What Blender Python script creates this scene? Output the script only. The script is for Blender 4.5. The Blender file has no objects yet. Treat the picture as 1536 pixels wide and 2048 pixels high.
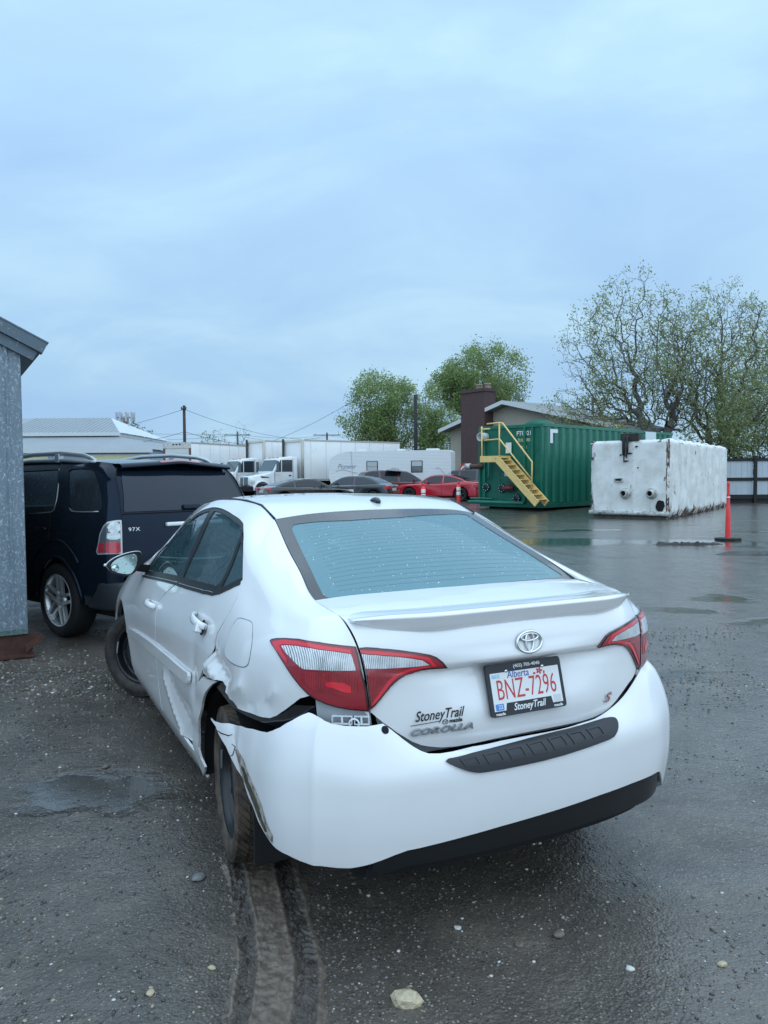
import bpy, bmesh, math, random
import numpy as np
from math import sin, cos, tan, pi, radians, sqrt, atan2, hypot
from mathutils import Vector, Matrix, Euler, noise as mnoise
from mathutils.geometry import delaunay_2d_cdt

scene = bpy.context.scene
COL = scene.collection
# ---------------- camera ----------------
EYE = 1.563
cam_data = bpy.data.cameras.new('camera')
cam = bpy.data.objects.new('camera', cam_data); COL.objects.link(cam)
cam_data.sensor_fit = 'VERTICAL'; cam_data.sensor_height = 36.0; cam_data.lens = 36.0*1556.73/2048
cam_data.clip_start = .05; cam_data.clip_end = 3000
cam.location = (0, 0, EYE)
cam.rotation_mode = 'QUATERNION'
cam.rotation_quaternion = (Euler((radians(90-2.53), 0, 0)).to_matrix() @ Euler((0, 0, radians(-.396))).to_matrix()).to_quaternion()
scene.camera = cam
# ---------------- sky, sun, exposure ----------------
SUN_EL, SUN_AZ = radians(60), radians(140)        # a veiled high sun behind the photographer's right shoulder
world = bpy.data.worlds.new('World'); scene.world = world; world.use_nodes = True
def build_world():
    nt = world.node_tree; nt.nodes.clear(); N = nt.nodes.new; K = nt.links.new
    out = N('ShaderNodeOutputWorld'); bg = N('ShaderNodeBackground')
    sky = N('ShaderNodeTexSky'); sky.sky_type = 'NISHITA'; sky.sun_disc = False
    sky.sun_elevation = SUN_EL; sky.sun_rotation = SUN_AZ; sky.altitude = 1000; sky.air_density = 1.0; sky.dust_density = 1.0
    tc = N('ShaderNodeTexCoord')
    # cloud deck: noise on the plane where a view ray meets a flat layer overhead
    sep = N('ShaderNodeSeparateXYZ'); K(tc.outputs['Generated'], sep.inputs[0])
    mz = N('ShaderNodeMath'); mz.operation = 'MAXIMUM'; mz.inputs[1].default_value = 0; K(sep.outputs[2], mz.inputs[0])
    az = N('ShaderNodeMath'); az.operation = 'ADD'; az.inputs[1].default_value = .35; K(mz.outputs[0], az.inputs[0])
    dx = N('ShaderNodeMath'); dx.operation = 'DIVIDE'; K(sep.outputs[0], dx.inputs[0]); K(az.outputs[0], dx.inputs[1])
    dy = N('ShaderNodeMath'); dy.operation = 'DIVIDE'; K(sep.outputs[1], dy.inputs[0]); K(az.outputs[0], dy.inputs[1])
    cmb = N('ShaderNodeCombineXYZ'); K(dx.outputs[0], cmb.inputs[0]); K(dy.outputs[0], cmb.inputs[1])
    mp = N('ShaderNodeMapping'); mp.inputs['Location'].default_value = (3.1, 1.75, 0); mp.inputs['Scale'].default_value = (1.0, 1.55, 1); mp.inputs['Rotation'].default_value = (0, 0, radians(24)); K(cmb.outputs[0], mp.inputs[0])
    no = N('ShaderNodeTexNoise'); no.inputs['Scale'].default_value = 1.7; no.inputs['Detail'].default_value = 7; no.inputs['Roughness'].default_value = .54; no.inputs['Distortion'].default_value = .5; K(mp.outputs[0], no.inputs['Vector'])
    cr = N('ShaderNodeValToRGB'); K(no.outputs['Fac'], cr.inputs[0])
    e = cr.color_ramp.elements
    e[0].position = .30; e[0].color = (2.50, 3.98, 5.9, 1)
    e[1].position = .70; e[1].color = (3.45, 5.15, 6.45, 1)
    m = e = cr.color_ramp.elements.new(.5); m.color = (2.85, 4.42, 6.05, 1)
    el = N('ShaderNodeMapRange'); el.inputs[1].default_value = 0; el.inputs[2].default_value = .75; el.inputs[3].default_value = .86; el.inputs[4].default_value = 1.22; K(mz.outputs[0], el.inputs[0])
    ml = N('ShaderNodeVectorMath'); ml.operation = 'SCALE'; K(cr.outputs[0], ml.inputs[0]); K(el.outputs[0], ml.inputs['Scale'])
    mix = N('ShaderNodeMixRGB'); mix.inputs[0].default_value = .98; K(sky.outputs[0], mix.inputs[1]); K(ml.outputs[0], mix.inputs[2])
    bg.inputs['Strength'].default_value = .10
    K(mix.outputs[0], bg.inputs['Color']); K(bg.outputs[0], out.inputs[0])
build_world()
sun_data = bpy.data.lights.new('sun', 'SUN'); sun_data.energy = 1.5; sun_data.angle = radians(150); sun_data.color = (.84, .93, 1.0)
sun = bpy.data.objects.new('sun', sun_data); COL.objects.link(sun); sun.location = (0, -10, 30)
sun.rotation_euler = (pi/2-SUN_EL, 0, pi-SUN_AZ)
scene.view_settings.view_transform = 'Standard'; scene.view_settings.look = 'None'
scene.view_settings.exposure = .69; scene.view_settings.gamma = 1.0; scene.view_settings.use_curve_mapping = False
scene.cycles.use_denoising = True
scene.cycles.max_bounces = 8; scene.cycles.transparent_max_bounces = 12
scene.cycles.caustics_reflective = False; scene.cycles.caustics_refractive = False
# ---------------- materials ----------------
MATS = {}
def _nodes(name):
    m = bpy.data.materials.new(name); m.use_nodes = True
    nt = m.node_tree; b = nt.nodes['Principled BSDF']
    return m, nt, b
def rgba(c): return (c[0], c[1], c[2], 1)
def mat(name, base, rough=.5, metal=0., coat=0., coat_rough=.05, spec=.5, vary=0., vscale=6., bump=0., bscale=80., trans=0., ior=1.45,
        dirt=None, dirt_amt=0., dirt_scale=3., drops=0., rough_vary=0., alpha=1., sub=None, stretch=(1, 1, 1)):
    """Plain procedural material; vary mottles the colour, dirt adds blotches of another colour, bump a fine relief."""
    if name in MATS: return MATS[name]
    m, nt, b = _nodes(name); N = nt.nodes.new; K = nt.links.new
    b.inputs['Base Color'].default_value = rgba(base); b.inputs['Roughness'].default_value = rough; b.inputs['Metallic'].default_value = metal
    b.inputs['Coat Weight'].default_value = coat; b.inputs['Coat Roughness'].default_value = coat_rough
    b.inputs['Specular IOR Level'].default_value = spec; b.inputs['Transmission Weight'].default_value = trans; b.inputs['IOR'].default_value = ior
    b.inputs['Alpha'].default_value = alpha
    tc = None
    if vary or bump or dirt is not None or drops or rough_vary:
        tc = N('ShaderNodeTexCoord'); mp = N('ShaderNodeMapping'); mp.inputs['Scale'].default_value = stretch; K(tc.outputs['Object'], mp.inputs[0]); vec = mp.outputs[0]
    col = None
    if vary:
        n = N('ShaderNodeTexNoise'); n.inputs['Scale'].default_value = vscale; n.inputs['Detail'].default_value = 6; n.inputs['Roughness'].default_value = .65; K(vec, n.inputs['Vector'])
        r = N('ShaderNodeValToRGB'); K(n.outputs['Fac'], r.inputs[0])
        r.color_ramp.elements[0].position = .3; r.color_ramp.elements[0].color = rgba([c*(1-vary) for c in base])
        r.color_ramp.elements[1].position = .72; r.color_ramp.elements[1].color = rgba([min(1, c*(1+vary)) for c in base])
        col = r.outputs[0]
    if dirt is not None:
        n = N('ShaderNodeTexNoise'); n.inputs['Scale'].default_value = dirt_scale; n.inputs['Detail'].default_value = 8; n.inputs['Roughness'].default_value = .7; K(vec, n.inputs['Vector'])
        r = N('ShaderNodeValToRGB'); K(n.outputs['Fac'], r.inputs[0])
        r.color_ramp.elements[0].position = 1-dirt_amt-.12; r.color_ramp.elements[0].color = (0, 0, 0, 1)
        r.color_ramp.elements[1].position = min(1, 1-dirt_amt+.12); r.color_ramp.elements[1].color = (1, 1, 1, 1)
        mx = N('ShaderNodeMixRGB'); K(r.outputs[0], mx.inputs[0])
        if col is None: mx.inputs[1].default_value = rgba(base)
        else: K(col, mx.inputs[1])
        mx.inputs[2].default_value = rgba(dirt); col = mx.outputs[0]
    if col is not None: K(col, b.inputs['Base Color'])
    if rough_vary:
        n = N('ShaderNodeTexNoise'); n.inputs['Scale'].default_value = vscale*2; n.inputs['Detail'].default_value = 5; K(vec, n.inputs['Vector'])
        mr = N('ShaderNodeMapRange'); mr.inputs[1].default_value = .3; mr.inputs[2].default_value = .7; mr.inputs[3].default_value = max(.02, rough-rough_vary); mr.inputs[4].default_value = min(1, rough+rough_vary)
        K(n.outputs['Fac'], mr.inputs[0]); K(mr.outputs[0], b.inputs['Roughness'])
    if bump or drops:
        h = None
        if bump:
            n = N('ShaderNodeTexNoise'); n.inputs['Scale'].default_value = bscale; n.inputs['Detail'].default_value = 5; K(vec, n.inputs['Vector']); h = n.outputs['Fac']
            bp = N('ShaderNodeBump'); bp.inputs['Strength'].default_value = bump; bp.inputs['Distance'].default_value = .01; K(h, bp.inputs['Height']); last = bp
            K(bp.outputs[0], b.inputs['Normal'])
        if drops:      # rain beads: little domes from a Voronoi cell pattern
            v = N('ShaderNodeTexVoronoi'); v.inputs['Scale'].default_value = 75; K(vec, v.inputs['Vector'])
            w = N('ShaderNodeTexWhiteNoise'); K(v.outputs['Position'], w.inputs['Vector'])
            g = N('ShaderNodeMath'); g.operation = 'MULTIPLY'; g.inputs[1].default_value = .42; K(w.outputs['Value'], g.inputs[0])
            s = N('ShaderNodeMath'); s.operation = 'SUBTRACT'; K(g.outputs[0], s.inputs[0]); K(v.outputs['Distance'], s.inputs[1])
            c = N('ShaderNodeMath'); c.operation = 'MAXIMUM'; c.inputs[1].default_value = 0; K(s.outputs[0], c.inputs[0])
            bp = N('ShaderNodeBump'); bp.inputs['Strength'].default_value = drops; bp.inputs['Distance'].default_value = .004; K(c.outputs[0], bp.inputs['Height'])
            K(bp.outputs[0], b.inputs['Coat Normal'] if coat else b.inputs['Normal'])
    MATS[name] = m; return m
def emis(name, col, strength):
    if name in MATS: return MATS[name]
    m, nt, b = _nodes(name); b.inputs['Base Color'].default_value = rgba(col); b.inputs['Emission Color'].default_value = rgba(col); b.inputs['Emission Strength'].default_value = strength
    MATS[name] = m; return m
def tinted_glass(name, tint, clear=.35, rough=.03, haze=(.02, .03, .035), coat=1., drops=0.):
    """Window glass: part see-through with a tint, part surface film; a Fresnel reflection over both."""
    if name in MATS: return MATS[name]
    m, nt, b = _nodes(name); N = nt.nodes.new; K = nt.links.new
    b.inputs['Base Color'].default_value = rgba(haze); b.inputs['Roughness'].default_value = rough; b.inputs['Specular IOR Level'].default_value = .6
    b.inputs['Coat Weight'].default_value = coat; b.inputs['Coat Roughness'].default_value = .02
    tr = N('ShaderNodeBsdfTransparent'); tr.inputs[0].default_value = rgba(tint)
    mx = N('ShaderNodeMixShader'); mx.inputs[0].default_value = clear; K(b.outputs[0], mx.inputs[1]); K(tr.outputs[0], mx.inputs[2])
    K(mx.outputs[0], nt.nodes['Material Output'].inputs[0])
    if drops:
        tc = N('ShaderNodeTexCoord'); v = N('ShaderNodeTexVoronoi'); v.inputs['Scale'].default_value = 90; K(tc.outputs['Object'], v.inputs['Vector'])
        w = N('ShaderNodeTexWhiteNoise'); K(v.outputs['Position'], w.inputs['Vector'])
        g = N('ShaderNodeMath'); g.operation = 'MULTIPLY'; g.inputs[1].default_value = .4; K(w.outputs['Value'], g.inputs[0])
        s = N('ShaderNodeMath'); s.operation = 'SUBTRACT'; K(g.outputs[0], s.inputs[0]); K(v.outputs['Distance'], s.inputs[1])
        c = N('ShaderNodeMath'); c.operation = 'MAXIMUM'; c.inputs[1].default_value = 0; K(s.outputs[0], c.inputs[0])
        bp = N('ShaderNodeBump'); bp.inputs['Strength'].default_value = drops; bp.inputs['Distance'].default_value = .004; K(c.outputs[0], bp.inputs['Height'])
        K(bp.outputs[0], b.inputs['Normal']); K(bp.outputs[0], b.inputs['Coat Normal'])
    MATS[name] = m; return m
# ---------------- objects ----------------
def thing(name, label, cat, loc=(0, 0, 0), rz=0., group=None, parent=None):
    o = bpy.data.objects.new(name, None); COL.objects.link(o); o.location = loc; o.rotation_euler = (0, 0, rz)
    o.empty_display_size = .1
    if label: o['label'] = label
    if cat: o['category'] = cat
    if group: o['group'] = group
    if parent: o.parent = parent
    return o
def tag(o, label, cat, group=None, kind=None):
    if label: o['label'] = label
    if cat: o['category'] = cat
    if group: o['group'] = group
    if kind: o['kind'] = kind
    return o
def link_mesh(name, me, parent=None, loc=None, rot=None, scale=None):
    o = bpy.data.objects.new(name, me); COL.objects.link(o)
    if parent is not None: o.parent = parent
    if loc is not None: o.location = loc
    if rot is not None: o.rotation_euler = rot
    if scale is not None: o.scale = scale
    return o
def copy_tree(o, parent=None):
    c = o.copy(); COL.objects.link(c); c.parent = parent
    for ch in list(o.children): copy_tree(ch, c)
    return c
class MB:
    """Collects polygons, then links them as one mesh object."""
    def __init__(s): s.v = []; s.f = []; s.m = []; s.sm = []; s.cur = 0; s.smooth = False
    def mat(s, i, smooth=None):
        s.cur = i
        if smooth is not None: s.smooth = smooth
        return s
    def add(s, vs, fs):
        b = len(s.v); s.v += [tuple(map(float, p)) for p in vs]
        for f in fs: s.f.append(tuple(b+i for i in f)); s.m.append(s.cur); s.sm.append(s.smooth)
        return s
    def box(s, x0, x1, y0, y1, z0, z1):
        s.add([(x0,y0,z0),(x1,y0,z0),(x1,y1,z0),(x0,y1,z0),(x0,y0,z1),(x1,y0,z1),(x1,y1,z1),(x0,y1,z1)],
              [(3,2,1,0),(4,5,6,7),(0,1,5,4),(1,2,6,5),(2,3,7,6),(3,0,4,7)]); return s
    def bbox(s, x0, x1, y0, y1, z0, z1, b=.01):      # box with chamfered edges
        bm = bmesh.new(); bmesh.ops.create_cube(bm, size=1)
        for q in bm.verts: q.co = ((x0+x1)/2+q.co.x*(x1-x0), (y0+y1)/2+q.co.y*(y1-y0), (z0+z1)/2+q.co.z*(z1-z0))
        bmesh.ops.bevel(bm, geom=bm.edges[:]+bm.verts[:], offset=b, segments=2, profile=.6, affect='EDGES')
        bm.verts.index_update(); s.add([q.co[:] for q in bm.verts], [[q.index for q in f.verts] for f in bm.faces]); bm.free(); return s
    def prism(s, poly, axis, a0, a1):                  # 2D polygon swept along an axis
        def P(p, t):
            return {'x': (t, p[0], p[1]), 'y': (p[0], t, p[1]), 'z': (p[0], p[1], t)}[axis]
        n = len(poly); area = sum(poly[i][0]*poly[(i+1) % n][1]-poly[(i+1) % n][0]*poly[i][1] for i in range(n))
        pl = list(poly) if area > 0 else list(poly)[::-1]
        flip = axis == 'y'
        vs = [P(p, a0) for p in pl]+[P(p, a1) for p in pl]
        fs = [tuple(range(n-1, -1, -1)), tuple(range(n, 2*n))]+[(i, (i+1) % n, n+(i+1) % n, n+i) for i in range(n)]
        if flip: fs = [f[::-1] for f in fs]
        if a1 < a0: fs = [f[::-1] for f in fs]
        s.add(vs, fs); return s
    def bar(s, a, b, w, h=None, up=(0, 0, 1)):          # rectangular bar between two points
        a, b = Vector(a), Vector(b); d = (b-a).normalized(); u = Vector(up)
        if abs(d.dot(u)) > .99: u = Vector((1, 0, 0))
        x = d.cross(u).normalized(); z = x.cross(d); h = h or w
        vs = [p+x*sx*w/2+z*sz*h/2 for p in (a, b) for sx, sz in ((-1,-1),(1,-1),(1,1),(-1,1))]
        s.add(vs, [(0,1,2,3),(7,6,5,4),(0,4,5,1),(1,5,6,2),(2,6,7,3),(3,7,4,0)]); return s
    def tube(s, pts, r, n=8, cap=True, closed=False):
        pts = [Vector(p) for p in pts]; rs = r if isinstance(r, (list, tuple)) else [r]*len(pts)
        m = len(pts); rings = []; prev = None
        for i, p in enumerate(pts):
            if closed: d = pts[(i+1) % m]-pts[i-1]
            else: d = pts[min(i+1, m-1)]-pts[max(i-1, 0)]
            d.normalize()
            if prev is None:
                u = Vector((0, 0, 1)) if abs(d.z) < .9 else Vector((1, 0, 0)); x = d.cross(u).normalized()
            else: x = (prev-d*prev.dot(d)).normalized()
            prev = x; y = d.cross(x)
            rings.append([p+(x*cos(2*pi*k/n)+y*sin(2*pi*k/n))*rs[i] for k in range(n)])
        vs = [q for g in rings for q in g]; fs = []
        for i in range(m if closed else m-1):
            j = (i+1) % m
            for k in range(n): fs.append((i*n+k, i*n+(k+1) % n, j*n+(k+1) % n, j*n+k))
        if cap and not closed: fs += [tuple(range(n-1, -1, -1)), tuple((m-1)*n+k for k in range(n))]
        s.add(vs, fs); return s
    def lathe(s, prof, n=32, axis='x', center=(0, 0, 0), a0=0., a1=2*pi):
        """prof: (along axis, radius) pairs"""
        c = Vector(center); full = abs(a1-a0-2*pi) < 1e-6; m = n if full else n+1; vs = []
        for a, r in prof:
            for k in range(m):
                t = a0+(a1-a0)*k/n; p, q = r*cos(t), r*sin(t)
                vs.append(c+Vector({'x': (a, p, q), 'y': (q, a, p), 'z': (p, q, a)}[axis]))
        fs = []
        for i in range(len(prof)-1):
            for k in range(n):
                j = (k+1) % m; fs.append((i*m+k, i*m+j, (i+1)*m+j, (i+1)*m+k))
        s.add(vs, fs); return s
    def mesh(s, name, mats):
        me = bpy.data.meshes.new(name); me.from_pydata(s.v, [], s.f)
        for m in (mats if isinstance(mats, (list, tuple)) else [mats]): me.materials.append(m)
        me.polygons.foreach_set('material_index', s.m); me.polygons.foreach_set('use_smooth', s.sm); me.update(); return me
    def build(s, name, mats, parent=None, loc=None, rot=None, recalc=False):
        me = s.mesh(name, mats)
        if recalc:
            bm = bmesh.new(); bm.from_mesh(me); bmesh.ops.recalc_face_normals(bm, faces=bm.faces[:]); bm.to_mesh(me); bm.free()
        return link_mesh(name, me, parent, loc, rot)
# ---------------- trimmed panels on a net ----------------
def chaikin(p, n=1, closed=True):
    for _ in range(n):
        q = []; m = len(p)
        for i in range(m if closed else m-1):
            a, b = p[i], p[(i+1) % m]; q += [(.75*a[0]+.25*b[0], .75*a[1]+.25*b[1]), (.25*a[0]+.75*b[0], .25*a[1]+.75*b[1])]
        if not closed: q = [p[0]]+q+[p[-1]]
        p = q
    return p
def resample(p, step, closed=True):
    out = []; m = len(p)
    for i in range(m if closed else m-1):
        a, b = p[i], p[(i+1) % m]; n = max(1, int(hypot(b[0]-a[0], b[1]-a[1])/step+.5))
        out += [(a[0]+(b[0]-a[0])*k/n, a[1]+(b[1]-a[1])*k/n) for k in range(n)]
    if not closed: out.append(p[-1])
    return out
def inset(p, g):
    m = len(p); area = sum(p[i][0]*p[(i+1) % m][1]-p[(i+1) % m][0]*p[i][1] for i in range(m)); s = 1 if area > 0 else -1; out = []
    for i in range(m):
        a, b, c = np.array(p[i-1]), np.array(p[i]), np.array(p[(i+1) % m])
        d1 = b-a; d2 = c-b; l1, l2 = np.linalg.norm(d1), np.linalg.norm(d2)
        if l1 < 1e-9 or l2 < 1e-9: out.append(tuple(b)); continue
        n1 = np.array([-d1[1], d1[0]])/l1; n2 = np.array([-d2[1], d2[0]])/l2; n = n1+n2; q = n@n
        out.append(tuple(b+s*g*n/max(q/2, .35)))
    return out
def inside(poly, X, Y):
    px = np.array([p[0] for p in poly]); py = np.array([p[1] for p in poly]); r = np.zeros(len(X), bool); j = len(poly)-1
    for i in range(len(poly)):
        c = ((py[i] > Y) != (py[j] > Y)) & (X < (px[j]-px[i])*(Y-py[i])/(py[j]-py[i]+1e-15)+px[i]); r ^= c; j = i
    return r
def edge_dist(poly, X, Y):
    d = np.full(len(X), 1e9); m = len(poly)
    for i in range(m):
        a = np.array(poly[i]); b = np.array(poly[(i+1) % m]); ab = b-a; L = ab@ab+1e-15
        t = np.clip(((X-a[0])*ab[0]+(Y-a[1])*ab[1])/L, 0, 1); d = np.minimum(d, (X-a[0]-t*ab[0])**2+(Y-a[1]-t*ab[1])**2)
    return np.sqrt(d)
def panel(name, net, poly, m, parent, sx=1, step=.035, off=0., gap=.0, hem=.012, disp=None, holes=(), flip=False, vlines=()):
    """A piece of sheet cut from a net along a polygon in the net's own (u, v), with its edge turned inward."""
    if gap: poly = inset(resample(poly, step), gap)
    loops = [resample(poly, step*.5)]+[resample(h, step*.5) for h in holes]
    pts = [q for l in loops for q in l]; edges = []; b = 0
    for l in loops:
        edges += [(b+i, b+(i+1) % len(l)) for i in range(len(l))]; b += len(l)
    us = [q[0] for q in loops[0]]; vs = [q[1] for q in loops[0]]
    for vl in vlines:            # extra rows of points along a crease
        lu = np.arange(min(us)+step*.3, max(us), step*.6); k = inside(loops[0], lu, np.full(len(lu), vl)); k &= edge_dist(loops[0], lu, np.full(len(lu), vl)) > step*.3
        b = len(pts); lu = lu[k]; pts += [(float(a), float(vl)) for a in lu]; edges += [(b+i, b+i+1) for i in range(len(lu)-1) if lu[i+1]-lu[i] < step]
    gu, gv = np.meshgrid(np.arange(min(us)+step/2, max(us), step), np.arange(min(vs)+step/2, max(vs), step)); gu = gu.ravel(); gv = gv.ravel()
    if len(gu):
        k = inside(loops[0], gu, gv)
        for h in loops[1:]: k &= ~inside(h, gu, gv)
        gu, gv = gu[k], gv[k]
        if len(gu):
            k = edge_dist([q for q in loops[0]], gu, gv) > step*.4
            for h in loops[1:]: k &= edge_dist(h, gu, gv) > step*.4
            for vl in vlines: k &= np.abs(gv-vl) > step*.3
            pts += list(zip(gu[k].tolist(), gv[k].tolist()))
    r = delaunay_2d_cdt([Vector(q) for q in pts], edges, [], 0, 1e-7)
    uv = np.array([tuple(q) for q in r[0]]); tris = np.array([tuple(f) for f in r[2]], int)
    cen = uv[tris].mean(1); keep = inside(loops[0], cen[:, 0], cen[:, 1])
    for h in loops[1:]: keep &= ~inside(h, cen[:, 0], cen[:, 1])
    tris = [tuple(int(i) for i in f) for f in tris[keep]]
    S = net(uv[:, 0], uv[:, 1]); Nn = net.normal(uv[:, 0], uv[:, 1])
    if flip: Nn = -Nn
    Sn = Nn
    if disp is not None:
        e = 2e-3; D = lambda du, dv: disp(net(uv[:, 0]+du, uv[:, 1]+dv), net.normal(uv[:, 0]+du, uv[:, 1]+dv)*(-1 if flip else 1))
        Sn = np.cross(D(e, 0)-D(-e, 0), D(0, e)-D(0, -e))*(-1 if flip else 1); Sn /= np.maximum(np.linalg.norm(Sn, axis=1), 1e-12)[:, None]
        S = disp(S, Nn)
    S = S+Nn*off
    fl = flip
    if sx < 0: S = S*[-1, 1, 1]; Nn = Nn*[-1, 1, 1]; Sn = Sn*[-1, 1, 1]; fl = not fl
    area = lambda f: (uv[f[1]][0]-uv[f[0]][0])*(uv[f[2]][1]-uv[f[0]][1])-(uv[f[2]][0]-uv[f[0]][0])*(uv[f[1]][1]-uv[f[0]][1])
    tris = [f if (area(f) > 0) != fl else f[::-1] for f in tris]
    mb = MB(); mb.smooth = True; mb.add(S, tris)
    if hem:
        cnt = {}
        for f in tris:
            for i in range(3):
                e = (f[i], f[(i+1) % 3]); cnt[tuple(sorted(e))] = cnt.get(tuple(sorted(e)), 0)+1
        for f in tris:
            for i in range(3):
                a, c = f[i], f[(i+1) % 3]
                if cnt[tuple(sorted((a, c)))] == 1:
                    mb.add([S[c], S[a], S[a]-Nn[a]*hem, S[c]-Nn[c]*hem], [(0, 1, 2, 3)])
    me = mb.mesh(name, m)
    vn = np.zeros((len(me.vertices), 3)); vn[:len(Sn)] = Sn; me.normals_split_custom_set_from_vertices([tuple(q) for q in vn])      # shade by the true surface
    return link_mesh(name, me, parent)
def frame_at(net, uv, off=0., flip=False, up=(0, 0, 1)):
    """Matrix whose x runs to the right along the surface, y up along it and z out of it."""
    p = net([uv[0]], [uv[1]])[0]; n = net.normal([uv[0]], [uv[1]])[0]
    if flip: n = -n
    n = Vector(n); upv = Vector(up); x = upv.cross(n).normalized(); y = n.cross(x)
    M = Matrix((x, y, n)).transposed().to_4x4(); M.translation = Vector(p)+n*off; return M
# ---------------- lettering ----------------
def lettering(name, text, size, m, parent, M, depth=.0006, shear=0., spacing=1., xscale=1., align='CENTER', bold=0., loc=(0, 0)):
    cu = bpy.data.curves.new(name, 'FONT'); cu.body = text; cu.size = size; cu.extrude = depth; cu.shear = shear; cu.space_character = spacing
    cu.align_x = align; cu.align_y = 'CENTER'; cu.offset = bold; cu.resolution_u = 3
    t = bpy.data.objects.new(name+'_tmp', cu); COL.objects.link(t)
    dg = bpy.context.evaluated_depsgraph_get(); me = bpy.data.meshes.new_from_object(t.evaluated_get(dg)); bpy.data.objects.remove(t); bpy.data.curves.remove(cu)
    me.transform(M @ Matrix.Translation((loc[0], loc[1], 0)) @ Matrix.Diagonal((xscale, 1, 1, 1))); me.materials.clear(); me.materials.append(m); me.name = name
    return link_mesh(name, me, parent)
# ---------------- wheels ----------------
def tyre_mesh(R, W, rim, mats, n=72, rib=.006):
    """Lathe about x, outer face towards -x; chunky tread blocks around the crown."""
    h = W/2; mb = MB(); mb.smooth = True
    prof = [(-h*.72, rim), (-h*.90, rim+.012), (-h*.99, rim+(R-rim)*.38), (-h, rim+(R-rim)*.58), (-h*.95, R-.022), (-h*.84, R-.010), (-h*.6, R-.006), (0, R-.005), (h*.6, R-.006), (h*.84, R-.010), (h*.95, R-.022), (h, rim+(R-rim)*.5), (h*.8, rim), (h*.5, rim-.01)]
    mb.lathe(prof[::-1], n, 'x')
    mb.smooth = False
    lanes = [(-h*.93, -h*.52, 0), (-h*.44, -h*.04, .5), (h*.04, h*.44, 0), (h*.52, h*.93, .5)]
    nb = 58
    for x0, x1, ph in lanes:
        for k in range(nb):
            a0 = 2*pi*(k+ph)/nb; a1 = a0+2*pi/nb*.74; vs = []
            sk = .012 if x0 < 0 else -.012
            for x, da in ((x0, 0), (x1, sk/R*4)):
                edge = R-(.010 if abs(x) > h*.8 else 0)
                for r in (R-.03 if abs(x) > h*.8 else R-.012, edge+.001):
                    for a in (a0+da, a1+da): vs.append((x, r*cos(a), r*sin(a)))
            mb.add(vs, [(2, 3, 7, 6), (0, 1, 3, 2), (5, 4, 6, 7), (1, 5, 7, 3), (4, 0, 2, 6)])
    return mb.mesh('tyre', mats)
M_TRIM = mat('black trim', (.012, .013, .015), .38, spec=.4, bump=.02)
M_DARK = mat('dark underbody', (.008, .009, .011), .9)
M_CHROME = mat('chrome', (.72, .74, .76), .10, metal=1.)
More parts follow.
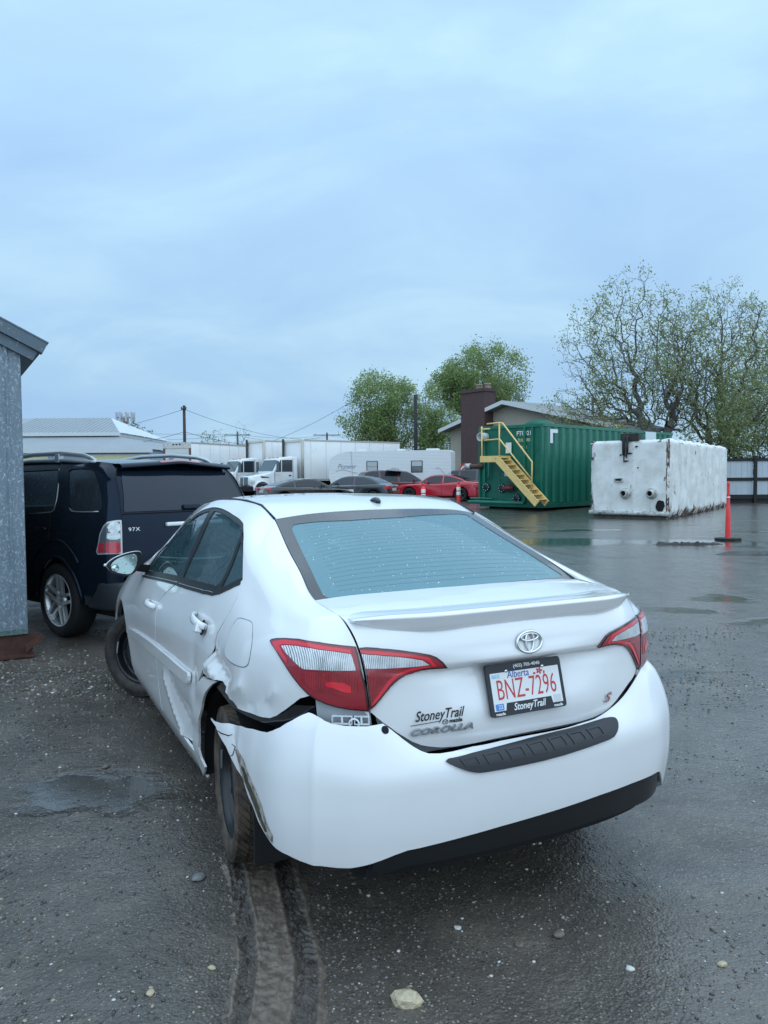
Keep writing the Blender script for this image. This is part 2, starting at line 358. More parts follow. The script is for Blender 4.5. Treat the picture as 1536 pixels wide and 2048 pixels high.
# ================= ground =================
def sstep(a, b, t): t = np.clip((t-a)/(b-a), 0, 1); return t*t*(3-2*t)
def ground_z(x, y): return float(.25*sstep(28., 45., y))
rng = random.Random(11)
PUDDLES = [  # x, y, rx, ry, angle : standing water and wet hollows
    (4.4, 18.6, 2.7, 1.6, -.1), (7.2, 18.0, 2.6, 1.5, -.15), (10.2, 17.0, 3.6, 1.2, -.05), (8.4, 14.0, 2.2, .7, .1), (12.5, 15.3, 2.4, .8, 0), (4.3, 9.9, .50, .45, .4), (4.6, 8.3, 1.2, .28, .1), (3.2, 9.0, .8, .30, 0), (5.6, 7.9, .9, .25, -.2), (-1.55, 3.85, .55, .26, .25), (3.4, 24.0, 1.6, .9, 0), (5.6, 22.5, 2.2, .6, .1), (12, 21.5, 3., .7, 0), (2.3, 6.0, .7, .10, .3),
]
def ground_material():
    m, nt, b = _nodes('wet gravel yard'); N = nt.nodes.new; K = nt.links.new
    tc = N('ShaderNodeTexCoord'); pos = tc.outputs['Object']
    def noise(scale, detail=4, rough=.55, dist=0., vec=pos, w=None):
        n = N('ShaderNodeTexNoise'); n.inputs['Scale'].default_value = scale; n.inputs['Detail'].default_value = detail; n.inputs['Roughness'].default_value = rough; n.inputs['Distortion'].default_value = dist; K(vec, n.inputs['Vector']); return n.outputs['Fac']
    def math_(op, a, b_=None, c=None):
        n = N('ShaderNodeMath'); n.operation = op
        for i, q in enumerate((a, b_, c)):
            if q is None: continue
            if isinstance(q, (int, float)): n.inputs[i].default_value = q
            else: K(q, n.inputs[i])
        return n.outputs[0]
    def ramp(f, stops):
        r = N('ShaderNodeValToRGB'); K(f, r.inputs[0]); e = r.color_ramp.elements
        while len(e) < len(stops): e.new(.5)
        for q, (p, c) in zip(e, stops): q.position = p; q.color = rgba(c) if not isinstance(c, (int, float)) else (c, c, c, 1)
        return r.outputs[0]
    def mix(f, a, b_):
        n = N('ShaderNodeMixRGB')
        if isinstance(f, (int, float)): n.inputs[0].default_value = f
        else: K(f, n.inputs[0])
        for i, q in ((1, a), (2, b_)):
            if isinstance(q, tuple): n.inputs[i].default_value = rgba(q)
            else: K(q, n.inputs[i])
        return n.outputs[0]
    def mapped(rot, scale):
        n = N('ShaderNodeMapping'); n.inputs['Rotation'].default_value = (0, 0, rot); n.inputs['Scale'].default_value = scale; K(pos, n.inputs[0]); return n.outputs[0]
    # standing water
    warp = N('ShaderNodeTexNoise'); warp.inputs['Scale'].default_value = 1.3; warp.inputs['Detail'].default_value = 6; warp.inputs['Roughness'].default_value = .62; K(pos, warp.inputs['Vector'])
    wv = N('ShaderNodeVectorMath'); wv.operation = 'MULTIPLY_ADD'; K(warp.outputs['Color'], wv.inputs[0]); wv.inputs[1].default_value = (1.5, 1.1, 0); K(pos, wv.inputs[2])
    pud = None
    for x, y, rx, ry, a in PUDDLES:
        mp = N('ShaderNodeMapping'); mp.vector_type = 'TEXTURE'; mp.inputs['Location'].default_value = (x+.75, y+.55, 0); mp.inputs['Rotation'].default_value = (0, 0, a); mp.inputs['Scale'].default_value = (rx, ry, 1e6)
        K(wv.outputs[0] if rx > .4 else pos, mp.inputs[0])
        if rx <= .4: mp.inputs['Location'].default_value = (x, y, 0)
        ln = N('ShaderNodeVectorMath'); ln.operation = 'LENGTH'; K(mp.outputs[0], ln.inputs[0])
        v = math_('SUBTRACT', 1.0, ln.outputs['Value']); pud = v if pud is None else math_('MAXIMUM', pud, v)
    small = noise(9, 4, .6)
    pv = math_('ADD', pud, math_('MULTIPLY', math_('SUBTRACT', small, .5), .35))
    water = ramp(pv, [(.0, 0.), (.10, .35), (.42, 1.)])
    # how wet the rest is: streaky, glossier where wheels have smoothed it
    streak = noise(1., 5, .6, .6, mapped(.35, (.28, 1.3, 1)))
    wet = noise(.55, 5, .62, .3)
    sx_ = N('ShaderNodeSeparateXYZ'); K(pos, sx_.inputs[0]); side_ = N('ShaderNodeMapRange'); side_.inputs[1].default_value = -.5; side_.inputs[2].default_value = 3.; side_.inputs[3].default_value = 0.; side_.inputs[4].default_value = .13; K(sx_.outputs[0], side_.inputs[0])
    wetf = ramp(math_('ADD', math_('ADD', math_('MULTIPLY', streak, .55), math_('MULTIPLY', wet, .45)), side_.outputs[0]), [(.36, 0.), (.60, 1.)])
    # colour: dark tarmac and mud with pale grit
    c0 = ramp(noise(2.2, 6, .65), [(.3, (.050, .044, .038)), (.55, (.094, .082, .070)), (.75, (.158, .136, .112))])
    grit = N('ShaderNodeTexVoronoi'); grit.inputs['Scale'].default_value = 95; K(pos, grit.inputs['Vector'])
    gsel = N('ShaderNodeTexWhiteNoise'); K(grit.outputs['Position'], gsel.inputs['Vector'])
    gcol = ramp(gsel.outputs['Value'], [(.0, (.026, .023, .020)), (.5, (.088, .077, .064)), (.86, (.18, .16, .135)), (.985, (.36, .32, .26))])
    gcell = ramp(grit.outputs['Distance'], [(.25, 1.), (.45, 0.)])
    grav = noise(.7, 3, .5)
    dens = ramp(grav, [(.35, .35), (.6, .95)])
    c1 = mix(math_('MULTIPLY', gcell, dens), c0, gcol)
    sepp = N('ShaderNodeSeparateXYZ'); K(pos, sepp.inputs[0])
    mud = ramp(noise(.35, 5, .6, .4), [(.52, 0.), (.66, .7)])
    c2 = mix(mud, c1, (.125, .105, .084))
    c3 = mix(math_('MULTIPLY', water, .55), c2, (.040, .042, .038))
    K(c3, b.inputs['Base Color'])
    rough_dry = ramp(noise(30, 4, .6), [(.3, .42), (.7, .66)])
    r1 = mix(wetf, rough_dry, ramp(noise(14, 4, .6), [(.3, .12), (.7, .28)]))
    r2 = mix(water, r1, (.05, .05, .05)); K(r2, b.inputs['Roughness'])
    b.inputs['Specular IOR Level'].default_value = .5; b.inputs['IOR'].default_value = 1.36
    film = math_('MAXIMUM', math_('MULTIPLY', wetf, .75), water); K(film, b.inputs['Coat Weight']); b.inputs['Coat IOR'].default_value = 1.33
    K(ramp(noise(6, 4, .6), [(.3, .10), (.7, .24)]), b.inputs['Coat Roughness'])
    # relief: grit, lumps, curved wheel ruts
    dry = math_('SUBTRACT', 1.0, math_('MULTIPLY', water, .93))
    h1 = math_('MULTIPLY', math_('SUBTRACT', 1.0, grit.outputs['Distance']), .30)
    g2 = N('ShaderNodeTexVoronoi'); g2.inputs['Scale'].default_value = 34; K(pos, g2.inputs['Vector'])
    h1b = math_('MULTIPLY', math_('SUBTRACT', 1.0, g2.outputs['Distance']), .28)
    h2 = math_('MULTIPLY', noise(11, 5, .65), .75)
    wave = N('ShaderNodeTexWave'); wave.wave_type = 'RINGS'; wave.rings_direction = 'Z'; wave.inputs['Scale'].default_value = .42; wave.inputs['Distortion'].default_value = 5.5; wave.inputs['Detail'].default_value = 3; wave.inputs['Detail Scale'].default_value = 1.2
    wm = N('ShaderNodeMapping'); wm.inputs['Location'].default_value = (6, -9, 0); wm.inputs['Scale'].default_value = (1, .8, 1); K(pos, wm.inputs[0]); K(wm.outputs[0], wave.inputs['Vector'])
    rutw = math_('MULTIPLY', math_('MULTIPLY', wave.outputs['Fac'], ramp(sepp.outputs['X'], [(0.0, 0.), (1., 1.)])), 1.6)
    h3 = math_('MULTIPLY', noise(2.6, 5, .6), 2.6)
    hh = math_('ADD', math_('ADD', math_('ADD', h1, h1b), h2), math_('ADD', h3, rutw))
    hh = math_('MULTIPLY', hh, dry)
    bp = N('ShaderNodeBump'); bp.inputs['Strength'].default_value = .55; bp.inputs['Distance'].default_value = .016; K(hh, bp.inputs['Height'])
    rip = noise(60, 2, .5); bp2 = N('ShaderNodeBump'); bp2.inputs['Strength'].default_value = .03; bp2.inputs['Distance'].default_value = .004; K(rip, bp2.inputs['Height']); K(bp.outputs[0], bp2.inputs['Normal']); K(bp2.outputs[0], b.inputs['Normal'])
    bp3 = N('ShaderNodeBump'); bp3.inputs['Strength'].default_value = .30; bp3.inputs['Distance'].default_value = .012; K(hh, bp3.inputs['Height']); K(bp3.outputs[0], b.inputs['Coat Normal'])
    return m
M_GROUND = ground_material()
def build_ground():
    xs = np.concatenate([[-900, -300, -120], np.linspace(-60, 60, 41), [120, 300, 900]]); ys = np.concatenate([[-120, -40], np.linspace(-10, 60, 71), [80, 120, 300, 1400]])
    v = [(x, y, ground_z(x, y)) for y in ys for x in xs]; n = len(xs)
    mb = MB(); mb.smooth = True; mb.add(v, [(j*n+i, j*n+i+1, (j+1)*n+i+1, (j+1)*n+i) for j in range(len(ys)-1) for i in range(n-1)])
    g = mb.build('ground', M_GROUND); g['kind'] = 'structure'
build_ground()
# muddy track behind the rear wheel: two rutted lanes pressed by tyres
TRACK = [(-.585, 3.26), (-.505, 3.10), (-.445, 2.87), (-.378, 2.62), (-.338, 2.42), (-.322, 2.22), (-.33, 1.9), (-.36, 1.5), (-.41, 1.0), (-.48, .5)]
def build_track():
    cx = TRACK
    ts = np.linspace(0, len(cx)-1, 330); X = np.interp(ts, range(len(cx)), [p[0] for p in cx]); Y = np.interp(ts, range(len(cx)), [p[1] for p in cx])
    rows = []; lanes = []; nw = 72
    for i in range(len(ts)):
        d = Vector((X[min(i+2, len(ts)-1)]-X[max(i-2, 0)], Y[min(i+2, len(ts)-1)]-Y[max(i-2, 0)], 0)).normalized(); s = Vector((d.y, -d.x, 0)); s = -s if s.x < 0 else s
        for k in range(nw):
            w = -1+2*k/(nw-1); p = Vector((X[i], Y[i], 0))+s*w*.158
            n1 = mnoise.noise(Vector((p.x*9, p.y*9, 0))); n2 = mnoise.noise(Vector((p.x*38, p.y*38, 2.))); n3 = mnoise.noise(Vector((p.x*85, p.y*85, 5.)))
            h = .013+.009*n1+.007*n2+.004*n3; lane = 0.
            for c, wd in ((-.66, .20), (.50, .25)):
                q = abs(w-c-.05*mnoise.noise(Vector((p.y*6, c, 0))))/wd
                if q < 1.25:
                    l = max(0, 1-q**4); ph = (p.y*46+abs(w-c)*7+2.*mnoise.noise(Vector((p.x*12, p.y*12, 3)))) % 1.; tread = (.5 if ph < .45 else -.6)
                    h += l*(-.012+.010*tread+.006*n2)+.004*(1+n1+n2)*math.exp(-((q-1.1)/.2)**2); lane = max(lane, l)
            edge = max(0, abs(w+.22*n1+.12*n2+.10*mnoise.noise(Vector((p.x*4, p.y*4, 7))))-.70)/.30; h -= .026*min(1.2, edge)**1.3
            rows.append((p.x, p.y, h)); lanes.append(lane)
    mb = MB(); mb.smooth = True; mb.add(rows, [(i*nw+k, i*nw+k+1, (i+1)*nw+k+1, (i+1)*nw+k) for i in range(len(ts)-1) for k in range(nw-1)])
    m, nt, b = _nodes('track mud'); N = nt.nodes.new; K = nt.links.new
    at_ = N('ShaderNodeAttribute'); at_.attribute_name = 'lane'; tc = N('ShaderNodeTexCoord'); no = N('ShaderNodeTexNoise'); no.inputs['Scale'].default_value = 26; no.inputs['Detail'].default_value = 6; no.inputs['Roughness'].default_value = .65; K(tc.outputs['Object'], no.inputs['Vector'])
    r1 = N('ShaderNodeValToRGB'); K(no.outputs['Fac'], r1.inputs[0]); r1.color_ramp.elements[0].position = .32; r1.color_ramp.elements[0].color = (.080, .063, .050, 1); r1.color_ramp.elements[1].position = .7; r1.color_ramp.elements[1].color = (.175, .142, .112, 1)
    r2 = N('ShaderNodeValToRGB'); K(no.outputs['Fac'], r2.inputs[0]); r2.color_ramp.elements[0].position = .35; r2.color_ramp.elements[0].color = (.032, .028, .025, 1); r2.color_ramp.elements[1].position = .75; r2.color_ramp.elements[1].color = (.085, .072, .061, 1)
    mx = N('ShaderNodeMixRGB'); K(at_.outputs['Fac'], mx.inputs[0]); K(r1.outputs[0], mx.inputs[1]); K(r2.outputs[0], mx.inputs[2]); K(mx.outputs[0], b.inputs['Base Color']); b.inputs['Roughness'].default_value = .42
    n2_ = N('ShaderNodeTexNoise'); n2_.inputs['Scale'].default_value = 150; n2_.inputs['Detail'].default_value = 4; K(tc.outputs['Object'], n2_.inputs['Vector']); bp = N('ShaderNodeBump'); bp.inputs['Strength'].default_value = .5; bp.inputs['Distance'].default_value = .006; K(n2_.outputs['Fac'], bp.inputs['Height']); K(bp.outputs[0], b.inputs['Normal'])
    o = mb.build('mud_track', m, recalc=True); o['kind'] = 'structure'; aa = o.data.attributes.new('lane', 'FLOAT', 'POINT'); aa.data.foreach_set('value', lanes)
build_track()
# ---------------- loose stones ----------------
def stone_mesh(name, seed, m, flat=.6):
    r = random.Random(seed); bm = bmesh.new(); bmesh.ops.create_icosphere(bm, subdivisions=2, radius=1)
    for v in bm.verts:
        k = 1+.32*mnoise.noise(v.co*1.3+Vector((seed*7.1, 0, 0)))+.14*mnoise.noise(v.co*3+Vector((0, seed*3.3, 0))); v.co *= k; v.co.z *= flat
        v.co.x *= 1.25
    me = bpy.data.meshes.new(name); bm.to_mesh(me); bm.free(); me.materials.append(m)
    for p in me.polygons: p.use_smooth = seed % 2 == 0
    return me
M_ST = [mat('beige stone', (.44, .37, .25), .6, vary=.25, vscale=3, bump=.3, bscale=8), mat('grey stone', (.16, .165, .165), .5, vary=.3, vscale=3), mat('brown stone', (.13, .105, .085), .5, vary=.3, vscale=3), mat('white stone', (.55, .54, .50), .55, vary=.12, vscale=3)]
STONES = [  # x, y, size, material, label
    (.060, 2.255, .037, 0, 'pale beige broken stone lying alone on the wet ground'), (-.735, 2.98, .026, 1, 'flat grey slate chip beside the muddy tyre track'),
    (.245, 2.63, .011, 3, 'small white pebble on the dark gravel'), (.585, 2.585, .019, 2, 'rounded brown stone in the gravel behind the bumper'), (.44, 2.53, .014, 2, 'brown broken stone near the rounded brown stone'),
    (.33, 3.18, .010, 1, 'small grey stone in the shade of the rear bumper'), (.62, 3.27, .012, 0, 'tan pebble at the shade edge behind the bumper'), (-.56, 2.42, .011, 0, 'pinkish tan pebble at the track edge'),
    (-1.52, 4.16, .018, 2, 'brown stone beside the small left puddle'), (.77, 2.40, .012, 3, 'pale pebble on the gritty ground'), (1.07, 2.42, .013, 0, 'tan round pebble on the gritty ground'), (-.72, 2.30, .013, 0, 'tan flat chip in the gravel'),
]
for i, (x, y, s, k, lab) in enumerate(STONES):
    o = link_mesh('stone', stone_mesh('stone', i+1, M_ST[k], .45 if 'flat' in lab or 'slate' in lab else .62), None, (x, y, s*.3), (0, 0, i*1.3), (s, s, s)); tag(o, lab, 'stone')
def pebbles(X, Y, S, seed, label):
    """Many small stones as one mesh: one low-poly stone scaled, squashed and turned for each spot."""
    bm = bmesh.new(); bmesh.ops.create_icosphere(bm, subdivisions=1, radius=1); base = np.array([v.co[:] for v in bm.verts]); tri = np.array([[v.index for v in f.verts] for f in bm.faces]); bm.free()
    r = np.random.default_rng(seed); n = len(X); nv = len(base); A = r.uniform(0, 6.283, n); c, d = np.cos(A)[:, None], np.sin(A)[:, None]
    Q = base[None]*(1+.45*(r.random((n, nv, 1))-.5))*np.stack([S*1.35, S, S*.62], 1)[:, None, :]
    V = np.stack([Q[..., 0]*c-Q[..., 1]*d+X[:, None], Q[..., 0]*d+Q[..., 1]*c+Y[:, None], Q[..., 2]+S[:, None]*.22], -1).reshape(-1, 3)
    F = (tri[None]+(np.arange(n)*nv)[:, None, None]).reshape(-1, 3); m = len(F)
    me = bpy.data.meshes.new('gravel'); me.vertices.add(len(V)); me.vertices.foreach_set('co', V.ravel()); me.loops.add(3*m); me.loops.foreach_set('vertex_index', F.ravel().astype(np.int32)); me.polygons.add(m); me.polygons.foreach_set('loop_start', np.arange(0, 3*m, 3, dtype=np.int32)); me.polygons.foreach_set('loop_total', np.full(m, 3, dtype=np.int32))
    for q in (mat('grit beige', (.30, .26, .195), .45), mat('grit grey', (.15, .15, .148), .32), mat('grit brown', (.12, .10, .08), .4), mat('grit white', (.50, .49, .46), .4), mat('grit dark', (.05, .049, .047), .28)): me.materials.append(q)
    k = r.random(n); mi = np.where(k < .12, 0, np.where(k < .45, 1, np.where(k < .66, 2, np.where(k < .695, 3, 4)))); me.polygons.foreach_set('material_index', np.repeat(mi, len(tri)).astype(np.int32)); me.polygons.foreach_set('use_smooth', np.ones(m, bool)); me.update(); me.validate()
    return tag(link_mesh('gravel', me), label, 'gravel', kind='stuff')
def build_gravel():
    r = np.random.default_rng(4); n = 46000
    y = 1.55+6.5*r.random(n)**1.45; x = r.uniform(-1, 1, n)*(y*.53+.1)
    w = np.array([mnoise.noise(Vector((a*1.0, b_*1.0, 4.)))+.5*mnoise.noise(Vector((a*3.1, b_*3.1, 9.))) for a, b_ in zip(x, y)])
    keep = (r.random(n) < np.clip(.50+1.25*w-.30*np.clip(x+.2, 0, 1), .02, 1)) & ~((np.abs(x-np.interp(y, [q[1] for q in TRACK[::-1]], [q[0] for q in TRACK[::-1]])) < .13) & (y < 3.2))
    x, y = x[keep], y[keep]; s = (.0011+.0042*r.random(len(x))**3.4)*(1+.13*y)
    pebbles(x, y, s, 6, 'loose pale grit and gravel strewn over the wet yard')
    n = 2400; x = -2.55+r.normal(size=n)*.62; y = 6.0+r.normal(size=n)*.45; pebbles(x, y, .004+.010*r.random(n)**2.5, 7, 'spill of yellowish gravel on the ground beside the grey shed')
build_gravel()
def build_clods():       # churned mud heaps by the puddle
    r = np.random.default_rng(8)
    for j, (cx, cy, sx, sy, lab) in enumerate(((7.9, 15.3, 1.5, .35, 'churned ridge of black mud beside the big puddle'), (6.9, 17.6, .9, .10, 'thin black mud ridge in the puddle by the orange post'), (2.95, 17.9, .28, .10, 'small black mud lump standing in the puddle'), (9.2, 14.4, 1.4, .3, 'low black mud heap near the yard edge'))):
        mb = MB(); mb.smooth = True; nx, ny = 48, 16; v = []
        for b_ in range(ny):
            for a in range(nx):
                u, w = -1+2*a/(nx-1), -1+2*b_/(ny-1); x, y = cx+u*sx, cy+w*sy; e = max(0, 1-u*u)*max(0, 1-w*w)
                v.append((x, y, -.03+(.05+.05*abs(mnoise.noise(Vector((x*7, y*9, j))))+.04*mnoise.noise(Vector((x*22, y*22, j))))*min(1, e*2.2)*1.1))
        mb.add(v, [(b_*nx+a, b_*nx+a+1, (b_+1)*nx+a+1, (b_+1)*nx+a) for b_ in range(ny-1) for a in range(nx-1)])
        o = mb.build('mud_heap', mat('black mud', (.020, .019, .018), .45, vary=.3, vscale=9, bump=.4, bscale=50)); tag(o, lab, 'mud')
build_clods()

# ================= galvanised shed at the left edge =================
M_GALV = None
def galvanised(name, base, speck, amt):
    m, nt, b = _nodes(name); N = nt.nodes.new; K = nt.links.new
    tc = N('ShaderNodeTexCoord'); mp = N('ShaderNodeMapping'); mp.inputs['Scale'].default_value = (1, 1, .62); K(tc.outputs['Object'], mp.inputs[0])
    n1 = N('ShaderNodeTexNoise'); n1.inputs['Scale'].default_value = 46; n1.inputs['Detail'].default_value = 4; n1.inputs['Roughness'].default_value = .7; n1.inputs['Distortion'].default_value = 1.2; K(mp.outputs[0], n1.inputs['Vector'])
    r = N('ShaderNodeValToRGB'); K(n1.outputs['Fac'], r.inputs[0]); r.color_ramp.elements[0].position = 1-amt-.05; r.color_ramp.elements[0].color = (0, 0, 0, 1); r.color_ramp.elements[1].position = 1-amt+.10; r.color_ramp.elements[1].color = (1, 1, 1, 1)
    n2 = N('ShaderNodeTexNoise'); n2.inputs['Scale'].default_value = 3; n2.inputs['Detail'].default_value = 5; K(tc.outputs['Object'], n2.inputs['Vector'])
    r2 = N('ShaderNodeValToRGB'); K(n2.outputs['Fac'], r2.inputs[0]); r2.color_ramp.elements[0].color = rgba([c*.75 for c in base]); r2.color_ramp.elements[1].color = rgba([c*1.25 for c in base])
    mx = N('ShaderNodeMixRGB'); K(r.outputs[0], mx.inputs[0]); K(r2.outputs[0], mx.inputs[1]); mx.inputs[2].default_value = rgba(speck); K(mx.outputs[0], b.inputs['Base Color'])
    b.inputs['Metallic'].default_value = .25; b.inputs['Roughness'].default_value = .5; MATS[name] = m; return m
M_GALV = galvanised('galvanised sheet', (.15, .195, .235), (.44, .53, .58), .42)
M_GALVD = galvanised('galvanised trim', (.09, .125, .155), (.30, .38, .43), .36)
M_RUST = mat('rusty steel', (.075, .030, .022), .8, vary=.5, vscale=9, bump=.4, bscale=30)
def build_shed():
    sh = thing('metal_shed', 'grey galvanised metal shed on a rusty skid', 'shed', (-3.13, 6.78, 0), radians(30))
    # local: front wall runs along -x from the corner at the origin, side wall runs along +y
    slope = .50; W = .235; z0 = .255
    for k in range(9):
        x1 = -k*W; x0 = x1-W; zt0, zt1 = 2.64-x0*slope, 2.64-x1*slope
        mb = MB(); g = .007
        mb.add([(x0+g, 0, z0), (x1-g, 0, z0), (x1-g, 0, zt1), (x0+g, 0, zt0), (x0+g, .02, z0), (x1-g, .02, z0), (x1-g, .02, zt1), (x0+g, .02, zt0)], [(0, 1, 2, 3), (1, 5, 6, 2), (4, 0, 3, 7), (3, 2, 6, 7)])
        mb.build('wall_panel', M_GALV, sh)
        if True: mb = MB(); mb.prism([(x0+.10, -.001), (x0+.115, -.012), (x0+.125, -.012), (x0+.14, -.001)], 'z', z0+.01, 2.60-x0*slope); mb.build('panel_rib', M_GALV, sh)
    mb = MB(); mb.box(-9*W, -.01, .022, .03, z0, 2.6); mb.build('wall_backing', M_DARK, sh)
    for k in range(12): mb = MB(); mb.box(-.02, 0, .02+k*W+.004, .02+(k+1)*W-.004, z0, 2.64); mb.build('wall_panel', M_GALV, sh)
    d = Vector((1, 0, -slope)).normalized(); nrm = Vector((slope, 0, 1)).normalized()
    def strip(name, a, b_, t0, t1, y0, y1, m):
        A = Vector((0, 0, 2.64)); mb = MB(); P = [A+d*s+nrm*t for s in (a, b_) for t in (t0, t1)]
        vs = [(p.x, y, p.z) for y in (y0, y1) for p in P]
        mb.add(vs, [(0, 2, 3, 1), (4, 5, 7, 6), (0, 4, 6, 2), (2, 6, 7, 3), (3, 7, 5, 1), (1, 5, 4, 0)]); return mb.build(name, m, sh, recalc=True)
    strip('fascia', -2.5, .10, .0, .088, -.05, .02, M_GALVD); strip('fascia', -2.5, .14, .090, .185, -.085, .02, M_GALVD); strip('roof_sheet', -2.5, .145, .187, .20, -.09, 2.95, M_GALVD)
    mb = MB(); mb.add([(-.235, -.004, 1.98), (-.185, -.004, 1.985), (-.215, -.004, 1.945)], [(0, 1, 2)]); mb.add([(-.235, -.002, 1.98), (-.185, -.002, 1.985), (-.215, -.002, 1.945)], [(2, 1, 0)]); mb.build('torn_sticker', mat('white paper', (.75, .76, .76), .7), sh)
    mb = MB(); mb.bbox(-2.2, .0, .0, .05, .215, .262, .004); mb.build('base_trim', mat('peeling green paint', (.10, .17, .16), .6, vary=.4, vscale=14, dirt=(.02, .02, .02), dirt_amt=.4, dirt_scale=30), sh)
    mb = MB(); mb.prism([(-2.2, .03), (.02, .03), (.07, .15), (.09, .21), (-2.2, .21)], 'y', .03, .07); mb.build('skid_beam', M_RUST, sh)
    mb = MB(); mb.box(-2.2, .05, -.02, .12, .012, .035); mb.build('skid_flange', M_RUST, sh); mb = MB(); mb.box(-2.2, .03, .60, .72, .005, .21); mb.build('skid_beam', M_RUST, sh)
    mb = MB(); mb.prism([(-.02, .05), (.13, .17), (.11, .20), (-.03, .12)], 'y', -.01, .02); mb.build('skid_hook', M_RUST, sh)
build_shed()

# ================= steel building far left =================
def build_hall():
    h = thing('steel_building', 'pale steel building with a two tier metal roof and yellow windows', 'building', (0, 0, .2))
    M_ROOF = mat('pale roof sheet', (.25, .28, .30), .45, vary=.06, vscale=.6); M_WALL = mat('blue grey wall sheet', (.34, .39, .47), .55, vary=.06, vscale=.5); M_FAS = mat('white fascia', (.55, .59, .61), .5)
    Y = 70.; X0, X1 = -52., -20.95; ze = 4.05
    n = 78; w = (X1-X0)/n
    for k in range(int((X1-(-33.))/w)):
        a = X1-(k+1)*w; mb = MB(); mb.box(a+.03, a+w-.03, Y, Y+.1, 0, ze); mb.build('wall_sheet', M_WALL, h)
    mb = MB(); mb.box(X0, X1, Y+.06, Y+22, 0, ze); mb.build('wall', M_WALL, h)
    def roofplane(name, p, m=M_ROOF):
        mb = MB(); mb.add(p, [tuple(range(len(p)))]); return mb.build(name, m, h)
    zc = 5.45; xc = X1-4.0
    A = [(X0, Y-.4, ze), (X1+.3, Y-.4, ze), (xc, Y+3.6, zc), (X0, Y+3.6, zc)]; roofplane('lower_roof', A)
    roofplane('lower_roof', [(X1+.3, Y-.4, ze), (X1+.3, Y+22, ze), (xc, Y+22, zc), (xc, Y+3.6, zc)])
    mb = MB(); mb.box(X0, X1+.34, Y-.45, Y-.37, ze-.30, ze+.03); mb.build('eave_fascia', M_FAS, h)
    mb = MB(); mb.box(X0, xc, Y+3.6, Y+22, zc-.1, zc+.30); mb.build('clerestory', M_FAS, h)
    zr = 7.35; xr = xc-3.1
    roofplane('upper_roof', [(X0, Y+3.3, zc+.32), (xc+.2, Y+3.3, zc+.32), (xr, Y+10.5, zr+.35), (X0, Y+10.5, zr+.35)])
    roofplane('upper_roof', [(xc+.2, Y+3.3, zc+.32), (xc+.2, Y+20, zc+.32), (xr, Y+10.5, zr+.35)], M_FAS)
    mb = MB(); mb.box(X0, xc+.24, Y+3.24, Y+3.34, zc+.02, zc+.35); mb.build('eave_fascia', M_FAS, h)
    mb = MB()
    def seam(p, q): mb.bar(p, q, .06, .05)
    for k in range(46):
        x = xc-.3-k*.45
        if x < -36: break
        seam((x, Y+3.3, zc+.33), (x if x < xr else x, Y+3.3+(7.2 if x < xr else 7.2*(xc-x)/(xc-xr)), zc+.33+(zr+.03-zc)*(1 if x < xr else (xc-x)/(xc-xr))))
    o = mb.build('roof_seams', M_ROOF, h); o['kind'] = 'stuff'
    MY = mat('yellow fibreglass window', (.62, .60, .36), .5, vary=.08, vscale=2)
    for a, b_ in ((-33.2, -30.2), (-26.1, -21.1)):
        f = thing('window', None, None, parent=h)
        mb = MB(); mb.box(a-.12, b_+.12, Y-.08, Y-.01, 2.35, 3.62); mb.build('window_frame', M_FAS, f)
        k = a
        while k < b_-.05: mb = MB(); mb.box(k+.01, min(k+.26, b_)-.01, Y-.11, Y-.075, 2.45, 3.52); mb.build('pane', MY, f); k += .27
    mb = MB(); mb.tube([(-28.6, Y-.3, 1.5), (-28.6, Y-.3, 2.2)], .04, 6); mb.build('vent_pipe', M_DARK, h)
build_hall()

# ================= house with the brick chimney =================
def brick_mat(name, c1, c2, mortar, scale):
    m, nt, b = _nodes(name); N = nt.nodes.new; K = nt.links.new
    tc = N('ShaderNodeTexCoord'); sp = N('ShaderNodeSeparateXYZ'); K(tc.outputs['Object'], sp.inputs[0]); ad = N('ShaderNodeMath'); ad.operation = 'ADD'; K(sp.outputs[0], ad.inputs[0]); K(sp.outputs[1], ad.inputs[1]); cb = N('ShaderNodeCombineXYZ'); K(ad.outputs[0], cb.inputs[0]); K(sp.outputs[2], cb.inputs[1])
    br = N('ShaderNodeTexBrick'); br.inputs['Color1'].default_value = rgba(c1); br.inputs['Color2'].default_value = rgba(c2); br.inputs['Mortar'].default_value = rgba(mortar); br.inputs['Scale'].default_value = scale; br.inputs['Mortar Size'].default_value = .012; K(cb.outputs[0], br.inputs['Vector'])
    K(br.outputs['Color'], b.inputs['Base Color']); b.inputs['Roughness'].default_value = .85; MATS[name] = m; return m
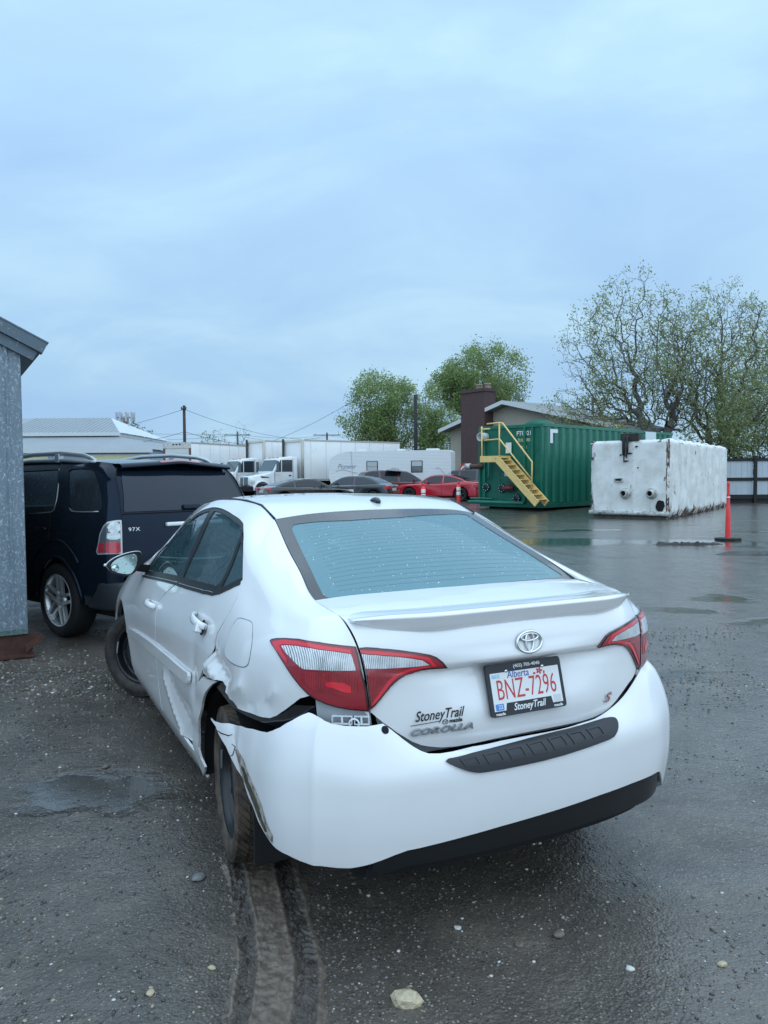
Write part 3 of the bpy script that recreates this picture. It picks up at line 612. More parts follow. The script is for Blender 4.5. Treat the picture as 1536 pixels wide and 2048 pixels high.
def build_house():
    # local x along the gable wall (to the right and nearer), y away along the ridge
    rz = atan2(-.8, .6)
    h = thing('bungalow', 'beige bungalow with a dark brick chimney and low shingled gable roof', 'house', (9.75, 60., .25), rz)
    M_ST = mat('beige stucco', (.37, .34, .28), .85, vary=.06, vscale=1); M_SH = mat('grey shingles', (.23, .245, .25), .8, vary=.25, vscale=5, bump=.3, bscale=20); M_FA = mat('pale fascia', (.58, .60, .60), .6)
    zl, zr_, za = 5.1, 4.5, 7.1
    L, R_ = -7.4, 10.8
    slope = lambda x: za-(.245*-x if x < 0 else .235*x)
    mb = MB(); mb.prism([(L+.5, 0), (R_-.5, 0), (R_-.5, slope(R_-.5)-.25), (0, za-.25), (L+.5, slope(L+.5)-.25)], 'y', 0, 4.2); mb.build('wall', M_ST, h)
    mb = MB(); mb.box(L+.5, 2, -.06, -.005, 0, 1.9); mb.build('wall_base', mat('grey stucco', (.27, .27, .25), .9, vary=.05), h)
    for a, b_ in ((0, R_), (0, L)):
        mb = MB(); za_, zb = za, slope(b_); y0, y1 = -.9, 4.8
        mb.add([(a, y0, za_), (b_, y0, zb), (b_, y1, zb), (a, y1, za_), (a, y0, za_-.22), (b_, y0, zb-.22), (b_, y1, zb-.22), (a, y1, za_-.22)], [(0, 1, 2, 3), (7, 6, 5, 4), (1, 5, 6, 2), (2, 6, 7, 3)]); mb.build('roof_plane', M_SH, h, recalc=True)
        mb = MB(); mb.add([(a, y0-.03, za_+.03), (b_, y0-.03, zb+.03), (b_, y0-.03, zb-.27), (a, y0-.03, za_-.27), (a, y0, za_+.03), (b_, y0, zb+.03), (b_, y0, zb-.27), (a, y0, za_-.27)], [(0, 1, 2, 3), (4, 5, 1, 0), (2, 6, 7, 3), (1, 5, 6, 2)]); mb.build('barge_board', M_FA, h, recalc=True)
    ch = thing('chimney', None, None, parent=h); ch['label'] = 'wide dark red brick chimney with two clay pots'
    MBK = brick_mat('dark brick', (.085, .042, .042), (.060, .032, .036), (.12, .10, .095), 3.2)
    mb = MB(); mb.box(-4.55, -1.85, -.95, .25, 0, 8.0); mb.build('stack', MBK, ch); mb = MB(); mb.box(-4.63, -1.77, -1.03, .33, 8.0, 8.25); mb.build('stack_cap', MBK, ch)
    for x in (-3.15, -2.15): mb = MB(); mb.smooth = True; mb.lathe([(0, .26), (.30, .24), (.33, .30), (.40, .29), (.40, .18)], 14, 'z', (x, -.3, 8.25)); mb.build('chimney_pot', mat('clay pot', (.34, .27, .22), .8), ch)
    mb = MB(); mb.tube([(5.4, 3., 5.5), (5.4, 3., 7.0)], .09, 8); mb.build('vent_pipe', mat('grey vent pipe', (.12, .13, .14), .6), h); mb = MB(); mb.tube([(8.5, 3.5, 4.9), (8.2, 3.5, 6.1)], .07, 8); mb.build('vent_pipe', MATS['grey vent pipe'], h)
build_house()

# ================= fence on the right =================
def build_fence():
    f = thing('yard_fence', 'yard fence of pale sheet panels between dark posts and rails', 'fence', (17.0, 39.0, .18), radians(-4))
    M_SHT = mat('pale fence sheet', (.44, .50, .54), .6, vary=.08, vscale=2); M_PT = mat('dark fence timber', (.018, .020, .022), .8)
    for k in range(9):
        x = k*1.55
        mb = MB(); mb.box(x-.07, x+.07, -.07, .07, 0, 2.35); mb.build('post', M_PT, f)
        for j in range(5): mb = MB(); mb.box(x+.08+j*.278+.006, x+.08+(j+1)*.278-.006, .075, .10, .33, 2.2); mb.build('sheet_panel', M_SHT, f)
    for z, hgt in ((.30, .22), (1.18, .16), (2.16, .14)): mb = MB(); mb.box(0, 13., .02, .075, z-hgt/2, z+hgt/2); mb.build('rail', M_PT, f)
    mb = MB(); mb.box(0, 13, .08, .14, 0, .30); mb.build('kick_board', M_PT, f)
build_fence()

# ================= poles, wires, mast =================
M_POLE = mat('weathered pole timber', (.055, .042, .036), .85, vary=.3, vscale=4); M_WIRE = mat('black wire', (.03, .032, .036), .6)
def pole(name, label, x, y, h, r, arms=(), m=None):
    p = thing(name, label, 'pole', (x, y, .2)); m = m or M_POLE
    mb = MB(); mb.smooth = True; mb.tube([(0, 0, 0), (0, 0, h*.5), (.0, 0, h)], [r, r*.9, r*.8], 12); mb.build('pole_shaft', m, p)
    for z, w in arms:
        mb = MB(); mb.bar((-w/2, -r, z), (w/2, -r, z), .12); mb.build('crossarm', m, p)
        for q in (-w*.42, w*.42): mb = MB(); mb.smooth = True; mb.lathe([(0, .05), (.1, .07), (.16, .03)], 8, 'z', (q, -r, z+.06)); mb.build('insulator', mat('brown insulator', (.08, .05, .04), .3), p)
    return p
pole('utility_pole', 'reddish brown utility pole behind the left box truck', -19.1, 75., 8.4, .17, ((8.05, .5),))
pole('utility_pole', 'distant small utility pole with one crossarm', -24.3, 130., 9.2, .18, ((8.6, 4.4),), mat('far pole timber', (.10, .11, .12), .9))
pole('utility_pole', 'distant utility pole with a flat crossarm beside the green maple', -9.4, 130., 8.9, .2, ((8.5, 4.6),), MATS['far pole timber'])
pole('timber_post', 'thick dark timber post standing between the trees', 2.55, 62., 7.9, .17, (), mat('dark post timber', (.030, .030, .032), .85, vary=.3))
def wire(label, pts, r=.02, sag=.0):
    out = []
    for a, b_ in zip(pts[:-1], pts[1:]):
        a, b_ = Vector(a), Vector(b_)
        out += [a.lerp(b_, t)-Vector((0, 0, 4*sag*t*(1-t))) for t in np.linspace(0, 1, 25)]
    mb = MB(); mb.smooth = True; mb.tube(out, r, 5); tag(mb.build('overhead_wire', M_WIRE), label, 'wire', 'overhead wires')
PT = (-19.1, 75., 8.25); PB = (-19.1, 75., 6.1)
wire('wire running down from the brown pole top towards the steel building', [PT, (-40., 95., 6.9)], .019, .5)
wire('wire sagging from the brown pole top across to the far crossarm', [PT, (-9.4, 130., 8.3)], .019, 1.2)
wire('lower wire rising from the left to the brown pole', [(-29., 80., 5.0), PB], .019, .3)
wire('lower wire running from the brown pole behind the trucks', [PB, (-12., 90, 5.2)], .019, .4)
wire('long level wire crossing far behind the trucks', [(-60., 140., 11.2), (-24.3, 130., 9.), (-9.4, 130., 8.7), (20, 135, 9.)], .019, .6)
wire('second long level wire crossing far behind the trucks', [(-60., 140., 9.8), (-24.3, 130., 8.75), (-9.4, 130., 8.6), (20, 135, 8.6)], .019, .9)
wire('wire climbing from the truck roof line towards the green maple', [(-13.0, 85., 5.3), (-3.5, 80., 9.2)], .017, .3)
def build_mast():
    m = thing('cell_mast', 'distant cell mast with a cluster of antenna panels', 'mast', (-66., 200., .2)); MM = mat('mast steel', (.30, .33, .36), .6); MP = mat('antenna panel', (.42, .46, .50), .5)
    mb = MB(); mb.smooth = True; mb.tube([(0, 0, 0), (0, 0, 17)], [.75, .55], 10); mb.build('mast_tube', mat('rusty mast', (.20, .10, .09), .7), m)
    for z, r, n, hgt in ((17.2, 1.9, 9, 2.3), (14.3, 1.0, 6, 1.8)):
        mb = MB(); mb.tube([(r*cos(t), r*sin(t), z) for t in np.linspace(0, 2*pi, 19)[:-1]], .12, 6, closed=True); mb.build('antenna_ring', MM, m)
        for k in range(n): t = 2*pi*k/n+.2; mb = MB(); mb.box(r*1.15*cos(t)-.22, r*1.15*cos(t)+.22, r*1.15*sin(t)-.15, r*1.15*sin(t)+.15, z-hgt/2, z+hgt/2*1.1); mb.build('antenna_panel', MP, m)
build_mast()

# ================= trees =================
M_BARK = mat('grey bark', (.125, .118, .105), .9, vary=.3, vscale=6); M_BARK2 = mat('brown bark', (.085, .072, .062), .9, vary=.3, vscale=6)
def leaf_mat(name, c, c2):
    m, nt, b = _nodes(name); N = nt.nodes.new; K = nt.links.new
    g = N('ShaderNodeNewGeometry'); r = N('ShaderNodeValToRGB'); K(g.outputs['Random Per Island'], r.inputs[0]); r.color_ramp.elements[0].color = rgba(c); r.color_ramp.elements[1].color = rgba(c2)
    K(r.outputs[0], b.inputs['Base Color']); b.inputs['Roughness'].default_value = .6
    t = N('ShaderNodeBsdfTranslucent'); K(r.outputs[0], t.inputs[0]); mx = N('ShaderNodeMixShader'); mx.inputs[0].default_value = .5; K(b.outputs[0], mx.inputs[1]); K(t.outputs[0], mx.inputs[2]); K(mx.outputs[0], nt.nodes['Material Output'].inputs[0]); MATS[name] = m; return m
M_LEAF_MAPLE = leaf_mat('fresh maple leaves', (.15, .235, .085), (.33, .41, .16))
M_LEAF_WILLOW = leaf_mat('young willow leaves', (.20, .26, .115), (.36, .41, .20))
M_LEAF_DARK = leaf_mat('dark green leaves', (.085, .135, .062), (.16, .205, .095))
M_LEAF_YEL = leaf_mat('yellow green leaves', (.20, .215, .085), (.30, .30, .13))
def leaf_cloud(P, s, leaf, parent, g):
    N_ = len(P); a = g.normal(size=(N_, 3)); a /= np.linalg.norm(a, axis=1)[:, None]; b_ = np.cross(a, g.normal(size=(N_, 3))); b_ /= np.linalg.norm(b_, axis=1)[:, None]
    s = (s*(.6+.8*g.random(N_)))[:, None]; V = np.stack([P-a*s, P+b_*s*.45, P+a*s, P-b_*s*.45], 1).reshape(-1, 3)
    me = bpy.data.meshes.new('crown'); me.vertices.add(len(V)); me.vertices.foreach_set('co', V.ravel()); me.loops.add(4*N_); me.loops.foreach_set('vertex_index', np.arange(4*N_, dtype=np.int32)); me.polygons.add(N_); me.polygons.foreach_set('loop_start', np.arange(0, 4*N_, 4, dtype=np.int32)); me.polygons.foreach_set('loop_total', np.full(N_, 4, dtype=np.int32)); me.materials.append(leaf); me.update(); me.validate()
    return link_mesh('crown', me, parent)
def tree(name, label, x, y, blobs, seed, leaf, bark, n=900, stems=1, leaf_n=6, leaf_size=.10, scatter=.22, fork=.25, trunk_r=.25, balance=.45, group=None, z0=.25, bare=0.):
    """blobs: (cx, cy, cz, rx, ry, rz, share) ellipsoids that outline the crown. Branches are grown as the cheapest
    paths from the trunk to points spread through that outline, thick where many twigs meet."""
    t = thing(name, label, 'tree', (x, y, z0), 0, group); g = np.random.default_rng(seed); pts = []
    for cx, cy, cz, rx, ry, rz, sh in blobs:
        k = int(n*sh); d = g.normal(size=(k, 3)); d /= np.linalg.norm(d, axis=1)[:, None]; r = g.random(k)**.42
        q = d*r[:, None]*[rx, ry, rz]; q *= (1+.16*np.sin(d[:, :1]*5+seed)*np.cos(d[:, 2:]*4+seed)); pts.append(q+[cx, cy, cz])
    A = np.concatenate(pts); A = A[A[:, 2] > .6]
    nodes = []; par = []; path = []
    zf = max(.8, fork*max(A[:, 2])); top = A[:, 2].max()
    for s_ in range(stems):
        off = 0 if stems == 1 else (.35*(s_-(stems-1)/2)); last = -1
        for i in range(7):
            f = i/6; nodes.append((off+off*2.2*f*f+.10*sin(f*4+s_+seed), .08*cos(f*5+seed), zf*f*1.15)); par.append(last); path.append(0 if last < 0 else path[last]+zf/6); last = len(nodes)-1
    base = np.array([0, 0, zf]); order = np.argsort(np.linalg.norm((A-base)*[1, 1, .9], axis=1)); A = A[order]
    Nn = np.zeros((len(nodes)+len(A), 3)); Pl = np.zeros(len(Nn)); Nn[:len(nodes)] = nodes; Pl[:len(nodes)] = path; m = len(nodes)
    for q in A:
        v = q-Nn[:m]; dist = np.linalg.norm(v, axis=1); cost = dist+balance*Pl[:m]*.55+np.where(v[:, 2] < -.1, -v[:, 2]*.9, 0)
        j = int(cost.argmin()) if m > 7 else m-1; Nn[m] = q; Pl[m] = Pl[j]+dist[j]; par.append(j); m += 1
    kids = np.zeros(m, int); load = np.zeros(m)
    for i in range(m-1, 0, -1):
        if load[i] == 0: load[i] = 1
        if par[i] >= 0: load[par[i]] += load[i]; kids[par[i]] += 1
    R = trunk_r*(load/load.max())**.58; R = np.maximum(R, .009); wood = MB(); wood.smooth = True
    for i in range(1, m):
        j = par[i]
        if j < 0: continue
        a, b_ = Vector(Nn[j]), Vector(Nn[i]); L = (b_-a).length; mid = a.lerp(b_, .5)+Vector(g.normal(size=3))*L*.035+Vector((0, 0, .03*L))
        r0 = min(R[j], R[i]*1.5); wood.tube([a, mid, b_], [r0, (r0+R[i])/2, R[i]], 8 if R[i] > .08 else 4 if R[i] > .025 else 3, cap=False)
    wood.build('trunk', bark, t)
    tip = np.where((kids[:m] <= 1) & (Nn[:m, 2] > zf*.9))[0]
    if bare: tip = tip[g.random(len(tip)) > bare]
    cl = np.array([mnoise.noise(Vector(q)*.42+Vector((seed*3.1, 0, 0)))+.5*mnoise.noise(Vector(q)*1.1+Vector((0, seed*1.7, 0))) for q in Nn[tip]])      # leaves come in clumps with gaps between
    P = np.repeat(Nn[tip], np.clip(leaf_n*(.85+2.3*cl), 0, leaf_n*2.4).astype(int), 0); P = P+g.normal(size=P.shape)*scatter; leaf_cloud(P, leaf_size, leaf, t, g); return t
tree('willow_tree', 'tall thinly leafed willow with a forked trunk behind the white tank', 18.7, 53., [(-1.6, 0, 9.2, 5.0, 4.2, 5.6, .62), (-4.6, .5, 5.6, 3.2, 3., 2.6, .20), (1.6, 0, 8.6, 3.0, 3, 4.6, .18)], 21, M_LEAF_WILLOW, M_BARK, n=2600, stems=2, leaf_n=9, leaf_size=.088, scatter=.20, fork=.26, trunk_r=.40, bare=.12)
tree('willow_tree', 'second thinly leafed willow standing nearer the fence', 23.4, 55., [(.6, 0, 9.4, 4.6, 4, 5.6, .6), (3.6, 0, 8.8, 3.6, 3, 4.2, .25), (-1.6, 0, 7.0, 2.4, 3, 3.4, .15)], 34, M_LEAF_WILLOW, M_BARK, n=2600, stems=2, leaf_n=9, leaf_size=.088, scatter=.20, fork=.26, trunk_r=.40, bare=.12)
tree('leafy_tree', 'dense dull green tree behind the fence', 25.6, 51.0, [(0, 0, 5.2, 4.8, 3.2, 4.0, .75), (-3.6, 0, 3.6, 2.6, 2.4, 2.2, .25)], 7, M_LEAF_WILLOW, M_BARK2, n=1200, stems=3, leaf_n=20, leaf_size=.085, scatter=.28, fork=.14, trunk_r=.24)
tree('leafy_tree', 'broad green tree rising behind the brick chimney', 11.3, 88., [(.4, 0, 12.0, 4.9, 4.4, 4.4, .72), (-3.0, 0, 11.0, 3.2, 3, 2.9, .28)], 5, M_LEAF_MAPLE, M_BARK2, n=1300, leaf_n=34, leaf_size=.125, scatter=.36, fork=.30, trunk_r=.34)
tree('leafy_tree', 'round light green maple behind the long white box truck', -.1, 80., [(0, 0, 7.6, 4.1, 3.6, 4.3, .9), (0.8, 0, 4.6, 3.2, 2.6, 2.0, .1)], 16, M_LEAF_MAPLE, M_BARK2, n=1100, leaf_n=32, leaf_size=.115, scatter=.33, fork=.20, trunk_r=.24)
tree('leafy_tree', 'smaller green tree between the dark post and the house', 5.1, 78., [(0, 0, 6.4, 2.5, 2.4, 3.8, 1.)], 18, M_LEAF_MAPLE, M_BARK2, n=620, leaf_n=28, leaf_size=.11, scatter=.28, fork=.22, trunk_r=.18)
tree('shrub_tree', 'low dark bush between the house wall and the camper', 7.6, 72., [(0, 0, 3.0, 2.0, 1.8, 2.2, 1.)], 44, M_LEAF_DARK, M_BARK2, n=260, stems=3, leaf_n=14, leaf_size=.11, scatter=.26, fork=.1, trunk_r=.08)
tree('shrub_tree', 'green bush below the cell mast behind the steel building', -28.6, 88., [(0, 0, 4.4, 2.8, 2.4, 2.9, 1.)], 52, M_LEAF_DARK, M_BARK2, n=420, stems=3, leaf_n=12, leaf_size=.14, scatter=.32, fork=.1, trunk_r=.1)
tree('shrub_tree', 'smaller bush beside the left box truck', -25.0, 86., [(0, 0, 2.8, 2.0, 2.0, 2.4, 1.)], 53, M_LEAF_DARK, M_BARK2, n=260, stems=3, leaf_n=10, leaf_size=.14, scatter=.30, fork=.1, trunk_r=.1)
tree('shrub_tree', 'half bare bush showing over the middle box truck', -19.8, 92., [(0, 0, 4.4, 2.4, 2.2, 2.7, 1.)], 61, M_LEAF_YEL, M_BARK2, n=360, stems=4, leaf_n=4, leaf_size=.13, scatter=.26, fork=.1, trunk_r=.09, bare=.3)
tree('shrub_tree', 'leafless tall twiggy bush over the trucks', -17.0, 94., [(0, 0, 5.2, 1.6, 1.6, 3.2, 1.)], 66, M_LEAF_YEL, M_BARK2, n=240, stems=2, leaf_n=1, leaf_size=.08, scatter=.1, fork=.2, trunk_r=.09, bare=.85)
tree('shrub_tree', 'yellow green shrub in front of the house gable', 13.6, 49.5, [(0, 0, 3.4, 2.6, 1.8, 2.2, 1.)], 71, M_LEAF_YEL, M_BARK2, n=420, stems=4, leaf_n=11, leaf_size=.09, scatter=.24, fork=.1, trunk_r=.08)
tree('leafy_tree', 'dark tree at the far end of the fence', 33.0, 62., [(0, 0, 5.4, 4.6, 4, 3.8, 1.)], 75, M_LEAF_DARK, M_BARK2, n=700, stems=2, leaf_n=12, leaf_size=.13, scatter=.32, fork=.14, trunk_r=.24)
# ================= green frac tank with stairs =================
def build_green_tank():
    # local: x along the end wall towards the near corner, y away along the side, origin at the near bottom corner
    ax = atan2(-.716, .698)
    t = thing('green_tank', 'dark green ribbed steel tank with yellow stairs on its end', 'tank', (6.9, 33.8, ground_z(0, 34)), ax)
    MG = mat('green tank paint', (.006, .125, .082), .42, vary=.25, vscale=1.6, dirt=(.02, .05, .04), dirt_amt=.30, dirt_scale=2.2); MG2 = mat('green tank ribs', (.008, .145, .095), .38, vary=.2, vscale=1.2)
    MY = mat('yellow stair paint', (.78, .56, .22), .5, vary=.12, vscale=5)
    W, L, H, z0 = 3.45, 12.2, 3.72, .22
    mb = MB(); mb.box(-W, 0, .0, L, z0, H); mb.build('tank_body', MG, t)
    mb = MB(); mb.bbox(-W-.04, .06, -.05, .05, H-.06, H+.08, .01); mb.build('top_edge', MG2, t); mb = MB(); mb.bbox(-.05, .06, 0, L, H-.06, H+.08, .01); mb.build('top_edge', MG2, t)
    me = MB().prism([(0, 0), (.085, .07), (.085, .27), (0, .34)], 'z', z0+.12, H-.07).mesh('rib', MG2)
    for k in range(21): link_mesh('rib', me, t, (.0, .16+k*.575, 0))
    for x in (-W+.02, -W+.30, -.92, -.5, -.02):
        mb = MB(); mb.bbox(x-.05, x+.05, -.09, 0, z0+.1, H-.05, .008); mb.build('end_rib', MG2, t)
    mb = MB(); mb.bbox(-W-.02, .08, -.02, L, z0-.10, z0+.10, .02); mb.build('base_frame', MG, t)
    mb = MB(); mb.smooth = True; mb.tube([(-W-.25, -.55, .34), (-.6, -.55, .34)], .085, 10); mb.build('front_pipe', MG2, t)
    mb = MB(); mb.tube([(-W-.3, -.35, .50), (-W+1.0, -.35, .50)], .05, 8); mb.build('front_pipe', MG, t)
    mb = MB(); mb.box(-W+.3, -.2, .3, .6, 0, z0); mb.box(-W+.3, -.2, 3., 3.3, 0, z0); mb.box(-W+.3, -.2, 12, 12.3, 0, z0); mb.build('skid', M_DARK, t)
    mb = MB(); mb.smooth = True; mb.lathe([(-.03, .56), (-.06, .52), (-.06, .0005)], 28, 'y', (-1.75, .0, 1.35)); mb.build('manway_cover', MG2, t)
    for k in range(16):
        a = 2*pi*k/16; mb = MB(); mb.box(-1.75+.53*cos(a)-.02, -1.75+.53*cos(a)+.02, -.10, -.05, 1.35+.53*sin(a)-.02, 1.35+.53*sin(a)+.02); mb.build('bolt', MG, t)
    for x, z in ((-W+.40, 1.02), (-W+1.30, .98), (-.72, .93), (-1.35, .52)):
        f = thing('flange', None, None, parent=t)
        mb = MB(); mb.smooth = True; mb.lathe([(0, .20), (-.06, .20), (-.06, .0005)], 20, 'y', (x, -.03, z)); mb.build('flange_disc', mat('dark flange', (.006, .02, .022), .5), f)
        for k in range(8):
            a = 2*pi*k/8; mb = MB(); mb.box(x+.155*cos(a)-.022, x+.155*cos(a)+.022, -.115, -.085, z+.155*sin(a)-.022, z+.155*sin(a)+.022); mb.build('bolt', mat('pale bolt', (.35, .42, .44), .5), f)
    MRV = mat('red valve', (.20, .03, .035), .5)
    mb = MB(); mb.smooth = True; mb.tube([(-W+1.55, -.28, .97), (-W+2.05, -.25, 1.0)], .10, 10); mb.tube([(-W+1.85, -.28, .97), (-W+1.85, -.28, 1.25)], .04, 8); mb.build('red_valve', MRV, t)
    mb = MB(); mb.smooth = True; mb.tube([(-W+.25, -.10, 2.0), (-W-.65, -.16, 1.97)], .11, 10); mb.build('side_valve', mat('rusty valve', (.09, .05, .04), .7), t); mb = MB(); mb.smooth = True; mb.tube([(-W-.45, -.14, 1.98), (-W-.72, -.18, 1.97)], .15, 12); mb.build('hose_coupling', mat('alloy coupling', (.42, .44, .45), .4, metal=.6), t)
    mb = MB(); mb.smooth = True; mb.lathe([(.0, .20), (-.42, .20), (-.42, .165), (-.1, .16), (-.1, .0005)], 18, 'y', (-W+.32, .0, 3.32)); mb.build('vent_pipe', mat('pale pipe', (.45, .48, .48), .5), t, recalc=True)
    mb = MB(); mb.smooth = True; mb.tube([(-W+.62, -.12, 2.45), (-W+.62, -.14, 1.5), (-W+.5, -.14, 1.35)], .045, 8); mb.build('drain_pipe', MG2, t)
    # stairs: down along the end wall towards the near corner
    s = thing('stairs', None, None, parent=t); s['label'] = 'yellow steel stairs with handrails'
    p0, p1 = Vector((-1.75, -.62, 2.30)), Vector((.38, -.62, .33))
    for y in (-.25, -.98):
        mb = MB(); a, b_ = p0.copy(), p1.copy(); a.y = b_.y = y; mb.bar(a, b_, .05, .30); mb.build('stringer', MY, s)
    me = MB().bbox(-.16, .16, -.96, -.27, -.02, .02, .006).mesh('tread', MY)
    for k in range(9):
        q = p0.lerp(p1, (k+.6)/9.2); link_mesh('tread', me, s, (q.x, 0, q.z+.05))
    mb = MB(); mb.bbox(-2.65, -1.62, -1.0, -.1, 2.32, 2.42, .01); mb.bbox(-2.65, -1.8, -1.02, -.98, 2.14, 2.42, .01); mb.build('landing', MY, s)
    def rail(pts, r=.035): m_ = MB(); m_.smooth = True; m_.tube(pts, r, 8); m_.build('handrail', MY, s)
    rail([(-2.6, -.95, 2.2), (-2.6, -.95, 3.75)]); rail([(-2.6, -.95, 3.62), (-2.15, -.95, 3.62)]); rail([(-1.62, -.95, 2.35), (-1.62, -.95, 3.86)]); rail([(-2.3, -.95, 3.84), (-1.62, -.95, 3.86), (-1.45, -.95, 3.84), (.10, -.95, 2.12), (.08, -.95, .66)])
    rail([(-2.45, -.95, 3.12), (-1.62, -.95, 3.15), (.08, -.95, 1.38)])
    mb = MB(); mb.smooth = True; mb.prism([(-1.1+.85*cos(a), H+.03+.30*sin(a)) for a in np.linspace(0, pi, 16)], 'y', 1.2, 1.3); mb.build('hatch_lid', MG2, t)
    Ft = lambda x, z: Matrix(((1, 0, 0, x), (0, 0, -1, -.012), (0, 1, 0, z), (0, 0, 0, 1)))
    lettering('tank_number', 'FT8921', .27, mat('tank white print', (.72, .76, .74), .5), t, Ft(-.98, 3.40), xscale=.98, bold=.006)
    lettering('tank_print', '70.0L 30M3', .19, mat('tank yellow print', (.62, .58, .30), .5), t, Ft(-.98, 3.10), xscale=.75, bold=.004)
    lettering('tank_print', '10 11', .19, MATS['tank yellow print'], t, Ft(-.98, 2.78), xscale=.8, bold=.004)
    MW = mat('white decal', (.72, .75, .76), .5)
    for name, (x0, x1, z0_, z1_) in (('placard', (-1.93, -1.62, 2.55, 3.02)), ('placard', (-2.0, -1.72, 1.52, 1.74))):
        mb = MB(); mb.box(x0, x1, -.075, -.065, z0_, z1_); mb.build(name, MW, t)
    mb = MB(); mb.box(.092, .10, .42, 1.0, 3.40, 3.56); mb.build('side_decal', MW, t); mb = MB(); mb.box(.092, .10, .42, .62, 2.95, 3.40); mb.build('side_decal', MW, t)
    Fs = Matrix(((0, 0, 1, .104), (1, 0, 0, .74), (0, 1, 0, 3.48), (0, 0, 0, 1)))
    mb = MB(); mb.box(.09, .14, 9.0, 10.1, 3.30, 3.75); mb.build('white_panel', mat('pale panel', (.62, .70, .76), .4), t)
    pass
build_green_tank()
# ================= white foam-coated tank =================
def build_white_tank():
    d = Vector((5.9, 8.7)).normalized(); ax = atan2(-d.x, d.y)
    t = thing('white_tank', 'battered white coated steel tank with rust patches and two pipe stubs', 'tank', (10.1, 27.6, 0), ax)
    W, L, H, z0 = 2.85, 10.4, 2.86, .26
    m, nt, b = _nodes('peeling white coating'); N = nt.nodes.new; K = nt.links.new
    tc = N('ShaderNodeTexCoord'); 
    n1 = N('ShaderNodeTexNoise'); n1.inputs['Scale'].default_value = 1.6; n1.inputs['Detail'].default_value = 8; n1.inputs['Roughness'].default_value = .65; K(tc.outputs['Object'], n1.inputs['Vector'])
    r1 = N('ShaderNodeValToRGB'); K(n1.outputs['Fac'], r1.inputs[0]); e = r1.color_ramp.elements; e[0].position = .32; e[0].color = (.54, .55, .52, 1); e[1].position = .58; e[1].color = (.74, .76, .75, 1)
    mp = N('ShaderNodeMapping'); mp.inputs['Scale'].default_value = (1, 1, .35); K(tc.outputs['Object'], mp.inputs[0])
    n2 = N('ShaderNodeTexNoise'); n2.inputs['Scale'].default_value = 4.2; n2.inputs['Detail'].default_value = 9; n2.inputs['Roughness'].default_value = .72; K(mp.outputs[0], n2.inputs['Vector'])
    r2 = N('ShaderNodeValToRGB'); K(n2.outputs['Fac'], r2.inputs[0]); e = r2.color_ramp.elements; e[0].position = .638; e[0].color = (0, 0, 0, 1); e[1].position = .668; e[1].color = (1, 1, 1, 1)
    at_ = N('ShaderNodeAttribute'); at_.attribute_name = 'wear'; 
    ml = N('ShaderNodeMath'); ml.operation = 'ADD'; K(n2.outputs['Fac'], ml.inputs[0]); mu = N('ShaderNodeMath'); mu.operation = 'MULTIPLY'; mu.inputs[1].default_value = .20; K(at_.outputs['Fac'], mu.inputs[0]); K(mu.outputs[0], ml.inputs[1]); nt.links.remove(r2.inputs[0].links[0]); K(ml.outputs[0], r2.inputs[0])
    n3 = N('ShaderNodeTexNoise'); n3.inputs['Scale'].default_value = 2.5; K(tc.outputs['Object'], n3.inputs['Vector']); r3 = N('ShaderNodeValToRGB'); K(n3.outputs['Fac'], r3.inputs[0]); e = r3.color_ramp.elements; e[0].position = .4; e[0].color = (.025, .022, .020, 1); e[1].position = .62; e[1].color = (.17, .085, .045, 1)
    mx = N('ShaderNodeMixRGB'); K(r2.outputs[0], mx.inputs[0]); K(r1.outputs[0], mx.inputs[1]); K(r3.outputs[0], mx.inputs[2]); K(mx.outputs[0], b.inputs['Base Color']); b.inputs['Roughness'].default_value = .6
    bp = N('ShaderNodeBump'); bp.inputs['Strength'].default_value = .18; bp.inputs['Distance'].default_value = .04; K(n1.outputs['Fac'], bp.inputs['Height']); K(bp.outputs[0], b.inputs['Normal'])
    def lumpy(name, fn, nu, nv, wear):
        V, Wr = [], []
        for j in range(nv):
            for i in range(nu): p, w = fn(i/(nu-1), j/(nv-1)); V.append(p); Wr.append(w)
        me = bpy.data.meshes.new(name); me.from_pydata(V, [], [(j*nu+i, j*nu+i+1, (j+1)*nu+i+1, (j+1)*nu+i) for j in range(nv-1) for i in range(nu-1)]); a = me.attributes.new('wear', 'FLOAT', 'POINT'); a.data.foreach_set('value', Wr); me.materials.append(m)
        for p in me.polygons: p.use_smooth = True
        return link_mesh(name, me, t)
    ns = lambda *a: mnoise.noise(Vector(a))
    def edgewear(*ds): return max(0, 1-min(ds)/.22)
    def end(u, v):
        x, z = -W+u*W, z0+v*(H-z0); e = min(u*W, (1-u)*W, (1-v)*(H-z0)); y = .09*max(0, 1-e/.14)**2+.007*ns(x*1.5, z*1.5, 3)+.004*ns(x*7, z*7, 1)
        for xr in (-W*.72, -W*.44): y -= .022*math.exp(-((x-xr)/.05)**2)
        return (x, y, z), edgewear(u*W, (1-u)*W)*1.0+.5*max(0, 1-(1-v)*(H-z0)/.12)
    lumpy('end_wall', end, 70, 64, 1)
    def sidew(u, v):
        y, z = u*L, .05+v*(H-.05); e = min(y, (1-v)*(H-z0)); x = -.09*max(0, 1-e/.14)**2+.014*ns(y*1.6, z*1.6, 9)+.007*ns(y*6, z*6, 2)
        for k in range(7):
            yr = .95+k*1.45; x += .07*math.exp(-((y-yr-.05*ns(z*2, k, 0))/.13)**2)
        if v < .08: x += -.10*(1-v/.08)
        return (x, y, z), edgewear(y)*1.0+max(0, 1-v/.16)*.95+.15
    lumpy('side_wall', sidew, 150, 60, 1)
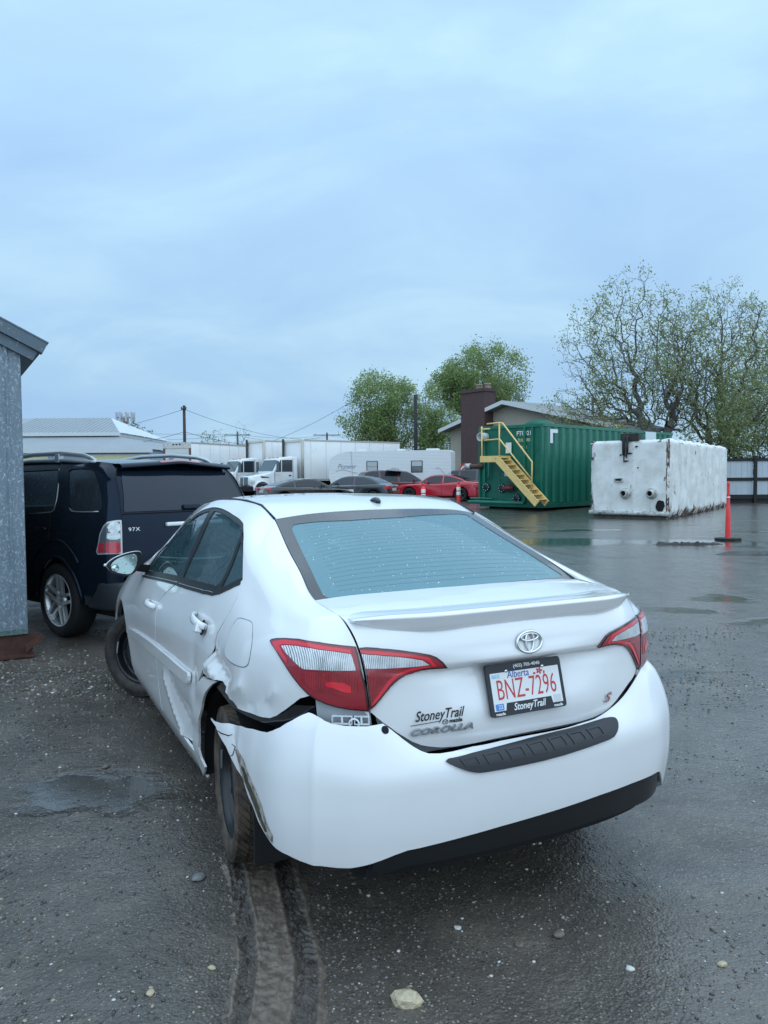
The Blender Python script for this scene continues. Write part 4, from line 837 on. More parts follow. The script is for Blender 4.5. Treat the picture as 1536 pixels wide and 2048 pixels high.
    def top(u, v):
        x, y = -W+u*W, v*L; z = H-.0+.03*ns(x*2, y*2, 5)
        for k in range(7): z += .07*math.exp(-((y-.95-k*1.45)/.14)**2)*max(0, 1-abs(x+.2)/.5)
        e = min(u*W, (1-u)*W, y); return (x, y, z-.10*max(0, 1-e/.16)**2), .5
    lumpy('roof', top, 40, 110, 1)
    mb = MB(); mb.box(-W+.05, -.12, .12, L, z0, H-.15); mb.build('tank_core', M_DARK, t)
    mb = MB(); mb.smooth = True; mb.tube([(-W-.02, -.02, .22), (.02, -.02, .20)], .085, 10); mb.build('bottom_rail', mat('chipped white steel', (.52, .54, .52), .6, vary=.2, vscale=5, dirt=(.04, .035, .03), dirt_amt=.42, dirt_scale=7), t)
    mb = MB(); mb.box(-W+.1, -.1, .1, .3, 0.0, .2); mb.box(-.45, -.14, .25, L, .0, .22); mb.build('skid', mat('grimy skid steel', (.10, .10, .095), .7, vary=.5, vscale=5), t)
    for x in (-W*.535, -W*.205):
        p = thing('pipe_stub', None, None, parent=t); MPS = MATS['chipped white steel']
        mb = MB(); mb.smooth = True; mb.lathe([(.02, .20), (-.06, .20), (-.08, .15), (-.10, .135), (-.34, .125), (-.36, .10), (-.30, .095), (-.05, .09)], 18, 'y', (x, 0, .93)); mb.build('pipe', MPS, p, recalc=True)
        mb = MB(); mb.lathe([(-.20, .094), (-.20, .0005)], 18, 'y', (x, 0, .93)); mb.build('pipe_bore', M_DARK, p)
    mb = MB(); mb.add([(-.28+.16*cos(a)*(1+.3*ns(cos(a), sin(a), 4)), -.035, .48+.21*sin(a)*(1+.25*ns(cos(a)*2, sin(a)*2, 8))) for a in np.linspace(0, 2*pi, 25)[:-1]], [tuple(range(21))]); mb.build('torn_hole', M_DARK, t)
    for x0, x1, z_, hh in ((-W*.68, -W*.57, 1.42, .14),): mb = MB(); mb.box(x0, x1, -.06, .0, z_-hh/2, z_+hh/2); mb.build('latch_plate', MATS['chipped white steel'], t); mb = MB(); mb.box(x0+.05, x1-.05, -.075, -.055, z_-.03, z_+.04); mb.build('latch_slot', M_DARK, t)
    for x, z_, w in ((-W*.40, 2.62, .12), (-W*.48, 2.38, .2), (-W*.53, 2.10, .2), (-W*.60, 2.33, .09), (-W*.38, 1.86, .06)): mb = MB(); mb.prism([(x-w/2, z_), (x, z_-.03), (x+w/2, z_+.02), (x, z_+.03)], 'y', -.04, .0); mb.build('paint_tear', M_DARK, t)
    # cables and timber lying over the top edge
    b_ = thing('cable_bundle', 'bundle of black cables on a dark board hanging over the white tank edge', 'cables', (0, 0, 0)); M_ = Matrix.Rotation(ax, 4, 'Z'); M_.translation = Vector((10.1, 27.6, 0)); b_.matrix_world = M_
    mb = MB(); mb.bbox(-W*.60, -W*.37, -.06, .30, H-.02, H+.24, .02); mb.build('board', mat('dark wet board', (.035, .028, .026), .8, vary=.3), b_)
    for k, (x, l) in enumerate(((-W*.56, .55), (-W*.545, .80), (-W*.53, .60), (-W*.51, .65), (-W*.495, .45), (-W*.50, .52))):
        mb = MB(); mb.smooth = True; mb.tube([(x+.02, .35, H+.18), (x, .02, H+.26), (x-.01, -.12, H+.10), (x-.02+.02*k % 3*.02, -.11, H-.25), (x-.01, -.10, H-l)], .022, 6); mb.build('cable', mat('black cable', (.018, .018, .02), .5), b_)
build_white_tank()
# ================= traffic posts =================
M_OR = mat('orange red plastic', (.80, .050, .050), .45, vary=.12, vscale=6); M_RFL = mat('white reflective band', (.80, .80, .78), .4)
def build_tall_post():
    g = thing('delineator_post', 'tall plain orange traffic post on a black rubber base', 'traffic post', (8.30, 18.75, 0), radians(12))
    mb = MB(); mb.smooth = True; mb.lathe([(.03, .066), (.25, .062), (.55, .056), (.80, .048), (.82, .040), (1.02, .035), (1.25, .029), (1.30, .027), (1.33, .036), (1.39, .037), (1.41, .025), (1.41, .0005)], 18, 'z'); mb.build('post', M_OR, g)
    mb = MB(); mb.prism([(.32*cos(a), .28*sin(a)) for a in np.linspace(0, 2*pi, 9)[:-1]], 'z', .004, .05); mb.build('rubber_base', mat('black rubber base', (.012, .012, .013), .7), g)
    mb = MB(); mb.smooth = True; mb.lathe([(1.02, .043), (1.05, .043)], 14, 'z'); mb.build('tape', M_RFL, g)
build_tall_post()
for x, y, lab in ((3.55, 37.0, 'orange post with white bands beside the red car rear wheel'), (1.75, 34.5, 'orange post with white bands by the red car bonnet')):
    g = thing('delineator_post', lab, 'traffic post', (x, y, ground_z(x, y)), 0, 'banded traffic posts')
    mb = MB(); mb.smooth = True; mb.lathe([(.03, .11), (.5, .10), (1.05, .085), (1.06, .05), (1.12, .045), (1.16, .06), (1.22, .055), (1.23, .0005)], 16, 'z'); mb.build('post', M_OR, g)
    for z in (.58, .80): mb = MB(); mb.smooth = True; mb.lathe([(z, .105), (z+.16, .100)], 16, 'z'); mb.build('band', M_RFL, g)
    mb = MB(); mb.prism([(.22*cos(a), .22*sin(a)) for a in np.linspace(0, 2*pi, 9)[:-1]], 'z', .004, .05); mb.build('rubber_base', mat('black rubber base', (.012, .012, .013), .7), g)
# ================= generic parked cars =================
M_BGGLASS = mat('car window glass', (.012, .018, .024), .08, spec=.6); M_BGPANE = mat('windscreen glass seen over the dash', (.07, .11, .125), .10, coat=.6)
M_TYRE = mat('black tyre', (.014, .014, .015), .75); M_ALLOY = mat('alloy rim', (.30, .31, .32), .35, metal=.7); M_HEAD = mat('headlamp lens', (.55, .58, .58), .15, coat=1.); M_TAIL = mat('tail lamp lens', (.45, .02, .03), .15, coat=1.)
def bevelled(mb_, name, m, parent, off=.05, seg=3, ang=30):
    me = mb_.mesh(name, m); bm = bmesh.new(); bm.from_mesh(me); bmesh.ops.remove_doubles(bm, verts=bm.verts[:], dist=1e-4); bmesh.ops.recalc_face_normals(bm, faces=bm.faces[:])
    bmesh.ops.bevel(bm, geom=[e for e in bm.edges if len(e.link_faces) == 2 and e.calc_face_angle(0) > radians(ang)], offset=off, segments=seg, profile=.5, affect='EDGES', clamp_overlap=True)
    for f in bm.faces: f.smooth = True
    bm.to_mesh(me); bm.free(); return link_mesh(name, me, parent)
def wheel_simple(parent, x, y, R, W, rim=M_ALLOY, steer=0):
    w = thing('wheel', None, None, (x, y, R), steer, parent=parent); s = -1 if x < 0 else 1
    mb = MB(); mb.smooth = True; mb.lathe([(-s*W/2, R*.62), (-s*W/2, R*.9), (-s*W*.38, R), (s*W*.38, R), (s*W/2, R*.92), (s*W/2, R*.66), (s*W*.40, R*.62)], 24, 'x'); mb.build('tyre', M_TYRE, w, recalc=True)
    mb = MB(); mb.smooth = True; mb.lathe([(s*W*.42, R*.65), (s*W*.44, R*.60), (s*W*.25, R*.56)], 24, 'x'); mb.build('rim_edge', rim, w, recalc=True)
    mb = MB(); mb.lathe([(s*W*.18, R*.6), (s*W*.18, .0005)], 20, 'x'); mb.build('rim_shadow', M_DARK, w, recalc=True)
    me = MB().bar((s*W*.36, 0, .02), (s*W*.36, 0, R*.60), .07, .03, up=(0, 1, 0)).mesh('spoke', rim)
    for k in range(5): link_mesh('spoke', me, w, (0, 0, 0), (2*pi*k/5, 0, 0))
    return w
def quad_on(mb, pts, n, off): mb.add([Vector(p)+n*off for p in pts], [(0, 1, 2, 3)])
def parked_car(name, label, loc, rz, paint, prof, cabin, W=1.82, wheels=(.85, 3.7), R=.33, rim=M_ALLOY, group=None, glass=None, cat='car', head=None, tail=None, pillars=(.5,), scr=None):
    """prof: side outline (y, z) of the lower body from the rear bumper over to the nose. cabin: (y_rear_foot, y_rear_top, y_front_top, y_front_foot, z_belt_rear, z_roof, z_belt_front)."""
    c = thing(name, label, cat, loc, rz, group); h = W/2; gl = glass or M_BGGLASS
    y0 = min(p[0] for p in prof); y1 = max(p[0] for p in prof)
    pl = [(y0+.04, .22)]+list(prof)+[(y1-.05, .22)]
    for wy in sorted(wheels, reverse=True): pl += [(wy+(R+.06)*cos(a), max(.22, R+(R+.06)*sin(a))) for a in np.linspace(-.25, pi+.25, 13)]
    mb = MB(); mb.prism(pl, 'x', -h, h); body = bevelled(mb, 'body', paint, c, .07, 3, 35)
    mb = MB(); mb.box(-h+.24, h-.24, y0+.2, y1-.2, .18, .62); mb.build('chassis', M_DARK, c)
    yr, yrt, yft, yf, zr, zt, zf = cabin; hb, ht = h-.07, h-.30
    ctl = [(yr, zr), (yr*.55+yrt*.45, zr*.50+zt*.50+.03), (yrt, zt-.035), (yrt*.6+yft*.4, zt), (yft, zt-.02), (yft*.45+yf*.55, zt*.48+zf*.52+.025), (yf, zf)]
    pr = chaikin(ctl, 3, closed=False); n = len(pr); zb = lambda y: zr+(zf-zr)*(y-yr)/(yf-yr)
    hw = lambda y, z: hb-(hb-ht)*max(0, min(1, (z-zb(y))/(zt-.02-zb(y)+1e-6)))**1.15
    def sheet(nm, i0, i1, m, x0=-1., x1=1., off=0., nx=9):       # a band of the curved top between two profile points
        mb = MB(); mb.smooth = True; V = []
        for i in range(i0, i1+1):
            y, z = pr[i]; w = hw(y, z); a_, c_ = pr[max(0, i-1)], pr[min(n-1, i+1)]; nv = Vector((0, -(c_[1]-a_[1]), c_[0]-a_[0])).normalized()
            for k in range(nx):
                q = x0+(x1-x0)*k/(nx-1); V.append((q*w, y+nv.y*off, z+nv.z*off-.028*q*q*min(1, max(0, (z-zb(y))*2.5))))
        mb.add(V, [(i*nx+k, (i+1)*nx+k, (i+1)*nx+k+1, i*nx+k+1) for i in range(i1-i0) for k in range(nx-1)]); mb.build(nm, m, c, recalc=False)
    sheet('roof', 0, n-1, paint)
    for s in (-1, 1):
        mb = MB(); mb.smooth = True; V = []
        for y, z in pr:
            z_ = z-.028*min(1, max(0, (z-zb(y))*2.5))
            for k in range(5): f = k/4; zz = z_*(1-f)+zb(y)*f; V.append((s*hw(y, zz), y, zz))
        mb.add(V, [(i*5+k, (i+1)*5+k, (i+1)*5+k+1, i*5+k+1) if s < 0 else (i*5+k+1, (i+1)*5+k+1, (i+1)*5+k, i*5+k) for i in range(n-1) for k in range(4)]); mb.build('cabin_side', paint, c)
        # side windows: the outline drawn in from the roof line, split by the pillars
        e = [.06]+[q for p in pillars for q in (p-.016, p+.016)]+[.94]
        for k in range(0, len(e), 2):
            ya, yb = yr+(yf-yr)*e[k], yr+(yf-yr)*e[k+1]; ys = np.linspace(ya, yb, 9); up = []
            for y in ys:
                z = np.interp(y, [q[0] for q in pr], [q[1] for q in pr])-.085; up.append((y, max(z, zb(y)+.03)))
            V = [(s*(hw(y, z)+.016), y, z) for y, z in up]+[(s*(hw(y, zb(y)+.03)+.016), y, zb(y)+.03) for y in ys]
            mb = MB(); mb.add(V, [(i, i+1, 9+i+1, 9+i) if s < 0 else (9+i, 9+i+1, i+1, i) for i in range(8)]); mb.build('side_window', gl, c)
    r0 = next(i for i in range(n) if pr[i][1] > zr+.05); r1 = next(i for i in range(n) if pr[i][0] > yrt-.06); f0 = max(i for i in range(n) if pr[i][0] < yft+.08); f1 = max(i for i in range(n) if pr[i][1] > zf+.05)
    sheet('rear_window', r0, max(r1, r0+2), gl, -.90, .90, .006); sheet('windscreen', f0, f1, scr or M_BGPANE, -.90, .90, .006)
    for wy in wheels:
        for s in (-1, 1): wheel_simple(c, s*(h-.11), wy, R, .22, rim)
    for s in (-1, 1):
        a = head or (y1-.10, .62, .78); mb = MB(); mb.bbox(min(s*(h-.42), s*(h-.02)), max(s*(h-.42), s*(h-.02)), a[0]-.22, a[0]+.04, a[1], a[2], .03); mb.build('headlamp', M_HEAD, c)
        a = tail or (y0+.08, .74, .92); mb = MB(); mb.bbox(min(s*(h-.40), s*(h+.004)), max(s*(h-.40), s*(h+.004)), a[0]-.10, a[0]+.14, a[1], a[2], .03); mb.build('tail_lamp', M_TAIL, c)
        mb = MB(); mb.bbox(min(s*(h-.02), s*(h+.17)), max(s*(h-.02), s*(h+.17)), yf-.62, yf-.50, zf+.02, zf+.17, .03); mb.build('door_mirror', paint, c)
        for dy in (.0, -1.0): mb = MB(); mb.bbox(min(s*(h-.03), s*(h+.015)), max(s*(h-.03), s*(h+.015)), (yr+yf)/2-.15+dy*.85+.35, (yr+yf)/2+.05+dy*.85+.35, .80, .835, .008); mb.build('door_handle', paint, c)
        mb = MB()
        for yy in ((yr+yf)/2+.05, yf-.25): mb.box(s*(h+.001)-.002, s*(h+.001)+.002, yy-.006, yy+.006, .32, zf-.02)
        mb.build('door_gaps', M_DARK, c)
    mb = MB(); mb.bbox(-h+.45, h-.45, y1-.08, y1+.01, .42, .60, .02); mb.build('grille', M_TRIM, c); mb = MB(); mb.bbox(-.26, .26, y0-.012, y0+.03, .66, .80, .008); mb.build('number_plate', mat('plain plate', (.5, .5, .48), .6), c)
    return c
SEDAN = [(.0, .50), (.04, .78), (.12, .98), (.75, 1.02), (2.0, .95), (3.3, .92), (4.2, .84), (4.55, .70), (4.62, .45)]
P_BLACK = mat('black car paint', (.008, .009, .012), .2, coat=1.); P_GREY = mat('charcoal car paint', (.022, .028, .036), .2, coat=1.); P_RED = mat('bright red car paint', (.52, .012, .030), .25, coat=1., vary=.05); P_MAROON = mat('maroon car paint', (.10, .012, .016), .25, coat=1.); P_DKSUV = mat('dark green grey car paint', (.018, .030, .034), .25, coat=1.)
gz = ground_z(0, 45)
parked_car('parked_car', 'black low coupe with a sloping tail beside the white truck', (-5.9, 37.5, .2), radians(-62), P_BLACK, [(0, .5), (.03, .8), (.10, .93), (.5, .97), (2.0, .90), (3.2, .86), (4.1, .80), (4.5, .68), (4.58, .42)], (.35, 1.75, 2.55, 3.35, .95, 1.36, .88), tail=(.06, .78, .92), pillars=(.36,))
parked_car('parked_car', 'charcoal sedan facing left between the black coupe and red car', (.55, 40.6, .22), radians(68), P_GREY, SEDAN, (.45, 1.35, 2.6, 3.45, 1.0, 1.46, .93), glass=mat('blue sedan glass', (.020, .030, .042), .08, spec=.6))
parked_car('muscle_sedan', 'bright red sedan with a hood scoop parked beside the green tank', (5.45, 43.2, gz-.02), radians(66), P_RED, [(0, .5), (.03, .85), (.10, 1.05), (.70, 1.10), (1.3, 1.04), (2.2, .96), (3.3, .97), (4.4, .93), (4.85, .82), (4.95, .45)], (.55, 1.6, 2.75, 3.45, 1.06, 1.50, .96), W=1.9, wheels=(.95, 4.0), R=.37, rim=mat('dark alloy rim', (.10, .11, .12), .35, metal=.7), head=(4.85, .68, .82))
parked_car('minivan', 'maroon minivan with dark glass in front of the camper', (-1.55, 44.8, gz), radians(-76), P_MAROON, [(0, .5), (.03, .9), (.06, 1.1), (1.2, 1.08), (3.4, 1.05), (4.2, .98), (4.75, .82), (4.85, .45)], (.06, .42, 2.75, 3.75, 1.09, 1.76, 1.05), W=1.9, wheels=(.9, 3.85), tail=(.10, .92, 1.35), pillars=(.3, .6), cat='minivan')
parked_car('parked_suv', 'dark sport utility parked behind the red sedan', (6.9, 47.2, gz), radians(70), P_DKSUV, [(0, .55), (.03, .95), (.06, 1.12), (1.2, 1.1), (3.3, 1.08), (4.3, 1.0), (4.65, .85), (4.7, .5)], (.10, .45, 2.7, 3.45, 1.12, 1.80, 1.08), W=1.9, wheels=(.9, 3.75), R=.36, pillars=(.3, .62), cat='car')
# the torn grey tarp on the minivan roof
mb = MB(); mb.smooth = True; n = 14
mb.add([(.3*cos(0)+u*.9-.45, v*.5-.25, .16*(1-(2*u-1)**2)*(1-(2*v-1)**2)+.07*mnoise.noise(Vector((u*5, v*5, 1)))) for v in np.linspace(0, 1, n) for u in np.linspace(0, 1, n)], [(j*n+i, j*n+i+1, (j+1)*n+i+1, (j+1)*n+i) for j in range(n-1) for i in range(n-1)])
tag(mb.build('crumpled_sheet', mat('grey plastic sheet', (.22, .23, .24), .6), None, (.35, 44.3, gz+1.72), (0, .1, .3)), 'crumpled grey plastic sheet lying on the maroon minivan', 'sheet')
# ================= box trucks =================
M_TW = mat('white truck box', (.76, .77, .77), .45, vary=.04, vscale=.7, dirt=(.55, .56, .55), dirt_amt=.28, dirt_scale=1.2); M_TC = mat('white cab paint', (.70, .72, .73), .3, coat=.8); M_TAN = mat('aluminium corner post', (.42, .40, .36), .4, metal=.3)
def truck_box(t, L, Wd, z0, H, front_round=True, back_door=False):
    h = Wd/2; mb = MB(); mb.box(-h, h, -L, 0, z0, H); bevelled(mb, 'box', M_TW, t, .03, 2, 30)
    mb = MB(); mb.bbox(-h-.02, h+.02, -.10, .06, H-.14, H+.05, .05); mb.build('front_cap', mat('cream cap', (.62, .60, .52), .45), t)
    for s in (-1, 1):
        mb = MB(); mb.smooth = True; mb.tube([(s*(h-.03), .02, z0), (s*(h-.03), .02, H-.1)], .10, 10); mb.build('corner_post', M_TAN, t)
        mb = MB(); mb.box(s*(h+.005)-.012, s*(h+.005)+.012, -L, 0, H-.10, H+.01); mb.build('top_rail', M_TAN, t); mb = MB(); mb.box(s*(h+.005)-.012, s*(h+.005)+.012, -L, 0, z0-.02, z0+.12); mb.build('bottom_rail', M_TAN, t)
        for k in range(int(L/1.2)): mb = MB(); mb.box(s*(h+.003)-.004, s*(h+.003)+.004, -.6-k*1.2-.015, -.6-k*1.2+.015, z0+.1, H-.1); mb.build('panel_seam', mat('seam grey', (.52, .54, .55), .5), t)
    if back_door:
        d = thing('roll_door', None, None, parent=t); mb = MB(); mb.box(-h-.01, h+.01, -L-.06, -L-.004, H-.42, H+.01); mb.build('door_header', mat('worn white header', (.60, .60, .57), .5, dirt=(.10, .06, .05), dirt_amt=.36, dirt_scale=5), d)
        for s in (-1, 1): mb = MB(); mb.box(s*(h-.08)-.08, s*(h-.08)+.08, -L-.06, -L-.004, z0, H-.42); mb.build('door_jamb', mat('rusty jamb', (.14, .07, .05), .7, vary=.4, vscale=4), d)
        for k in range(6): z = z0+k*(H-.42-z0)/6; mb = MB(); mb.box(-h+.17, h-.17, -L-.03, -L-.004, z+.01, z+(H-.42-z0)/6-.01); mb.build('door_slat', mat('roll door slat', (.62, .65, .64), .5), d)
        for x in (-.3, 0, .3): mb = MB(); mb.bbox(x-.07, x+.07, -L-.09, -L-.05, H-.18, H-.10, .01); mb.build('marker_lamp', M_DARK, d)
    mb = MB(); mb.box(-.45, .45, -L+.2, 3.2, z0-.35, z0-.02); mb.build('chassis', M_DARK, t)
    for y in (-L+1.6,):
        for s in (-1, 1): wheel_simple(t, s*(h-.25), y, .5, .4, M_TC)
def box_truck(label, loc, rz, L, H, hood, orange=False, stack=True, group='white box trucks'):
    t = thing('box_truck', label, 'truck', loc, rz, group); truck_box(t, L, 2.5, 1.15, H)
    # conventional cab: cabin, windscreen, sloping bonnet, grille
    cb = thing('cab', None, None, parent=t); h = 1.08
    mb = MB(); mb.prism([(.30, .85), (2.15, .85), (2.15, 1.72), (1.62, 2.62), (.85, 2.74), (.30, 2.70)], 'x', -h, h); bevelled(mb, 'cab_shell', M_TC, cb, .08, 3, 20)
    mb = MB(); mb.prism([(2.05, .85), (hood, .80), (hood+.03, 1.28), (hood-.12, 1.46), (2.05, 1.74)], 'x', -.86, .86); bevelled(mb, 'bonnet', M_TC, cb, .12, 4, 20)
    for s in (-1, 1):
        mb = MB(); mb.smooth = True; mb.lathe([(s*.70, .62), (s*1.12, .62), (s*1.12, .54), (s*.7, .54)], 22, 'x', (0, hood-.72, .55), 0, pi); mb.build('wing', M_TC, cb, recalc=True)
        mb = MB(); mb.bbox(min(s*.52, s*.98), max(s*.52, s*.98), hood-.28, hood-.02, 1.02, 1.22, .05); mb.build('headlamp', M_HEAD, cb)
        a = s*(h+.006); mb = MB(); mb.prism([(.72, 1.74), (1.55, 1.74), (1.98, 1.74), (1.60, 2.50), (.72, 2.52)], 'x', a-.006, a+.006); mb.build('side_window', mat('cab side glass', (.025, .035, .045), .1, coat=.8), cb); mb = MB(); mb.box(a-.012, a+.012, 1.50, 1.56, 1.74, 2.5); mb.build('window_bar', M_TC, cb)
        mb = MB(); mb.bbox(s*(h+.30)-.04, s*(h+.30)+.04, 1.88, 2.06, 1.72, 2.42, .02); mb.build('mirror_head', mat('mirror dark', (.10, .13, .15), .2), cb); mb = MB(); mb.bar((s*h, 1.9, 1.62), (s*(h+.30), 1.96, 1.60), .05); mb.bar((s*(h+.30), 1.96, 1.60), (s*(h+.30), 1.96, 1.75), .05); mb.bar((s*h, 1.9, 2.5), (s*(h+.30), 1.96, 2.44), .04); mb.build('mirror_arm', M_TC, cb)
        mb = MB(); mb.box(s*(h+.004)-.004, s*(h+.004)+.004, .66, .68, .9, 2.6); mb.box(s*(h+.004)-.004, s*(h+.004)+.004, 2.02, 2.04, .9, 1.72); mb.build('door_gaps', M_DARK, cb); mb = MB(); mb.bbox(s*(h+.01)-.02, s*(h+.01)+.02, .82, .98, 1.46, 1.53, .01); mb.build('door_handle', M_DARK, cb)
        mb = MB(); mb.prism([(2.25, 1.36), (2.85, 1.34), (2.95, 1.46), (2.4, 1.42)], 'x', s*.858-.006, s*.868+.006); mb.build('bonnet_vent', M_DARK, cb)
        wheel_simple(t, s*.98, hood-.72, .5, .28, M_TC)
    n = Vector((0, .90, .53)).normalized(); mb = MB(); q = [(-.94, 2.115, 1.79), (.94, 2.115, 1.79), (.90, 1.70, 2.50), (-.90, 1.70, 2.50)]; mb.add([Vector(p)+n*.022 for p in q]+[Vector(p)-n*.02 for p in q], [(0, 1, 2, 3), (4, 5, 1, 0), (5, 6, 2, 1), (6, 7, 3, 2), (7, 4, 0, 3)]); mb.build('windscreen', mat('cab windscreen', (.045, .075, .085), .08, coat=.5), cb)
    mb = MB(); mb.bbox(-.52, .52, hood-.02, hood+.05, .86, 1.40, .06); mb.build('grille', mat('grey grille', (.16, .18, .19), .4, metal=.4), cb); mb = MB(); mb.bbox(-.03, .03, hood+.0, hood+.07, .84, 1.44, .01); mb.build('grille_bar', M_TC, cb)
    mb = MB(); mb.bbox(-1.15, 1.15, hood-.05, hood+.20, .48, .80, .05); mb.build('bumper', M_DARK, cb)
    for x in (-.5, 0, .5): mb = MB(); mb.bbox(x-.06, x+.06, 1.42, 1.55, 2.62, 2.70, .02); mb.build('roof_marker', mat('amber marker', (.5, .2, .03), .3), cb)
    if orange: mb = MB(); mb.smooth = True; mb.lathe([(-1.13, .635), (-.70, .635)], 16, 'x', (0, hood-.72, .55), .2, 1.9); mb.bbox(-1.10, -.70, hood-.45, hood-.05, 1.0, 1.30, .05); mb.build('orange_lamp_pod', mat('orange lamp', (.75, .30, .06), .35), cb)
    if stack: mb = MB(); mb.smooth = True; mb.tube([(1.12, .14, .9), (1.12, .14, H+.12)], .075, 10); mb.build('exhaust_stack', mat('black stack', (.02, .02, .022), .5), t)
    return t
rzT = radians(126.9)
t1 = box_truck('white box truck with a chrome V grille beside the camper', (-6.05, 52.3, gz), rzT, 8.1, 3.85, 3.65)
t2 = box_truck('white box truck with an orange lamp on its wing', (-9.0, 55.0, gz), rzT, 7.5, 3.95, 3.4, orange=True)
# scuffs on the second truck's box front
t3 = thing('box_truck', 'white box truck parked tail out with a rusty framed roll door', 'truck', (-11.75, 63.4, gz), radians(-24.8), 'white box trucks'); truck_box(t3, 7.6, 2.5, 1.15, 3.95, back_door=True)
mb = MB(); mb.prism([(.3, .85), (2.6, .85), (2.6, 1.4), (2.1, 2.6), (.3, 2.7)], 'x', -1.1, 1.1); bevelled(mb, 'cab', M_TC, t3, .1, 3, 20)
for s in (-1, 1): wheel_simple(t3, s*1.0, 1.7, .48, .28, M_TC)
# ================= camper =================
def build_camper():
    fd = Vector((-7.55, 1.5, 0)).normalized(); rz = atan2(-fd.x, fd.y)
    c = thing('camper_trailer', 'long white camper trailer with two small square windows', 'camper', (.55, 49.3, gz), rz); L, W, z0, H = 7.7, 2.4, .62, 2.98
    def wallmat():
        m, nt, b = _nodes('ribbed camper siding'); N = nt.nodes.new; K = nt.links.new; tc = N('ShaderNodeTexCoord'); w = N('ShaderNodeTexWave'); w.bands_direction = 'Z'; w.inputs['Scale'].default_value = 3.6; K(tc.outputs['Object'], w.inputs['Vector']); r = N('ShaderNodeValToRGB'); K(w.outputs['Fac'], r.inputs[0]); r.color_ramp.elements[0].color = (.65, .68, .69, 1); r.color_ramp.elements[0].position = .05; r.color_ramp.elements[1].color = (.70, .73, .74, 1); r.color_ramp.elements[1].position = .35; K(r.outputs[0], b.inputs['Base Color']); b.inputs['Roughness'].default_value = .4
        bp = N('ShaderNodeBump'); bp.inputs['Strength'].default_value = .3; bp.inputs['Distance'].default_value = .02; K(w.outputs['Fac'], bp.inputs['Height']); K(bp.outputs[0], b.inputs['Normal']); MATS['ribbed camper siding'] = m; return m
    MS = wallmat(); y0, y1 = -L/2, L/2
    prof = [(y0, z0), (y0, H-.1), (y0+.12, H), (y1-1.5, H-.04)]+[(y1-1.5+1.45*sin(a), H-.75+.71*cos(a)) for a in np.linspace(.1, pi/2, 8)]+[(y1-.02, 1.4), (y1-.25, z0)]
    mb = MB(); mb.prism(prof, 'x', -W/2, W/2); mb.build('shell', MS, c)
    mb = MB(); mb.prism([(y1-1.62, z0), (y1-1.5, H-.03), (y1-1.42, H-.03), (y1-1.55, z0)], 'x', -W/2-.012, W/2+.012); mb.build('nose_seam', mat('camper trim', (.50, .54, .56), .4), c)
    for yc in (1.05, -1.75):
        for s in (-1, 1):
            w = thing('window', None, None, parent=c); a = s*(W/2+.01); mb = MB(); mb.bbox(a-.02, a+.02, yc-.36, yc+.36, 1.62, 2.34, .01); mb.build('window_frame', M_TRIM, w)
            for z_ in ((1.66, 1.98), (2.0, 2.30)): mb = MB(); mb.bbox(a-.028, a+.028, yc-.31, yc+.31, z_[0], z_[1], .005); mb.build('pane', mat('camper pane pale', (.42, .46, .47), .2, coat=.6) if (z_[1] > 2.1 or yc > 0) else mat('camper pane dark', (.10, .12, .13), .2, coat=.6), w)
    for y, l in ((1.9, .5), (-.6, .45), (-2.6, .8)): mb = MB(); mb.bbox(-.35, .35, y-l/2, y+l/2, H-.02, H+.12, .04); mb.build('roof_vent', mat('vent white', (.62, .64, .65), .5), c)
    for s in (-1, 1): F = Matrix(((0, 0, s, s*(W/2+.012)), (s, 0, 0, 2.75 if s < 0 else 2.75), (0, 1, 0, 1.98), (0, 0, 0, 1))); 
    # side facing the camera is the camper's left (-x)
    F = Matrix(((0, 0, -1, -W/2-.012), (-1, 0, 0, 2.68), (0, 1, 0, 2.02), (0, 0, 0, 1)))
    lettering('camper_name', 'Pioneer', .42, mat('grey script', (.26, .30, .33), .5), c, F, depth=.003, shear=.3, xscale=.9)
    sw = MB(); sw.tube([F @ Vector((-.7+1.4*t, -.30+.10*sin(t*5), 0)) for t in np.linspace(0, 1, 12)], .012, 5); sw.build('name_flourish', MATS['grey script'], c)
    sw = MB(); sw.tube([(-W/2-.012, -2.9-.9*t, 1.85-.35*t+.12*sin(t*7)) for t in np.linspace(0, 1, 12)], .012, 5); sw.build('tail_flourish', MATS['grey script'], c)
    for y in (-.9, -1.7):
        for s in (-1, 1): wheel_simple(c, s*1.05, y, .34, .22, M_TC)
    mb = MB(); mb.box(-.6, .6, y0+.3, y1-.4, .45, .64); mb.tube([(0, y1-.3, .5), (0, y1+1.2, .5)], .06, 8); mb.build('chassis', M_DARK, c)
    mb = MB(); mb.tube([(0, y1+1.1, 0), (0, y1+1.1, .5)], .05, 8); mb.build('jack_leg', M_DARK, c)
build_camper()
# round striped sign-like drum beyond the camper
dr = thing('striped_board', 'red and white striped board behind the camper end', 'sign', (5.72, 54.5, gz), radians(-10))
mb = MB(); mb.box(-.05, .05, -.05, .05, 0, 1.3); mb.build('sign_post', M_POLE, dr); mb = MB(); mb.prism([(.42*cos(a), 1.75+.55*sin(a)) for a in np.linspace(0, 2*pi, 25)[:-1]], 'y', -.09, -.05); mb.build('board', mat('red board', (.5, .06, .05), .5), dr)
for r0 in (.36, .16): mb = MB(); mb.smooth = False; mb.lathe([(-.10, r0), (-.10, r0-.09)], 24, 'y', (.0, 0, 1.75)); mb.build('stripe', mat('board white', (.75, .75, .74), .5), dr, recalc=True)
